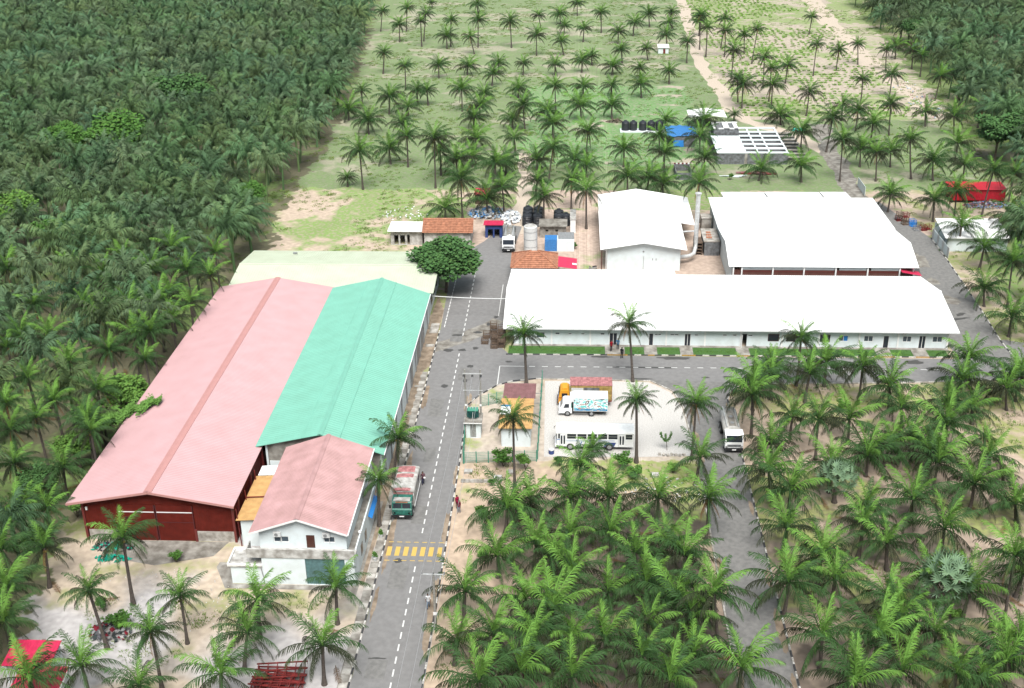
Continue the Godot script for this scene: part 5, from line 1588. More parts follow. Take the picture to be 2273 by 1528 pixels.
	for k in 4:
		var q := begin()
		span(q, Vector3(-0.7 + (k % 2) * 1.3, 0, -1.5 + (k / 2) * 2.9), Vector3(-0.6 + (k % 2) * 1.3, 2.6, -1.4 + (k / 2) * 2.9))
		part(rb, "upright", q, M.wood)

func tile_roof(parent, a: Vector3, b: Vector3, c: Vector3, d: Vector3, rows: int, m: Material) -> void:
	# a-b is the ridge side, d-c the eave side; each course a lapped strip
	var n := (b - a).cross(d - a).normalized() if (b - a).length() > 0.05 else (c - a).cross(d - a).normalized()
	if n.y < 0:
		n = -n
	for i in rows:
		var s := float(i) / rows
		var e := float(i + 1) / rows
		var p := a.lerp(d, s)
		var q := b.lerp(c, s)
		var u := a.lerp(d, e) + n * 0.09
		var v := b.lerp(c, e) + n * 0.09
		var st := begin()
		quad(st, p, q, v, u, n)
		quad(st, u, v, v - n * 0.1, u - n * 0.1, d - a)
		part(parent, "tile_course", st, m)

func small_buildings() -> void:
	# arched outbuilding and tiled house behind the pale roof
	var t := thing("arched_outbuilding", "low white flat roofed outbuilding with arched openings", "outbuilding")
	wall_x(t, "front_wall", M.stained_white, -33.3, -27.5, 0, 2.8, -201.7, 0.2, [[-32.7, 0.1, -31.9, 1.9], [-31.6, 0.1, -30.7, 1.9], [-30.3, 0.05, -29.8, 2.0]])
	for k in 3:
		var a := begin()
		var cx: float = [-32.3, -31.15, -30.05][k]
		var hw: float = [0.4, 0.45, 0.25][k]
		var poly := [cx - hw - 0.01, 2.45, cx - hw - 0.01, 1.88]
		for q in 7:
			var an := PI - PI * q / 6
			poly.append_array([cx + cos(an) * hw, 1.9 + sin(an) * hw])
		poly.append_array([cx + hw + 0.01, 1.88, cx + hw + 0.01, 2.45])
		ext(a, pv(poly), -201.69, -201.64)
		part(t, "arch", a, M.stained_white)
	walls_box(t, M.stained_white, -33.3, -27.5, -201.7, -206, 2.8)
	var r := begin()
	span(r, Vector3(-33.8, 2.8, -206.3), Vector3(-27.4, 2.95, -201.0))
	part(t, "roof_slab", r, M.white_paint)
	t = thing("tiled_house", "small house with plain orange tiled roof behind the shade tree", "house")
	tile_roof(t, Vector3(-27.4, 4.5, -203.8), Vector3(-18.1, 4.5, -203.8), Vector3(-18.0, 3.0, -200.0), Vector3(-27.3, 3.0, -200.0), 9, M.tile_orange)
	tile_roof(t, Vector3(-27.4, 4.5, -203.8), Vector3(-18.1, 4.5, -203.8), Vector3(-18.0, 3.0, -207.6), Vector3(-27.3, 3.0, -207.6), 9, M.tile_orange)
	var w := begin()
	span(w, Vector3(-27.0, 0, -207), Vector3(-18.5, 3.0, -200.6))
	part(t, "wall", w, M.stained_white)
	for x in [-27.0, -18.5]:
		var g := begin()
		tri(g, Vector3(x, 3.0, -207), Vector3(x, 3.0, -200.6), Vector3(x, 4.35, -203.8), Vector3(signf(x + 22), 0, 0))
		part(t, "gable_wall", g, M.stained_white)
	# hip roofed guard house in front of the silo, and magenta lean-to
	t = thing("hip_roofed_canteen", "small canteen with orange hipped tile roof behind the long white building", "canteen")
	var e := [Vector3(-10.3, 2.9, -183.2), Vector3(-2.3, 2.9, -183.2), Vector3(-2.4, 2.9, -190.2), Vector3(-10.4, 2.9, -190.2)]
	var ra := Vector3(-6.9, 4.8, -186.6)
	var rb := Vector3(-5.8, 4.8, -186.6)
	tile_roof(t, ra, rb, e[1], e[0], 9, M.tile_orange)
	tile_roof(t, rb, ra, e[3], e[2], 9, M.tile_orange)
	tile_roof(t, rb, rb, e[2], e[1], 9, M.tile_orange)
	tile_roof(t, ra, ra, e[0], e[3], 9, M.tile_orange)
	for k in 4:
		var h := begin()
		tube(h, [(ra if k in [0, 3] else rb) + UP * 0.08, e[k] + UP * 0.12], 0.1, 0.1, 6)
		part(t, "hip_tile", h, M.tile_orange)
	w = begin()
	span(w, Vector3(-9.8, 0, -189.7), Vector3(-2.9, 2.9, -183.7))
	part(t, "wall", w, M.stained_white)
	t = thing("magenta_lean_to", "lean to shelter with magenta sheet roof beside the tiled canteen", "shelter")
	part(t, "roof_sheet", slope(Vector3(-2.3, 3.0, -184.0), Vector3(0, 0, -4.8), Vector3(3.2, -0.35, 0.2), 0.3, 0.02), M.roof_magenta)
	for x in [-2.2, 0.7]:
		for z in [-184.2, -188.4]:
			var p := begin()
			tube(p, [Vector3(x, 0, z), Vector3(x, 2.65, z)], 0.05, 0.05, 6)
			part(t, "post", p, M.grey_metal)
	var pw := begin()
	quad(pw, Vector3(0.1, 2.83, -185.3), Vector3(0.85, 2.74, -185.3), Vector3(0.85, 2.74, -186.1), Vector3(0.1, 2.83, -186.1), UP)
	part(t, "white_patch", pw, M.white_paint)
	# blue booth
	t = thing("blue_booth", "dark blue open fronted booth with red sheet roof beside the tanker", "booth")
	for s in [[-16.2, -16.0], [-13.2, -13.0]]:
		w = begin()
		span(w, Vector3(s[0], 0, -208.2), Vector3(s[1], 2.4, -205.8))
		part(t, "side_wall", w, M.booth_blue)
	wall_x(t, "front_wall", M.booth_blue, -16.0, -13.2, 0, 2.4, -205.8, 0.12, [[-15.7, 0.0, -14.75, 1.7], [-14.45, 0.0, -13.5, 1.7]])
	w = begin()
	span(w, Vector3(-16.0, 0, -208.2), Vector3(-13.2, 2.4, -208.05))
	part(t, "back_wall", w, M.black)
	part(t, "roof_sheet", slope(Vector3(-16.5, 2.5, -208.4), Vector3(3.7, 0, 0), Vector3(0, 0.15, 3.0), 0.25, 0.02), M.roof_magenta)
	# silo
	t = thing("white_silo", "upright white cylindrical storage silo beside the tanker truck", "silo", Vector3(-7.45, 0, -198.6))
	var st := begin(false)
	lathe(st, [Vector2(1.22, 0), Vector2(1.22, 4.9), Vector2(1.1, 5.0)], 24)
	part(t, "shell", st, M.plastic_white)
	st = begin(false)
	lathe(st, [Vector2(1.1, 5.0), Vector2(0.9, 5.12), Vector2(0.001, 5.2)], 24)
	part(t, "lid", st, M.stained_white)
	st = begin()
	for k in 3:
		lathe(st, [Vector2(1.25, 1.2 + k * 1.4), Vector2(1.25, 1.28 + k * 1.4)], 24)
	part(t, "hoop", st, M.grey_metal)
	# pump house, blue and white shed, white panel, tank stand
	t = thing("grey_pump_house", "grey concrete pump house with flat roof behind the silo", "pump house")
	wall_x(t, "front_wall", M.concrete, -6.0, -1.1, 0, 2.3, -206.0, 0.2, [[-4.9, 1.2, -4.4, 1.6], [-3.1, 1.2, -2.6, 1.6]])
	walls_box(t, M.concrete, -6.0, -1.1, -206.0, -209.5, 2.3)
	w = begin()
	span(w, Vector3(-6.2, 2.3, -209.7), Vector3(-0.9, 2.45, -205.5))
	part(t, "roof_slab", w, M.patch_grey)
	t = thing("blue_and_white_shed", "small shed with one blue and one white front panel", "shed")
	w = begin()
	span(w, Vector3(-4.9, 0, -201.5), Vector3(-2.7, 2.2, -199.0))
	part(t, "blue_side", w, M.tarp_blue)
	w = begin()
	span(w, Vector3(-2.68, 0, -201.5), Vector3(0.4, 2.2, -198.95))
	part(t, "white_side", w, M.white_wall)
	part(t, "roof_sheet", slope(Vector3(-2.5, 2.6, -202.0), Vector3(2.9, 0, 0), Vector3(0, -0.3, 2.6), 0.3, 0.02), M.grey_metal)
	t = thing("white_panel_wall", "narrow white wall standing beside the black tanks", "wall")
	w = begin()
	span(w, Vector3(-0.35, 0, -214.5), Vector3(0.65, 2.6, -208.8))
	part(t, "panel", w, M.white_paint)
	w = begin()
	span(w, Vector3(-0.42, 2.6, -214.6), Vector3(0.72, 2.72, -208.7))
	part(t, "coping", w, M.stained_white)
	for k in 9:
		var gx: float = [-8.6, -8.6, -6.6, -6.6, -8.6, -2.6, -2.6, -1.2, -6.6][k]
		var gz: float = [-215.0, -217.2, -215.0, -217.2, -212.8, -213.2, -215.4, -213.2, -212.8][k]
		water_tank(Vector3(gx, 0, gz), 1.0, 2.5, "black ribbed water tank in the cluster behind the silo", "black tanks behind the silo")

func water_tank(at: Vector3, r: float, h: float, label: String, group: String) -> void:
	var t := thing("water_tank", label, "water tank", at, 0.0, group)
	if not KERB.has(h):
		var st := begin(false)
		var prof := [Vector2(r * 0.96, 0)]
		for k in 6:
			prof.append_array([Vector2(r, h * 0.13 * k + 0.06), Vector2(r, h * 0.13 * k + 0.2), Vector2(r * 0.94, h * 0.13 * k + 0.26)])
		prof.append_array([Vector2(r * 0.9, h * 0.84), Vector2(r * 0.35, h * 0.95)])
		lathe(st, prof, 18)
		var l := begin(false)
		lathe(l, [Vector2(r * 0.36, h * 0.94), Vector2(r * 0.36, h), Vector2(0.001, h + 0.03)], 14)
		KERB[h] = [done(st), done(l)]
	part(t, "tank_body", KERB[h][0], M.tank_black)
	part(t, "lid", KERB[h][1], M.tank_black)

func far_buildings() -> void:
	var t := thing("unfinished_building", "unfinished grey concrete building with bare white roof beams", "building")
	var h := 2.5
	var x0 := 31.9
	var x1 := 47.4
	var z0 := -253.6
	var z1 := -272.2
	wall_x(t, "front_wall", M.grey_block, x0, x1, 0, h, z0, 0.25)
	walls_box(t, M.grey_block, x0, x1, z0, z1, h, 0.25)
	var mid := begin()
	span(mid, Vector3(38.0, 0, z1 + 0.26), Vector3(38.25, h, z0 - 0.26))
	part(t, "inner_wall", mid, M.grey_block)
	for k in 4:
		var q := begin()
		span(q, Vector3(38.26, 0, z0 - 3.2 - k * 3.6), Vector3(x1 - 0.26, h - 0.3, z0 - 3.0 - k * 3.6))
		part(t, "inner_wall", q, M.grey_block)
	var rs := begin()
	span(rs, Vector3(x0 - 0.1, h, -267.5), Vector3(38.3, h + 0.18, z0 + 0.1))
	part(t, "roof_slab", rs, M.white_wall)
	var fl := begin()
	span(fl, Vector3(38.3, 0.02, z1 + 0.3), Vector3(x1 - 0.3, 0.06, z0 - 0.3))
	part(t, "floor_slab", fl, M.concrete)
	for k in 7:
		var q := begin()
		var z := lerpf(z0 - 0.15, -274.4, k / 6.0)
		span(q, Vector3(38.32, h, z - 0.45), Vector3(x1 + 0.1, h + 0.25, z + 0.45 if k else z + 0.2))
		part(t, "roof_beam", q, M.white_wall)
	for x in [40.6, 43.2, x1 - 0.3]:
		var q := begin()
		span(q, Vector3(x, h - 0.02, -274.6), Vector3(x + 0.35, h + 0.23, z0))
		part(t, "cross_beam", q, M.white_wall)
	for k in 2:
		var q := begin()
		span(q, Vector3(37.9 + k * 4.8, 0, z0 + 0.01), Vector3(38.5 + k * 4.8, h - 0.02, z0 + 0.06))
		part(t, "pale_render", q, M.concrete)
	# raised room at the back
	var rr := begin()
	span(rr, Vector3(32.6, 0, -274.4), Vector3(38.4, 3.9, -272.4))
	span(rr, Vector3(32.6, h, -272.4), Vector3(38.4, 3.9, -268.6))
	part(t, "upper_wall", rr, M.grey_block)
	for k in 3:
		var q := begin()
		span(q, Vector3(32.5 + k * 2.4, 3.9, -274.4), Vector3(33.0 + k * 2.6 + (0.6 if k == 1 else 0.0), 4.15, -268.6))
		part(t, "upper_beam", q, M.white_paint)
	for z in [-274.4, -268.9]:
		var q := begin()
		span(q, Vector3(33.7, 3.9, z), Vector3(38.6, 4.12, z + 0.3))
		part(t, "upper_beam", q, M.white_paint)
	for k in 8:
		var b := thing("precast_beam", "grey precast concrete beam lying in the row beside the unfinished building", "concrete beam", Vector3(50.2, 0, -257.4 - k * 2.9), 0.0, "precast beams in a row")
		var q := begin()
		span(q, Vector3(-2.2, 0, -0.35), Vector3(2.2, 0.5, 0.35))
		part(b, "beam_web", q, M.grey_block)
		q = begin()
		span(q, Vector3(-2.2, 0.5, -0.55), Vector3(2.2, 0.62, 0.55))
		part(b, "beam_flange", q, M.concrete)
	# open white canopy
	t = thing("white_canopy", "open sided shelter with a white gable roof on thin posts", "shelter")
	part(t, "roof_slope", slope(Vector3(32.9, 3.7, -282.3), Vector3(0, 0, -7.0), Vector3(-4.8, -0.55, 0), 0.3, 0.02), M.roof_white)
	part(t, "roof_slope", slope(Vector3(32.9, 3.7, -282.3), Vector3(0, 0, -7.0), Vector3(4.3, -0.55, 0), 0.3, 0.02), M.roof_white)
	for x in [28.4, 36.9]:
		for z in [-282.8, -288.8]:
			var p := begin()
			tube(p, [Vector3(x, 0, z), Vector3(x, 3.2, z)], 0.06, 0.06, 6)
			part(t, "post", p, M.grey_metal)
	# blue tarpaulin shed
	t = thing("blue_tarpaulin_shed", "grey shed roofed and draped with crumpled blue tarpaulin", "shed")
	var w := begin()
	span(w, Vector3(23.3, 0, -275), Vector3(28.2, 2.5, -267.3))
	part(t, "wall", w, M.grey_block)
	var st := begin(false)
	var n := FastNoiseLite.new()
	n.frequency = 0.5
	for i in 16:
		for j in 16:
			var c := []
			for q in [[i, j], [i + 1, j], [i + 1, j + 1], [i, j + 1]]:
				var x: float = 21.9 + q[0] * 0.44
				var z: float = -276.4 + q[1] * 0.58
				c.append(Vector3(x, 2.75 + 0.35 * n.get_noise_2d(x * 2.0, z * 2.0) - 0.03 * absf(q[0] - 8), z))
			quad(st, c[0], c[1], c[2], c[3], UP)
	part(t, "tarpaulin", st, M.tarp_blue)
	st = begin(false)
	for i in 12:
		var x := 23.3 + i * 0.2
		quad(st, Vector3(x, 0.1, -267.1 + 0.12 * sin(i * 2.0)), Vector3(x + 0.2, 0.1, -267.1 + 0.12 * sin(i * 2.0 + 2)), Vector3(x + 0.2, 1.6, -267.25), Vector3(x, 1.6, -267.25), Vector3(0, 0, 1))
	part(t, "hanging_tarpaulin", st, M.blue)
	# black tanks on a plinth
	var pl := thing("tank_plinth", "long low white plinth carrying the row of black tanks", "plinth")
	st = begin()
	span(st, Vector3(11.4, 0, -282.6), Vector3(22.2, 0.35, -279.6))
	part(pl, "slab", st, M.white_wall)
	for x in [12.7, 14.6, 16.9, 18.9, 20.9]:
		water_tank(Vector3(x, 0.35, -281.0), 0.95, 2.4, "black water tank standing on the low white plinth", "black tanks on the plinth")
	# red shipping container style store
	t = thing("red_container_store", "bright red box store on dark legs beside the rubbish heap", "container")
	var b := begin()
	span(b, Vector3(75.5, 0.5, -231.5), Vector3(86.0, 2.7, -227.6))
	part(t, "body", b, M.container_red)
	var rb := begin()
	for k in 34:
		span(rb, Vector3(75.6 + k * 0.31, 0.55, -227.59), Vector3(75.74 + k * 0.31, 2.65, -227.55))
	part(t, "side_rib", rb, M.container_red)
	part(t, "roof_sheet", slope(Vector3(75.2, 3.05, -231.9), Vector3(11.0, 0, 0), Vector3(0, -0.25, 4.6), 0.35, 0.03), M.container_red)
	for x in [75.8, 79.2, 82.6, 85.8]:
		var p := begin()
		span(p, Vector3(x - 0.12, 0, -227.9), Vector3(x + 0.12, 0.5, -227.65))
		part(t, "leg", p, M.black)
	# white roofed open store by the lane
	t = thing("lane_store", "low shed with white sheet roof behind the corrugated fence of the lane", "shed")
	part(t, "roof_sheet", slope(Vector3(67.0, 3.2, -209.0), Vector3(11.4, 0, 0), Vector3(-0.6, -0.5, 9.3), 0.35, 0.03), M.roof_white)
	for x in [67.0, 77.4]:
		var q := begin()
		span(q, Vector3(x, 0, -208.6), Vector3(x + 0.15, 2.6, -200.3))
		part(t, "wall", q, M.white_wall)
	var q2 := begin()
	span(q2, Vector3(67.16, 0, -200.5), Vector3(77.38, 2.5, -200.3))
	part(t, "front_wall", q2, M.white_wall)
	t = thing("sheet_fence", "pale corrugated sheet fence along the lane beside the low shed", "fence")
	for k in 10:
		var q := begin()
		var z := -207.0 + k * 1.05
		span(q, Vector3(66.25, 0.05, z), Vector3(66.3, 2.0, z + 1.0))
		for j in 4:
			span(q, Vector3(66.22, 0.05, z + 0.1 + j * 0.25), Vector3(66.248, 2.0, z + 0.18 + j * 0.25))
		part(t, "fence_sheet", q, M.white_wall if k % 3 else M.galvanised)
	t = thing("lane_gate", "pale blue sheet gate standing open at the far end of the lane", "gate")
	for k in 3:
		var q := begin()
		span(q, Vector3(59.4, 0.1, -238.3 + k * 2.3), Vector3(59.46, 1.9, -236.1 + k * 2.3))
		part(t, "gate_panel", q, M.white_wall)
	# block wall near the grove
	t = thing("block_enclosure", "grey block enclosure with a red and white top strip among the palms", "enclosure")
	for s in [[22.0, -248.8, 25.4, -248.6], [22.0, -248.6, 22.2, -242], [25.2, -248.6, 25.4, -242], [22.2, -242.2, 25.2, -242]]:
		var q := begin()
		span(q, Vector3(s[0], 0, s[1]), Vector3(s[2], 1.5, s[3]))
		part(t, "block_wall", q, M.grey_block)
	for k in 8:
		var q := begin()
		span(q, Vector3(22.0 + k * 0.425, 1.5, -248.8), Vector3(22.4 + k * 0.425, 1.75, -248.6))
		part(t, "painted_block", q, M.white_paint if k % 2 else M.steel_red)
	# red roofs in the lower yard
	for k in 2:
		t = thing("red_roofed_hut", ["small hut with crimson sheet roof half under the palms", "wider hut with crimson sheet roof and pale gutter in the yard corner"][k], "hut", Vector3([-50.8, -48.6][k], 0, [-85.2, -81.6][k]))
		part(t, "roof_sheet", slope(Vector3(-2.2, 2.7, -1.6), Vector3(4.6, 0, 0), Vector3(0, -0.45, 3.2), 0.3, 0.025), M.roof_magenta)
		for x in [-2.0, 2.1]:
			w = begin()
			span(w, Vector3(x, 0, -1.4), Vector3(x + 0.15, 2.2, 1.4))
			part(t, "wall", w, M.white_wall)
		w = begin()
		span(w, Vector3(-1.84, 0, 1.25), Vector3(2.09, 2.1, 1.4))
		part(t, "front_wall", w, M.stained_white)
		if k == 1:
			w = begin()
			bar(w, Vector3(2.45, 2.7, -1.6), Vector3(2.45, 2.25, 1.6), 0.12, 0.1)
			part(t, "gutter", w, M.white_paint)
	t = thing("far_white_hut", "tiny white hut beside the track in the distant field", "hut", Vector3(28.0, 0, -374))
	w = begin()
	span(w, Vector3(-1.6, 0, -1.2), Vector3(1.6, 1.9, 1.2))
	part(t, "wall", w, M.white_wall)
	part(t, "roof_sheet", slope(Vector3(-1.8, 2.5, -1.5), Vector3(3.6, 0, 0), Vector3(0, -0.6, 3.0), 0.3, 0.02), M.roof_white)
	w = begin()
	span(w, Vector3(-0.1, 0, 1.2), Vector3(0.6, 1.5, 1.24))
	part(t, "door", w, M.steel_red)
	t = thing("small_red_shed", "small shed with dull red sheet roof behind the heap of white sacks", "shed", Vector3(-18.2, 0, -226.5))
	part(t, "roof_sheet", slope(Vector3(-1.6, 2.5, -1.6), Vector3(3.2, 0, 0), Vector3(0, -0.4, 3.0), 0.3, 0.02), M.roof_magenta)
	w = begin()
	span(w, Vector3(-1.4, 0, -1.3), Vector3(1.4, 2.0, 1.2))
	part(t, "wall", w, M.wood)

# ---------------------------------------------------------------- vehicles
func wheel(parent, x: float, z: float, r: float, w: float) -> void:
	var s := signf(z)
	var st := begin(false)
	tube(st, [Vector3(x, r, z - s * w), Vector3(x, r, z - s * w * 0.1), Vector3(x, r, z)], r, r * 0.94, 18)
	var o := part(parent, "wheel", st, M.rubber)
	st = begin(false)
	tube(st, [Vector3(x, r, z), Vector3(x, r, z + s * 0.02)], r * 0.56, r * 0.5, 14)
	part(o, "rim", st, M.grey_metal)
	st = begin(false)
	tube(st, [Vector3(x, r, z + s * 0.02), Vector3(x, r, z + s * 0.07)], r * 0.2, r * 0.16, 8)
	part(o, "hub", st, M.tank_metal)

func panel(parent, n: String, m: Material, a: Vector3, b: Vector3) -> MeshInstance3D:
	var st := begin()
	span(st, a, b)
	return part(parent, n, st, m)

func rounded(st: SurfaceTool, x0: float, x1: float, prof: PackedVector2Array) -> void:
	# profile in z, y swept along x
	var sub := begin()
	var flipped := PackedVector2Array()
	for p in prof:
		flipped.append(p)
	for i in flipped.size():
		var a := flipped[i]
		var b := flipped[(i + 1) % flipped.size()]
		var mid := (a + b) / 2 - Vector2(0, 1.6)
		quad(st, Vector3(x0, a.y, a.x), Vector3(x0, b.y, b.x), Vector3(x1, b.y, b.x), Vector3(x1, a.y, a.x), Vector3(0, mid.y, mid.x))
	var ids := Geometry2D.triangulate_polygon(flipped)
	for i in range(0, ids.size(), 3):
		for x in [x0, x1]:
			var q := []
			for k in 3:
				q.append(Vector3(x, flipped[ids[i + k]].y, flipped[ids[i + k]].x))
			tri(st, q[0], q[1], q[2], Vector3(signf(x - (x0 + x1) / 2), 0, 0))

func make_bus() -> void:
	var t := thing("parked_bus", "white bus with blue stripes parked on the gravel lot", "bus", Vector3(-1.75, 0.02, -129.7))
	var l := 9.8
	var hw := 1.22
	# lower body, window band posts, roof
	var st := begin()
	rounded(st, 0.12, l, pv([-hw, 0.55, hw, 0.55, hw, 1.62, -hw, 1.62]))
	part(t, "lower_body", st, M.vehicle_white)
	st = begin()
	span(st, Vector3(0.3, 1.62, -hw + 0.1), Vector3(l - 0.1, 2.4, hw - 0.1))
	part(t, "cabin", st, M.dark_glass)
	st = begin()
	rounded(st, 0.05, l + 0.05, pv([-hw, 2.36, hw, 2.36, hw + 0.02, 2.5, hw - 0.12, 2.72, hw - 0.5, 2.84, -hw + 0.5, 2.84, -hw + 0.12, 2.72, -hw - 0.02, 2.5]))
	part(t, "roof", st, M.vehicle_white)
	st = begin()
	rounded(st, 0.5, 2.6, pv([-0.85, 2.83, 0.7, 2.83, 0.6, 2.98, -0.75, 2.98]))
	part(t, "roof_pod", st, M.vehicle_white)
	st = begin()
	span(st, Vector3(6.6, 2.835, -hw + 0.3), Vector3(6.64, 2.86, hw - 0.3))
	part(t, "roof_seam", st, M.plastic_white)
	for s in [-1.0, 1.0]:
		var z: float = s * hw
		for x in [0.12, 1.25, 2.55, 3.85, 5.15, 6.45, 7.75, 8.62, 9.62]:
			panel(t, "window_post", M.vehicle_white, Vector3(x, 1.62, z - s * 0.11), Vector3(x + 0.16, 2.37, z))
		for x in [1.42, 2.72, 4.02, 5.32, 6.62, 8.8]:
			var w := 1.12 if x < 8 else 0.8
			var p := panel(t, "window", M.dark_glass, Vector3(x, 1.68, z - s * 0.1), Vector3(x + w, 2.34, z - s * 0.05))
			panel(p, "window_rail", M.tank_metal, Vector3(x, 1.98, z - s * 0.049), Vector3(x + w, 2.02, z - s * 0.03))
		# stripes
		for y in [[1.44, 0.05], [1.3, 0.03]]:
			panel(t, "stripe", M.bus_blue, Vector3(1.3, y[0], z + s * 0.002), Vector3(7.4, y[0] + y[1], z + s * 0.008))
		panel(t, "stripe", M.bus_blue, Vector3(0.15, 1.5, z + s * 0.002), Vector3(0.5, 1.62, z + s * 0.008))
		st = begin()
		ext(st, pv([2.9, 0.6, 3.05, 0.6, 3.35, 1.28, 3.2, 1.28]), z + s * 0.002, z + s * 0.008)
		part(t, "stripe", st, M.bus_blue)
		st = begin()
		ext(st, pv([6.0, 0.58, 7.35, 0.58, 7.6, 1.2, 6.3, 1.2]), z + s * 0.002, z + s * 0.01)
		part(t, "wheel_arch", st, M.booth_blue)
		wheel(t, 1.82, z + s * 0.02, 0.5, 0.3)
		wheel(t, 6.75, z + s * 0.02, 0.5, 0.5)
	for x in [0.52, 7.92]:
		var d := panel(t, "door", M.vehicle_white, Vector3(x, 0.62, hw + 0.002), Vector3(x + 0.72, 2.34, hw + 0.05))
		for k in 2:
			st = begin(false)
			var cx: float = x + 0.2 + k * 0.34
			var poly := []
			for q in 12:
				var a := TAU * q / 12
				poly.append_array([cx + cos(a) * 0.11, 1.55 + clampf(sin(a) * 1.2, -1, 1) * 0.12 + signf(sin(a)) * 0.5])
			ext(st, pv(poly), hw + 0.051, hw + 0.062)
			part(d, "door_window", st, M.dark_glass)
		panel(d, "door_edge", M.grey_metal, Vector3(x - 0.03, 0.62, hw + 0.003), Vector3(x, 2.34, hw + 0.07))
	# front
	panel(t, "windscreen", M.dark_glass, Vector3(0.04, 1.5, -1.1), Vector3(0.11, 2.35, 1.1))
	panel(t, "bumper", M.vehicle_white, Vector3(-0.12, 0.45, -1.2), Vector3(0.118, 0.75, 1.2))
	panel(t, "grille", M.bus_blue, Vector3(0.06, 0.85, -0.6), Vector3(0.118, 1.2, 0.6))
	for z in [-0.9, 0.9]:
		st = begin(false)
		tube(st, [Vector3(0.12, 1.0, z), Vector3(0.05, 1.0, z)], 0.14, 0.13, 10)
		part(t, "headlight", st, M.tank_metal)
		st = begin()
		bar(st, Vector3(0.1, 2.2, z * 1.38), Vector3(-0.25, 1.95, z * 1.5), 0.04, 0.04)
		span(st, Vector3(-0.3, 1.7, z * 1.5 - 0.1), Vector3(-0.24, 2.0, z * 1.5 + 0.1))
		part(t, "mirror", st, M.black)
	panel(t, "tail_light", M.vehicle_red, Vector3(l + 0.002, 1.0, 0.8), Vector3(l + 0.03, 1.25, 1.05))
	panel(t, "chassis", M.black, Vector3(0.4, 0.35, -0.9), Vector3(l - 0.4, 0.549, 0.9))

func mural() -> StandardMaterial3D:
	var im := Image.create(256, 128, false, Image.FORMAT_RGB8)
	var n := FastNoiseLite.new()
	n.seed = 14
	n.frequency = 0.022
	n.fractal_octaves = 3
	n.domain_warp_enabled = true
	n.domain_warp_amplitude = 40.0
	for y in 128:
		for x in 256:
			var v := n.get_noise_2d(x, y * 1.6)
			var w := n.get_noise_2d(x + 700, y * 1.6)
			var c := Color(0.88, 0.92, 0.93)
			if v > 0.22:
				c = Color(0.35, 0.72, 0.70)
			elif v < -0.28:
				c = Color(0.62, 0.50, 0.46)
			elif w > 0.3:
				c = Color(0.72, 0.85, 0.84)
			elif w < -0.36:
				c = Color(0.25, 0.30, 0.33)
			if y > 104 and v > -0.2:
				c = Color(0.05, 0.45, 0.62)
			im.set_pixel(x, y, c)
	# two dark slanted strokes of the lettering
	for y in range(28, 56):
		for k in 2:
			var x0 := 92 + k * 17 - int((y - 28) * 0.3)
			im.fill_rect(Rect2i(x0, y, 7, 1), Color(0.16, 0.14, 0.15))
	im.fill_rect(Rect2i(112, 46, 16, 4), Color(0.3, 0.5, 0.6))
	var m := StandardMaterial3D.new()
	m.resource_name = "mural_print"
	m.albedo_texture = ImageTexture.create_from_image(im)
	m.roughness = 0.4
	return m

func uv_panel(a: Vector3, b: Vector3) -> ArrayMesh:
	# upright panel in x, y facing +z
	var st := begin()
	var c := [Vector3(a.x, a.y, a.z), Vector3(a.x, b.y, a.z), Vector3(b.x, b.y, a.z), Vector3(b.x, a.y, a.z)]
	var uv := [Vector2(0, 1), Vector2(0, 0), Vector2(1, 0), Vector2(1, 1)]
	for i in [0, 1, 2, 0, 2, 3]:
		st.set_uv(uv[i])
		st.add_vertex(c[i])
	return done(st)

func cab(t, prof: Array, hw: float, m: Material) -> void:
	var st := begin()
	ext(st, pv(prof), -hw, hw)
	part(t, "cab", st, m)

func white_truck() -> void:
	var t := thing("box_truck", "white box truck with a teal painted mural on its side", "truck", Vector3(-1.5, 0.02, -138.3))
	cab(t, [0.05, 0.45, 1.75, 0.45, 1.75, 1.95, 1.6, 2.1, 0.75, 2.1, 0.5, 1.95, 0.2, 1.25, 0.02, 1.15], 0.95, M.vehicle_white)
	for s in [-1.0, 1.0]:
		var st := begin()
		ext(st, pv([0.62, 1.25, 1.35, 1.3, 1.35, 1.85, 0.85, 1.85]), s * 0.951, s * 0.962)
		part(t, "side_window", st, M.dark_glass)
		wheel(t, 1.15, s * 0.98, 0.4, 0.22)
		wheel(t, 4.35, s * 0.98, 0.4, 0.4)
		panel(t, "under_run_rail", M.tank_metal, Vector3(2.0, 0.45, s * 0.9), Vector3(3.8, 0.5, s * 0.94))
	var ws := begin()
	quad(ws, Vector3(0.19, 1.27, -0.85), Vector3(0.19, 1.27, 0.85), Vector3(0.48, 1.92, 0.85), Vector3(0.48, 1.92, -0.85), Vector3(-1, 0.4, 0))
	part(t, "windscreen", ws, M.dark_glass, Vector3(-0.012, 0.005, 0))
	panel(t, "bumper", M.vehicle_white, Vector3(-0.06, 0.4, -0.95), Vector3(0.048, 0.7, 0.95))
	for z in [-0.75, 0.75]:
		panel(t, "headlight", M.tank_metal, Vector3(-0.02, 0.85, z - 0.15), Vector3(0.03, 1.05, z + 0.15))
	panel(t, "cab_stripe", M.vehicle_green, Vector3(1.62, 1.3, 0.952), Vector3(1.75, 2.0, 0.96))
	panel(t, "chassis", M.black, Vector3(0.6, 0.5, -0.6), Vector3(6.3, 0.8, 0.6))
	panel(t, "cargo_box", M.vehicle_white, Vector3(1.95, 0.85, -1.05), Vector3(6.5, 2.85, 1.05))
	panel(t, "roof_deflector", M.vehicle_white, Vector3(1.5, 2.15, -0.9), Vector3(1.948, 2.75, 0.9))
	part(t, "mural_panel", uv_panel(Vector3(2.0, 0.92, 1.056), Vector3(6.45, 2.72, 1.056)), mural())
	panel(t, "mud_guard", M.black, Vector3(6.2, 0.5, -1.0), Vector3(6.25, 0.84, 1.0))

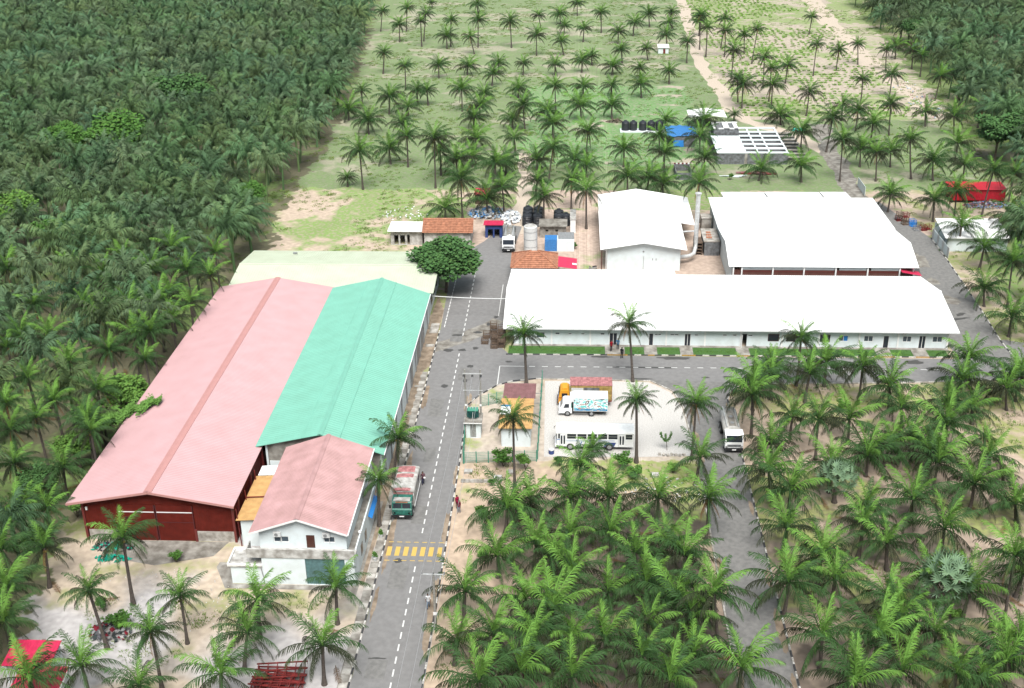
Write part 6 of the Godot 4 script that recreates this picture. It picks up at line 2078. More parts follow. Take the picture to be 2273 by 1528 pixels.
func painted_truck() -> void:
	var t := thing("painted_lorry", "yellow and red lorry with pink ribbed roof behind the white box truck", "truck", Vector3(-1.6, 0.02, -141.2))
	cab(t, [0.0, 0.5, 1.5, 0.5, 1.5, 2.25, 1.3, 2.4, 0.35, 2.4, 0.2, 2.2, 0.0, 1.35], 1.1, M.vehicle_yellow)
	panel(t, "cab_front_panel", M.blue, Vector3(-0.05, 0.75, -0.9), Vector3(-0.002, 1.25, 1.0))
	panel(t, "windscreen", M.dark_glass, Vector3(0.04, 1.45, -0.95), Vector3(0.1, 2.1, 0.95))
	panel(t, "bumper", M.wood, Vector3(-0.2, 0.4, -1.1), Vector3(-0.052, 0.65, 1.1))
	for s in [-1.0, 1.0]:
		panel(t, "side_window", M.dark_glass, Vector3(0.45, 1.4, s * 1.101), Vector3(1.2, 2.0, s * 1.112))
		wheel(t, 0.85, s * 1.14, 0.48, 0.28)
		wheel(t, 5.4, s * 1.14, 0.48, 0.5)
		panel(t, "lower_board", M.vehicle_red, Vector3(1.62, 0.85, s * 1.201), Vector3(7.2, 1.05, s * 1.22))
	panel(t, "cab_stripe", M.vehicle_red, Vector3(0.1, 1.25, 1.102), Vector3(1.5, 1.36, 1.114))
	panel(t, "roof_rack", M.vehicle_yellow, Vector3(0.5, 2.42, -0.7), Vector3(1.2, 2.7, 0.9))
	panel(t, "box_side", M.board_yellow, Vector3(1.6, 0.85, -1.2), Vector3(7.18, 3.2, 1.2))
	panel(t, "rear_door", M.vehicle_red, Vector3(7.181, 0.9, -1.15), Vector3(7.23, 3.15, 1.15))
	part(t, "roof_sheet", slope(Vector3(1.55, 3.32, -1.25), Vector3(5.7, 0, 0), Vector3(0, 0.0, 2.5), 0.25, 0.04), M.faded_red)
	panel(t, "mesh_panel", M.grey_block, Vector3(3.4, 2.45, 1.201), Vector3(5.5, 2.95, 1.215))
	panel(t, "pale_panel", M.plastic_white, Vector3(1.75, 2.3, 1.201), Vector3(3.35, 2.9, 1.212))
	panel(t, "green_corner", M.vehicle_green, Vector3(1.52, 0.9, 1.0), Vector3(1.598, 3.1, 1.2))

func tanker(label: String, at: Vector3, body: Material) -> void:
	var t := thing("tanker_truck", label, "tanker truck", at, PI / 2)
	cab(t, [0.03, 0.6, 1.85, 0.6, 1.85, 2.45, 1.6, 2.62, 0.55, 2.62, 0.32, 2.45, 0.06, 1.55], 1.13, M.vehicle_white)
	var ws := begin()
	quad(ws, Vector3(0.06, 1.6, -0.98), Vector3(0.06, 1.6, 0.98), Vector3(0.3, 2.4, 0.98), Vector3(0.3, 2.4, -0.98), Vector3(-1, 0.3, 0))
	part(t, "windscreen", ws, M.dark_glass, Vector3(-0.012, 0, 0))
	panel(t, "grille", M.grey_block, Vector3(-0.01, 0.95, -0.85), Vector3(0.04, 1.25, 0.85))
	panel(t, "bumper", M.black, Vector3(-0.12, 0.45, -1.13), Vector3(0.028, 0.8, 1.13))
	panel(t, "number_plate", M.white_paint, Vector3(-0.14, 0.52, -0.25), Vector3(-0.121, 0.66, 0.25))
	for s in [-1.0, 1.0]:
		panel(t, "headlight", M.tank_metal, Vector3(-0.02, 0.88, s * 0.9 - 0.16), Vector3(0.03, 1.08, s * 0.9 + 0.16))
		panel(t, "side_window", M.dark_glass, Vector3(0.55, 1.6, s * 1.131), Vector3(1.35, 2.3, s * 1.14))
		panel(t, "mirror", M.black, Vector3(0.05, 1.7, s * 1.3 - 0.08), Vector3(0.12, 2.2, s * 1.3 + 0.08))
		panel(t, "mirror_arm", M.black, Vector3(0.07, 2.22, s * 1.1 - 0.02 if s > 0 else -1.3), Vector3(0.1, 2.26, 1.3 if s > 0 else -1.1))
		wheel(t, 1.2, s * 1.16, 0.5, 0.28)
		wheel(t, 5.2, s * 1.16, 0.5, 0.5)
		wheel(t, 6.4, s * 1.16, 0.5, 0.5)
		panel(t, "walkway_rail", M.galvanised, Vector3(2.2, 2.62, s * 0.72 - 0.05), Vector3(7.4, 2.72, s * 0.72 + 0.05))
	var st := begin(false)
	var rings := [[2.05, 0.6], [2.1, 1.0], [7.5, 1.0], [7.6, 0.6]]
	for i in 3:
		for k in 20:
			var q := []
			for e in [[i, k], [i, k + 1], [i + 1, k + 1], [i + 1, k]]:
				var a: float = TAU * e[1] / 20
				var sz: float = rings[e[0]][1]
				q.append(Vector3(rings[e[0]][0], 1.85 + sin(a) * 0.85 * sz, cos(a) * 1.12 * sz))
			quad(st, q[0], q[1], q[2], q[3], (q[0] + q[1]) / 2 - Vector3(q[0].x if i == 1 else 4.8, 1.85, 0))
	part(t, "tank", st, body)
	for s in [2.052, 7.598]:
		var e := begin()
		for k in range(1, 19):
			var f := func(j): return Vector3(s, 1.85 + sin(TAU * j / 20) * 0.51, cos(TAU * j / 20) * 0.672)
			tri(e, f.call(0), f.call(k), f.call(k + 1), Vector3(s - 4.8, 0, 0))
		part(t, "tank_end", e, body)
	panel(t, "walkway", M.patch_grey, Vector3(2.3, 2.69, -0.42), Vector3(7.3, 2.73, 0.42))
	for x in [3.0, 4.6, 6.4]:
		st = begin(false)
		tube(st, [Vector3(x, 2.73, 0), Vector3(x, 2.82, 0)], 0.26, 0.24, 12)
		part(t, "hatch", st, M.grey_metal)
	panel(t, "chassis", M.black, Vector3(0.5, 0.6, -0.5), Vector3(7.6, 1.0, 0.5))

func old_lorry() -> void:
	var t := thing("old_lorry", "old lorry with green cab and peeling red and white roof by the kerb", "truck", Vector3(-19.15, 0.01, -112.3), PI / 2)
	cab(t, [0.0, 0.55, 1.5, 0.55, 1.5, 2.45, 0.3, 2.35, 0.12, 2.2, 0.0, 1.5, -0.12, 1.35], 1.13, M.vehicle_green)
	for z in [-0.53, 0.53]:
		var ws := begin()
		quad(ws, Vector3(0.0, 1.55, z - 0.45), Vector3(0.0, 1.55, z + 0.45), Vector3(0.1, 2.1, z + 0.45), Vector3(0.1, 2.1, z - 0.45), Vector3(-1, 0.2, 0))
		part(t, "windscreen", ws, M.dark_glass, Vector3(-0.012, 0, 0))
		panel(t, "headlight", M.tank_metal, Vector3(-0.16, 0.85, z * 1.6 - 0.14), Vector3(-0.08, 1.08, z * 1.6 + 0.14))
	panel(t, "bonnet_panel", M.vehicle_green, Vector3(-0.16, 0.75, -0.95), Vector3(-0.121, 1.3, 0.95))
	panel(t, "bumper", M.black, Vector3(-0.3, 0.45, -1.15), Vector3(-0.162, 0.72, 1.15))
	panel(t, "number_plate", M.white_paint, Vector3(-0.32, 0.55, -0.27), Vector3(-0.301, 0.69, 0.27))
	panel(t, "visor", M.stained_white, Vector3(0.2, 2.36, -0.95), Vector3(0.9, 2.46, 0.95))
	panel(t, "name_board", M.tile_orange, Vector3(0.08, 2.2, -0.7), Vector3(0.14, 2.33, 0.7))
	for s in [-1.0, 1.0]:
		panel(t, "side_window", M.dark_glass, Vector3(0.4, 1.55, s * 1.131), Vector3(1.2, 2.15, s * 1.14))
		wheel(t, 0.9, s * 1.18, 0.5, 0.28)
		wheel(t, 5.0, s * 1.18, 0.5, 0.5)
		panel(t, "box_side", M.stained_white, Vector3(1.55, 0.9, s * 1.2 - 0.06), Vector3(7.0, 2.75, s * 1.2 + 0.06))
		panel(t, "side_rail", M.white_paint, Vector3(1.55, 0.78, s * 1.28 - 0.03), Vector3(7.0, 0.9, s * 1.28 + 0.03))
		panel(t, "side_opening", M.dark_glass, Vector3(4.9, 1.8, s * 1.262 - 0.006), Vector3(6.4, 2.5, s * 1.262 + 0.006))
		panel(t, "mirror", M.black, Vector3(0.0, 1.5, s * 1.35 - 0.1), Vector3(0.08, 1.9, s * 1.35 + 0.1))
	panel(t, "box_front", M.faded_red, Vector3(1.55, 0.9, -1.13), Vector3(1.62, 2.75, 1.13))
	panel(t, "box_rear", M.faded_red, Vector3(6.9, 0.9, -1.13), Vector3(6.98, 2.75, 1.13))
	panel(t, "load_floor", M.wood, Vector3(1.6, 0.85, -1.13), Vector3(6.95, 0.95, 1.13))
	var st := begin()
	rounded(st, 1.5, 7.05, pv([-1.28, 2.76, 1.28, 2.76, 1.2, 2.86, 0.6, 2.96, -0.6, 2.96, -1.2, 2.86]))
	part(t, "box_roof", st, M.stained_white)
	for r in [[1.5, 2.1], [4.4, 5.2], [5.6, 6.9]]:
		st = begin()
		rounded(st, r[0], r[1], pv([-1.2, 2.865, 1.0, 2.885, 0.6, 2.972, -0.6, 2.972]))
		part(t, "red_roof_paint", st, M.faded_red)
	panel(t, "chassis", M.black, Vector3(0.3, 0.55, -0.5), Vector3(6.9, 0.848, 0.5))

# ---------------------------------------------------------------- people
func person(label: String, at: Vector3, turn: float, shirt: Color, trousers: Color, stride: float, holds := "") -> void:
	var skin := Color(0.15, 0.075, 0.05)
	var hair := Color(0.012, 0.01, 0.01)
	var s := stride
	var hipl := Vector3(-0.09, 0.92, 0)
	var hipr := Vector3(0.09, 0.92, 0)
	var kl := Vector3(-0.1, 0.5, 0.16 * s + 0.02)
	var kr := Vector3(0.1, 0.5, -0.06 * s + 0.02)
	var al := Vector3(-0.1, 0.09, 0.2 * s)
	var ar := Vector3(0.1, 0.09, -0.3 * s)
	var sl := Vector3(-0.19, 1.42, 0)
	var sr := Vector3(0.19, 1.42, 0)
	var el := Vector3(-0.25, 1.13, -0.1 * s)
	var er := Vector3(0.25, 1.13, 0.08 * s)
	var wl := Vector3(-0.25, 0.9, -0.06 * s + 0.06)
	var wr := Vector3(0.24, 0.9, 0.22 * s + 0.06)
	if holds:
		er = Vector3(0.25, 1.12, 0.05)
		wr = Vector3(0.14, 1.1, 0.28)
	# bones: a, b, radius a, radius b, colour
	var bones := [
		[Vector3(0, 0.95, 0), Vector3(0, 1.12, 0), 0.155, 0.135, shirt], [Vector3(0, 1.12, 0), Vector3(0, 1.36, 0), 0.135, 0.16, shirt], [sl, sr, 0.075, 0.075, shirt],
		[Vector3(0, 1.42, 0), Vector3(0, 1.53, 0.01), 0.058, 0.055, skin], [Vector3(0, 1.6, 0.02), Vector3(0, 1.66, 0.005), 0.082, 0.1, skin], [Vector3(0, 1.67, -0.015), Vector3(0, 1.685, -0.02), 0.108, 0.104, hair], [Vector3(0, 1.61, 0.1), Vector3(0, 1.595, 0.115), 0.016, 0.02, skin],
		[hipl, kl, 0.095, 0.062, trousers], [kl, al, 0.062, 0.045, trousers], [hipr, kr, 0.095, 0.062, trousers], [kr, ar, 0.062, 0.045, trousers],
		[al + Vector3(0, -0.045, -0.04), al + Vector3(0, -0.055, 0.15), 0.045, 0.038, hair], [ar + Vector3(0, -0.045, -0.04), ar + Vector3(0, -0.055, 0.15), 0.045, 0.038, hair],
		[sl, el, 0.06, 0.046, shirt], [el, wl, 0.044, 0.03, skin], [sr, er, 0.06, 0.046, shirt], [er, wr, 0.044, 0.03, skin],
		[wl, wl + Vector3(0, -0.08, 0.01), 0.032, 0.036, skin], [wr, wr + ((wr - er).normalized() * 0.08), 0.032, 0.036, skin]]
	var c := 0.03
	var lo := Vector3(-0.45, -0.03, -0.5)
	var nx := 30
	var ny := 62
	var nz := 34
	var f := PackedFloat32Array()
	f.resize(nx * ny * nz)
	f.fill(1.0)
	var who := PackedInt32Array()
	who.resize(nx * ny * nz)
	for b in bones.size():
		var p: Vector3 = bones[b][0]
		var q: Vector3 = bones[b][1]
		var reach: float = maxf(bones[b][2], bones[b][3]) + 0.08
		var i0 := ((p.min(q) - Vector3.ONE * reach - lo) / c).floor()
		var i1 := ((p.max(q) + Vector3.ONE * reach - lo) / c).ceil()
		for k in range(maxi(0, int(i0.z)), mini(nz, int(i1.z) + 1)):
			for j in range(maxi(0, int(i0.y)), mini(ny, int(i1.y) + 1)):
				for i in range(maxi(0, int(i0.x)), mini(nx, int(i1.x) + 1)):
					var v := lo + Vector3(i, j, k) * c
					var d := q - p
					var u := clampf((v - p).dot(d) / maxf(d.length_squared(), 1e-6), 0, 1)
					var dist: float = v.distance_to(p + d * u) - lerpf(bones[b][2], bones[b][3], u)
					var at_i := (k * ny + j) * nx + i
					if dist < f[at_i]:
						who[at_i] = b
					var h := clampf(0.5 + 0.5 * (f[at_i] - dist) / 0.03, 0, 1)
					f[at_i] = lerpf(f[at_i], dist, h) - 0.03 * h * (1 - h)
	var st := begin(false)
	var cell := {}
	var step := [1, nx, nx * ny]
	var vert := func(i: int, j: int, k: int) -> Vector3:
		var key := (k * ny + j) * nx + i
		if not cell.has(key):
			var sum := Vector3.ZERO
			var n := 0
			for e in 12:
				var ax := e / 4
				var o := [0, 0, 0]
				o[(ax + 1) % 3] = e % 2
				o[(ax + 2) % 3] = (e / 2) % 2
				var a0: int = key + o[0] + o[1] * nx + o[2] * nx * ny
				var v0 := f[a0]
				var v1 := f[a0 + step[ax]]
				if (v0 < 0) != (v1 < 0):
					var pp := Vector3(o[0], o[1], o[2])
					pp[ax] += v0 / (v0 - v1)
					sum += pp
					n += 1
			cell[key] = lo + (Vector3(i, j, k) + sum / maxi(n, 1)) * c
		return cell[key]
	for k in range(1, nz - 1):
		for j in range(1, ny - 1):
			for i in range(1, nx - 1):
				var key := (k * ny + j) * nx + i
				for ax in 3:
					var a := f[key]
					var b := f[key + step[ax]]
					if (a < 0) == (b < 0):
						continue
					var u := [0, 0, 0]
					var w := [0, 0, 0]
					u[(ax + 1) % 3] = 1
					w[(ax + 2) % 3] = 1
					var q := [vert.call(i, j, k), vert.call(i - u[0], j - u[1], k - u[2]), vert.call(i - u[0] - w[0], j - u[1] - w[1], k - u[2] - w[2]), vert.call(i - w[0], j - w[1], k - w[2])]
					var out := Vector3.ZERO
					out[ax] = 1.0 if a < 0 else -1.0
					st.set_color(bones[who[key if a < 0 else key + step[ax]]][4])
					quad(st, q[0], q[1], q[2], q[3], out)
	# fingers, thumb, eyes, mouth
	for h in [[wl, Vector3(0, -1, 0.12), -1.0], [wr, (wr - er).normalized(), 1.0]]:
		var d: Vector3 = h[1].normalized()
		var palm: Vector3 = h[0] + d * 0.1
		st.set_color(skin)
		var side := d.cross(Vector3(h[2], 0, 0)).normalized()
		for k in 4:
			var o: Vector3 = palm + side * (k - 1.5) * 0.02
			var ln: float = [0.075, 0.085, 0.08, 0.06][k]
			tube(st, [o, o + d * ln * 0.6, o + d * ln + Vector3(-h[2] * 0.02, 0, 0)], 0.01, 0.008, 5)
		tube(st, [h[0] + d * 0.04, h[0] + d * 0.07 + side * 0.045, h[0] + d * 0.11 + side * 0.05], 0.012, 0.009, 5)
	for x in [-0.032, 0.032]:
		st.set_color(Color(0.5, 0.5, 0.5))
		lathe(st, [Vector2(0.001, -0.011), Vector2(0.011, 0), Vector2(0.001, 0.011)], 6, Vector3(x, 1.635, 0.098))
		st.set_color(skin)
		lathe(st, [Vector2(0.001, -0.03), Vector2(0.016, 0), Vector2(0.001, 0.03)], 6, Vector3(x * 3.1, 1.62, 0.0))
	st.set_color(Color(0.1, 0.03, 0.03))
	tube(st, [Vector3(-0.022, 1.565, 0.098), Vector3(0.022, 1.565, 0.098)], 0.007, 0.007, 5)
	var o := part(self, numbered("person"), st, M.tint, at)
	o.rotation.y = turn
	tag(o, label, "person")
	if holds == "paper":
		var pt := thing("paper_sheet", "white paper held by the person walking beside the old lorry", "paper", at, turn)
		var ps := begin()
		box(ps, Vector3(0.14, 1.13, 0.36), Vector3(0.22, 0.012, 0.3))
		part(pt, "sheet", ps, M.white_paint)

# ---------------------------------------------------------------- street furniture and clutter
func wire(a: Vector3, b: Vector3, sag: float, label: String, group: String, m: Material, r := 0.018) -> void:
	var pts := []
	for i in 13:
		var u := i / 12.0
		pts.append(a.lerp(b, u) - UP * sag * 4 * u * (1 - u))
	var st := begin(false)
	tube(st, pts, r, r, 4, false)
	var o := part(self, numbered("power_wire"), st, m)
	tag(o, label, "wire", group)

func poles() -> void:
	var t := thing("transformer_poles", "pair of tall concrete poles with crossarms carrying the transformer", "utility pole", Vector3(-12.5, 0, -132.8))
	for s in [-1.0, 1.0]:
		var st := begin(false)
		tube(st, [Vector3(s * 0.92, 0, 0), Vector3(s * 1.0, 9.1, 0)], 0.15, 0.1, 8)
		var p := part(t, "pole", st, M.pole_concrete)
		panel(p, "white_plate", M.white_paint, Vector3(s * 0.95 - 0.14, 3.9, 0.13), Vector3(s * 0.95 + 0.14, 4.2, 0.16))
	for y in [8.6, 6.2]:
		var st := begin()
		bar(st, Vector3(-1.25, y, 0.14), Vector3(1.25, y, 0.14), 0.1, 0.12 if y > 8 else 0.07)
		part(t, "crossarm", st, M.galvanised)
	for x in [-1.1, 0.0, 1.1]:
		var st := begin(false)
		lathe(st, [Vector2(0.05, 8.15), Vector2(0.16, 8.22), Vector2(0.07, 8.3), Vector2(0.16, 8.38), Vector2(0.06, 8.5)], 10, Vector3(x, 0, 0.22))
		part(t, "insulator", st, M.black)
		st = begin(false)
		tube(st, [Vector3(x, 8.2, 0.3), Vector3(x * 0.5, 5.9, 0.3), Vector3(x * 0.3, 4.15, 0.5)], 0.015, 0.015, 4, false)
		part(t, "drop_wire", st, M.wire)
	t = thing("transformer", "dark green pole transformer with cooling fins above the kiosk", "transformer", Vector3(-12.5, 2.62, -132.0))
	panel(t, "tank", M.transformer_green, Vector3(-0.55, 0.12, -0.4), Vector3(0.55, 1.15, 0.4))
	panel(t, "lid", M.fence_green, Vector3(-0.68, 1.15, -0.5), Vector3(0.68, 1.24, 0.5))
	for k in 9:
		panel(t, "cooling_fin", M.transformer_green, Vector3(-0.52 + k * 0.125, 0.2, 0.402), Vector3(-0.48 + k * 0.125, 1.05, 0.62))
	for s in [-1.0, 1.0]:
		for k in 5:
			panel(t, "cooling_fin", M.transformer_green, Vector3(s * 0.552, 0.2, -0.32 + k * 0.15), Vector3(s * 0.75, 1.05, -0.28 + k * 0.15))
	for k in 3:
		var st := begin(false)
		lathe(st, [Vector2(0.05, 1.24), Vector2(0.08, 1.3), Vector2(0.05, 1.36), Vector2(0.08, 1.42), Vector2(0.03, 1.55)], 8, Vector3(-0.35 + k * 0.35, 0, -0.1))
		part(t, "bushing", st, M.plastic_white)
	var st := begin(false)
	tube(st, [Vector3(0.05, 1.1, 0.64), Vector3(0.0, 0.5, 0.68), Vector3(-0.08, -0.02, 0.7)], 0.035, 0.035, 6)
	part(t, "cable", st, M.plastic_white)
	panel(t, "skid", M.galvanised, Vector3(-0.6, 0.0, -0.3), Vector3(0.6, 0.118, 0.3))
	t = thing("transformer_kiosk", "small white kiosk with flat concrete roof under the transformer", "kiosk", Vector3(-12.45, 0, -132.2))
	wall_x(t, "front_wall", M.white_wall, -0.95, 0.95, 0, 2.3, 0.95, 0.15, [[-0.4, 0.05, 0.35, 2.05]])
	walls_box(t, M.white_wall, -0.95, 0.95, 0.95, -0.9, 2.3, 0.15)
	panel(t, "roof_slab", M.concrete, Vector3(-1.2, 2.3, -1.1), Vector3(1.15, 2.6, 1.35))
	panel(t, "roof_edge", M.white_paint, Vector3(-1.21, 2.32, 1.352), Vector3(1.16, 2.45, 1.4))
	panel(t, "door", M.grey_metal, Vector3(-0.4, 0.06, 0.82), Vector3(0.35, 2.05, 0.88))
	# near pole with a T arm
	t = thing("utility_pole", "slim concrete utility pole with a wide crossarm beside the road", "utility pole", Vector3(-13.15, 0, -92.9))
	st = begin(false)
	tube(st, [Vector3.ZERO, Vector3(0, 7.1, 0)], 0.15, 0.1, 8)
	part(t, "pole", st, M.pole_concrete)
	panel(t, "sign_plate", M.white_paint, Vector3(-0.18, 2.0, 0.15), Vector3(0.3, 2.35, 0.18))
	st = begin()
	bar(st, Vector3(-1.15, 6.9, 0.12), Vector3(1.15, 6.9, 0.12), 0.08, 0.1)
	part(t, "crossarm", st, M.galvanised)
	for x in [-1.1, 0.0, 1.1]:
		st = begin(false)
		lathe(st, [Vector2(0.03, 6.95), Vector2(0.09, 7.02), Vector2(0.05, 7.1), Vector2(0.08, 7.18), Vector2(0.02, 7.26)], 8, Vector3(x, 0, 0.12))
		part(t, "insulator", st, M.grey_metal)
	for k in 3:
		var dx: float = [-1.1, 0.0, 1.1][k]
		wire(Vector3(-13.15 + dx, 7.25, -92.8), Vector3(-12.5 + dx, 8.3, -132.5), 0.9, "thin pale power wire running along the main road to the transformer poles", "wires over the main road", M.wire)
		wire(Vector3(-13.15 + dx, 7.25, -92.8), Vector3(-13.9 + dx, 7.6, -52), 0.9, "thin pale power wire leaving the T shaped pole along the road", "wires leaving the T shaped pole", M.wire)
	# duct pipe across the road between the warehouses
	t = thing("overhead_pipe", "thin pale pipe spanning the road between warehouse and long building", "pipe")
	st = begin(false)
	var pts := []
	for i in 9:
		var u := i / 8.0
		pts.append(Vector3(lerpf(-22.4, -8.6, u), 3.6 - 0.5 * 4 * u * (1 - u) * 0.3 , lerpf(-169.5, -168.6, u)))
	tube(st, pts, 0.07, 0.07, 6)
	part(t, "pipe", st, M.plastic_white)

func fences() -> void:
	# green mesh fence panels
	for f in [["green wire mesh fence between the parking lot and the yellow roofed shed", Vector3(-4.0, 0, -126.2), Vector3(-3.95, 0, -146.2), 10, 2.3], ["green wire mesh fence beside the transformer kiosk along the road", Vector3(-13.2, 0, -124.8), Vector3(-13.55, 0, -131.2), 4, 1.9], ["thin green wire mesh fence on the sandy side of the transformer yard", Vector3(-13.1, 0, -124.9), Vector3(-4.1, 0, -125.6), 6, 1.6], ["thin green wire mesh fence following the kerb curve behind the transformer", Vector3(-12.2, 0, -139.6), Vector3(-8.9, 0, -141.2), 3, 1.7]]:
		var t := thing("mesh_fence", f[0], "fence")
		var a: Vector3 = f[1]
		var b: Vector3 = f[2]
		for i in f[3] + 1:
			var st := begin(false)
			var p := a.lerp(b, float(i) / f[3])
			tube(st, [p, p + UP * (f[4] + 0.1)], 0.06, 0.06, 6)
			part(t, "post", st, M.fence_green)
		for i in f[3]:
			var st := begin()
			var p := a.lerp(b, float(i) / f[3])
			var q := a.lerp(b, float(i + 1) / f[3])
			for k in 7:
				bar(st, p + UP * (0.15 + k * (f[4] - 0.2) / 6.0), q + UP * (0.15 + k * (f[4] - 0.2) / 6.0), 0.025, 0.025)
			for k in 12:
				var u := p.lerp(q, (k + 0.5) / 12.0)
				bar(st, u + UP * 0.1, u + UP * f[4], 0.018, 0.018)
			part(t, "mesh_panel", st, M.fence_green)
	var t := thing("yellow_roofed_shed", "long white shed with orange yellow and wine coloured roof sheets", "shed")
	part(t, "wine_roof_sheet", slope(Vector3(-8.9, 3.15, -140.7), Vector3(4.3, 0, 0), Vector3(0, -0.1, 4.1), 0.3, 0.02), M.roof_wine)
	part(t, "yellow_roof_sheet", slope(Vector3(-9.05, 3.04, -136.6), Vector3(4.3, 0, 0), Vector3(0, -0.1, 7.9), 0.3, 0.02), M.roof_orange)
	for x in [-8.7, -5.15]:
		panel(t, "side_wall", M.white_wall, Vector3(x, 0, -140.3), Vector3(x + 0.15, 2.92, -129.2))
	panel(t, "front_wall", M.white_wall, Vector3(-8.54, 0, -129.35), Vector3(-5.16, 2.8, -129.2))
	panel(t, "back_wall", M.white_wall, Vector3(-8.54, 0, -140.3), Vector3(-5.16, 2.92, -140.15))
	for k in 4:
		panel(t, "roof_pole", M.grey_metal, Vector3(-4.6, 2.75, -138.6 + k * 2.8), Vector3(-3.98, 2.82, -138.52 + k * 2.8))
	var wt := thing("white_roof_sheet", "white and blue plastic sheet lying on the orange yellow roof", "plastic sheet")
	panel(wt, "white_sheet", M.white_paint, Vector3(-9.0, 3.07, -134.2), Vector3(-7.7, 3.1, -132.1))
	panel(wt, "blue_sheet", M.tarp_blue, Vector3(-9.0, 3.07, -134.7), Vector3(-7.7, 3.1, -134.22))

func crate_mesh() -> Array:
	var fr := begin()
	for y in [0.04, 0.46, 0.86]:
		for s in [-0.5, 0.5]:
			bar(fr, Vector3(-0.5, y, s), Vector3(0.5, y, s), 0.05, 0.05)
			bar(fr, Vector3(s, y, -0.47), Vector3(s, y, 0.47), 0.05, 0.05)
	for x in [-0.5, 0.5]:
		for z in [-0.5, 0.5]:
			span(fr, Vector3(x - 0.03, 0, z - 0.03), Vector3(x + 0.03, 0.9, z + 0.03))
	var sl := begin()
	for k in 6:
		for s in [-0.5, 0.5]:
			bar(sl, Vector3(-0.42 + k * 0.165, 0.05, s), Vector3(-0.42 + k * 0.165, 0.85, s), 0.03, 0.03)
	span(sl, Vector3(-0.47, 0.07, -0.47), Vector3(0.47, 0.12, 0.47))
	return [done(fr), done(sl)]

func heap(n: String, label: String, cat: String, at: Vector3, rx: float, rz: float, h: float, count: int, size: float, colours: Array, seed_at: int) -> void:
	var r := RandomNumberGenerator.new()
	r.seed = seed_at
	var st := begin()
	for i in count:
		var a := r.randf() * TAU
		var d := sqrt(r.randf())
		var p := Vector3(cos(a) * d * rx, 0, sin(a) * d * rz)
		p.y = h * (1 - d * d) * r.randf_range(0.3, 1.0) + size * 0.2
		st.set_color(colours[r.randi() % colours.size()] * r.randf_range(0.7, 1.15))
		var b := Basis.from_euler(Vector3(r.randf_range(-0.7, 0.7), r.randf() * TAU, r.randf_range(-0.7, 0.7)))
		var s := Vector3(r.randf_range(0.6, 1.3), r.randf_range(0.25, 0.7), r.randf_range(0.5, 1.1)) * size
		# crumpled lump: a squashed irregular octahedron
		var v := []
		for q in [Vector3(1, 0, 0), Vector3(-1, 0, 0), Vector3(0, 1, 0), Vector3(0, -1, 0), Vector3(0, 0, 1), Vector3(0, 0, -1)]:
			v.append(p + b * (q * s * r.randf_range(0.35, 0.65)))
		for q in [[0, 2, 4], [0, 4, 3], [0, 3, 5], [0, 5, 2], [1, 4, 2], [1, 3, 4], [1, 5, 3], [1, 2, 5]]:
			tri(st, v[q[0]], v[q[1]], v[q[2]], v[q[0]] + v[q[1]] + v[q[2]] - p * 3)
	var o := part(self, numbered(n), st, M.tint, at)
	tag(o, label, cat)
	o.set_meta("kind", "stuff")

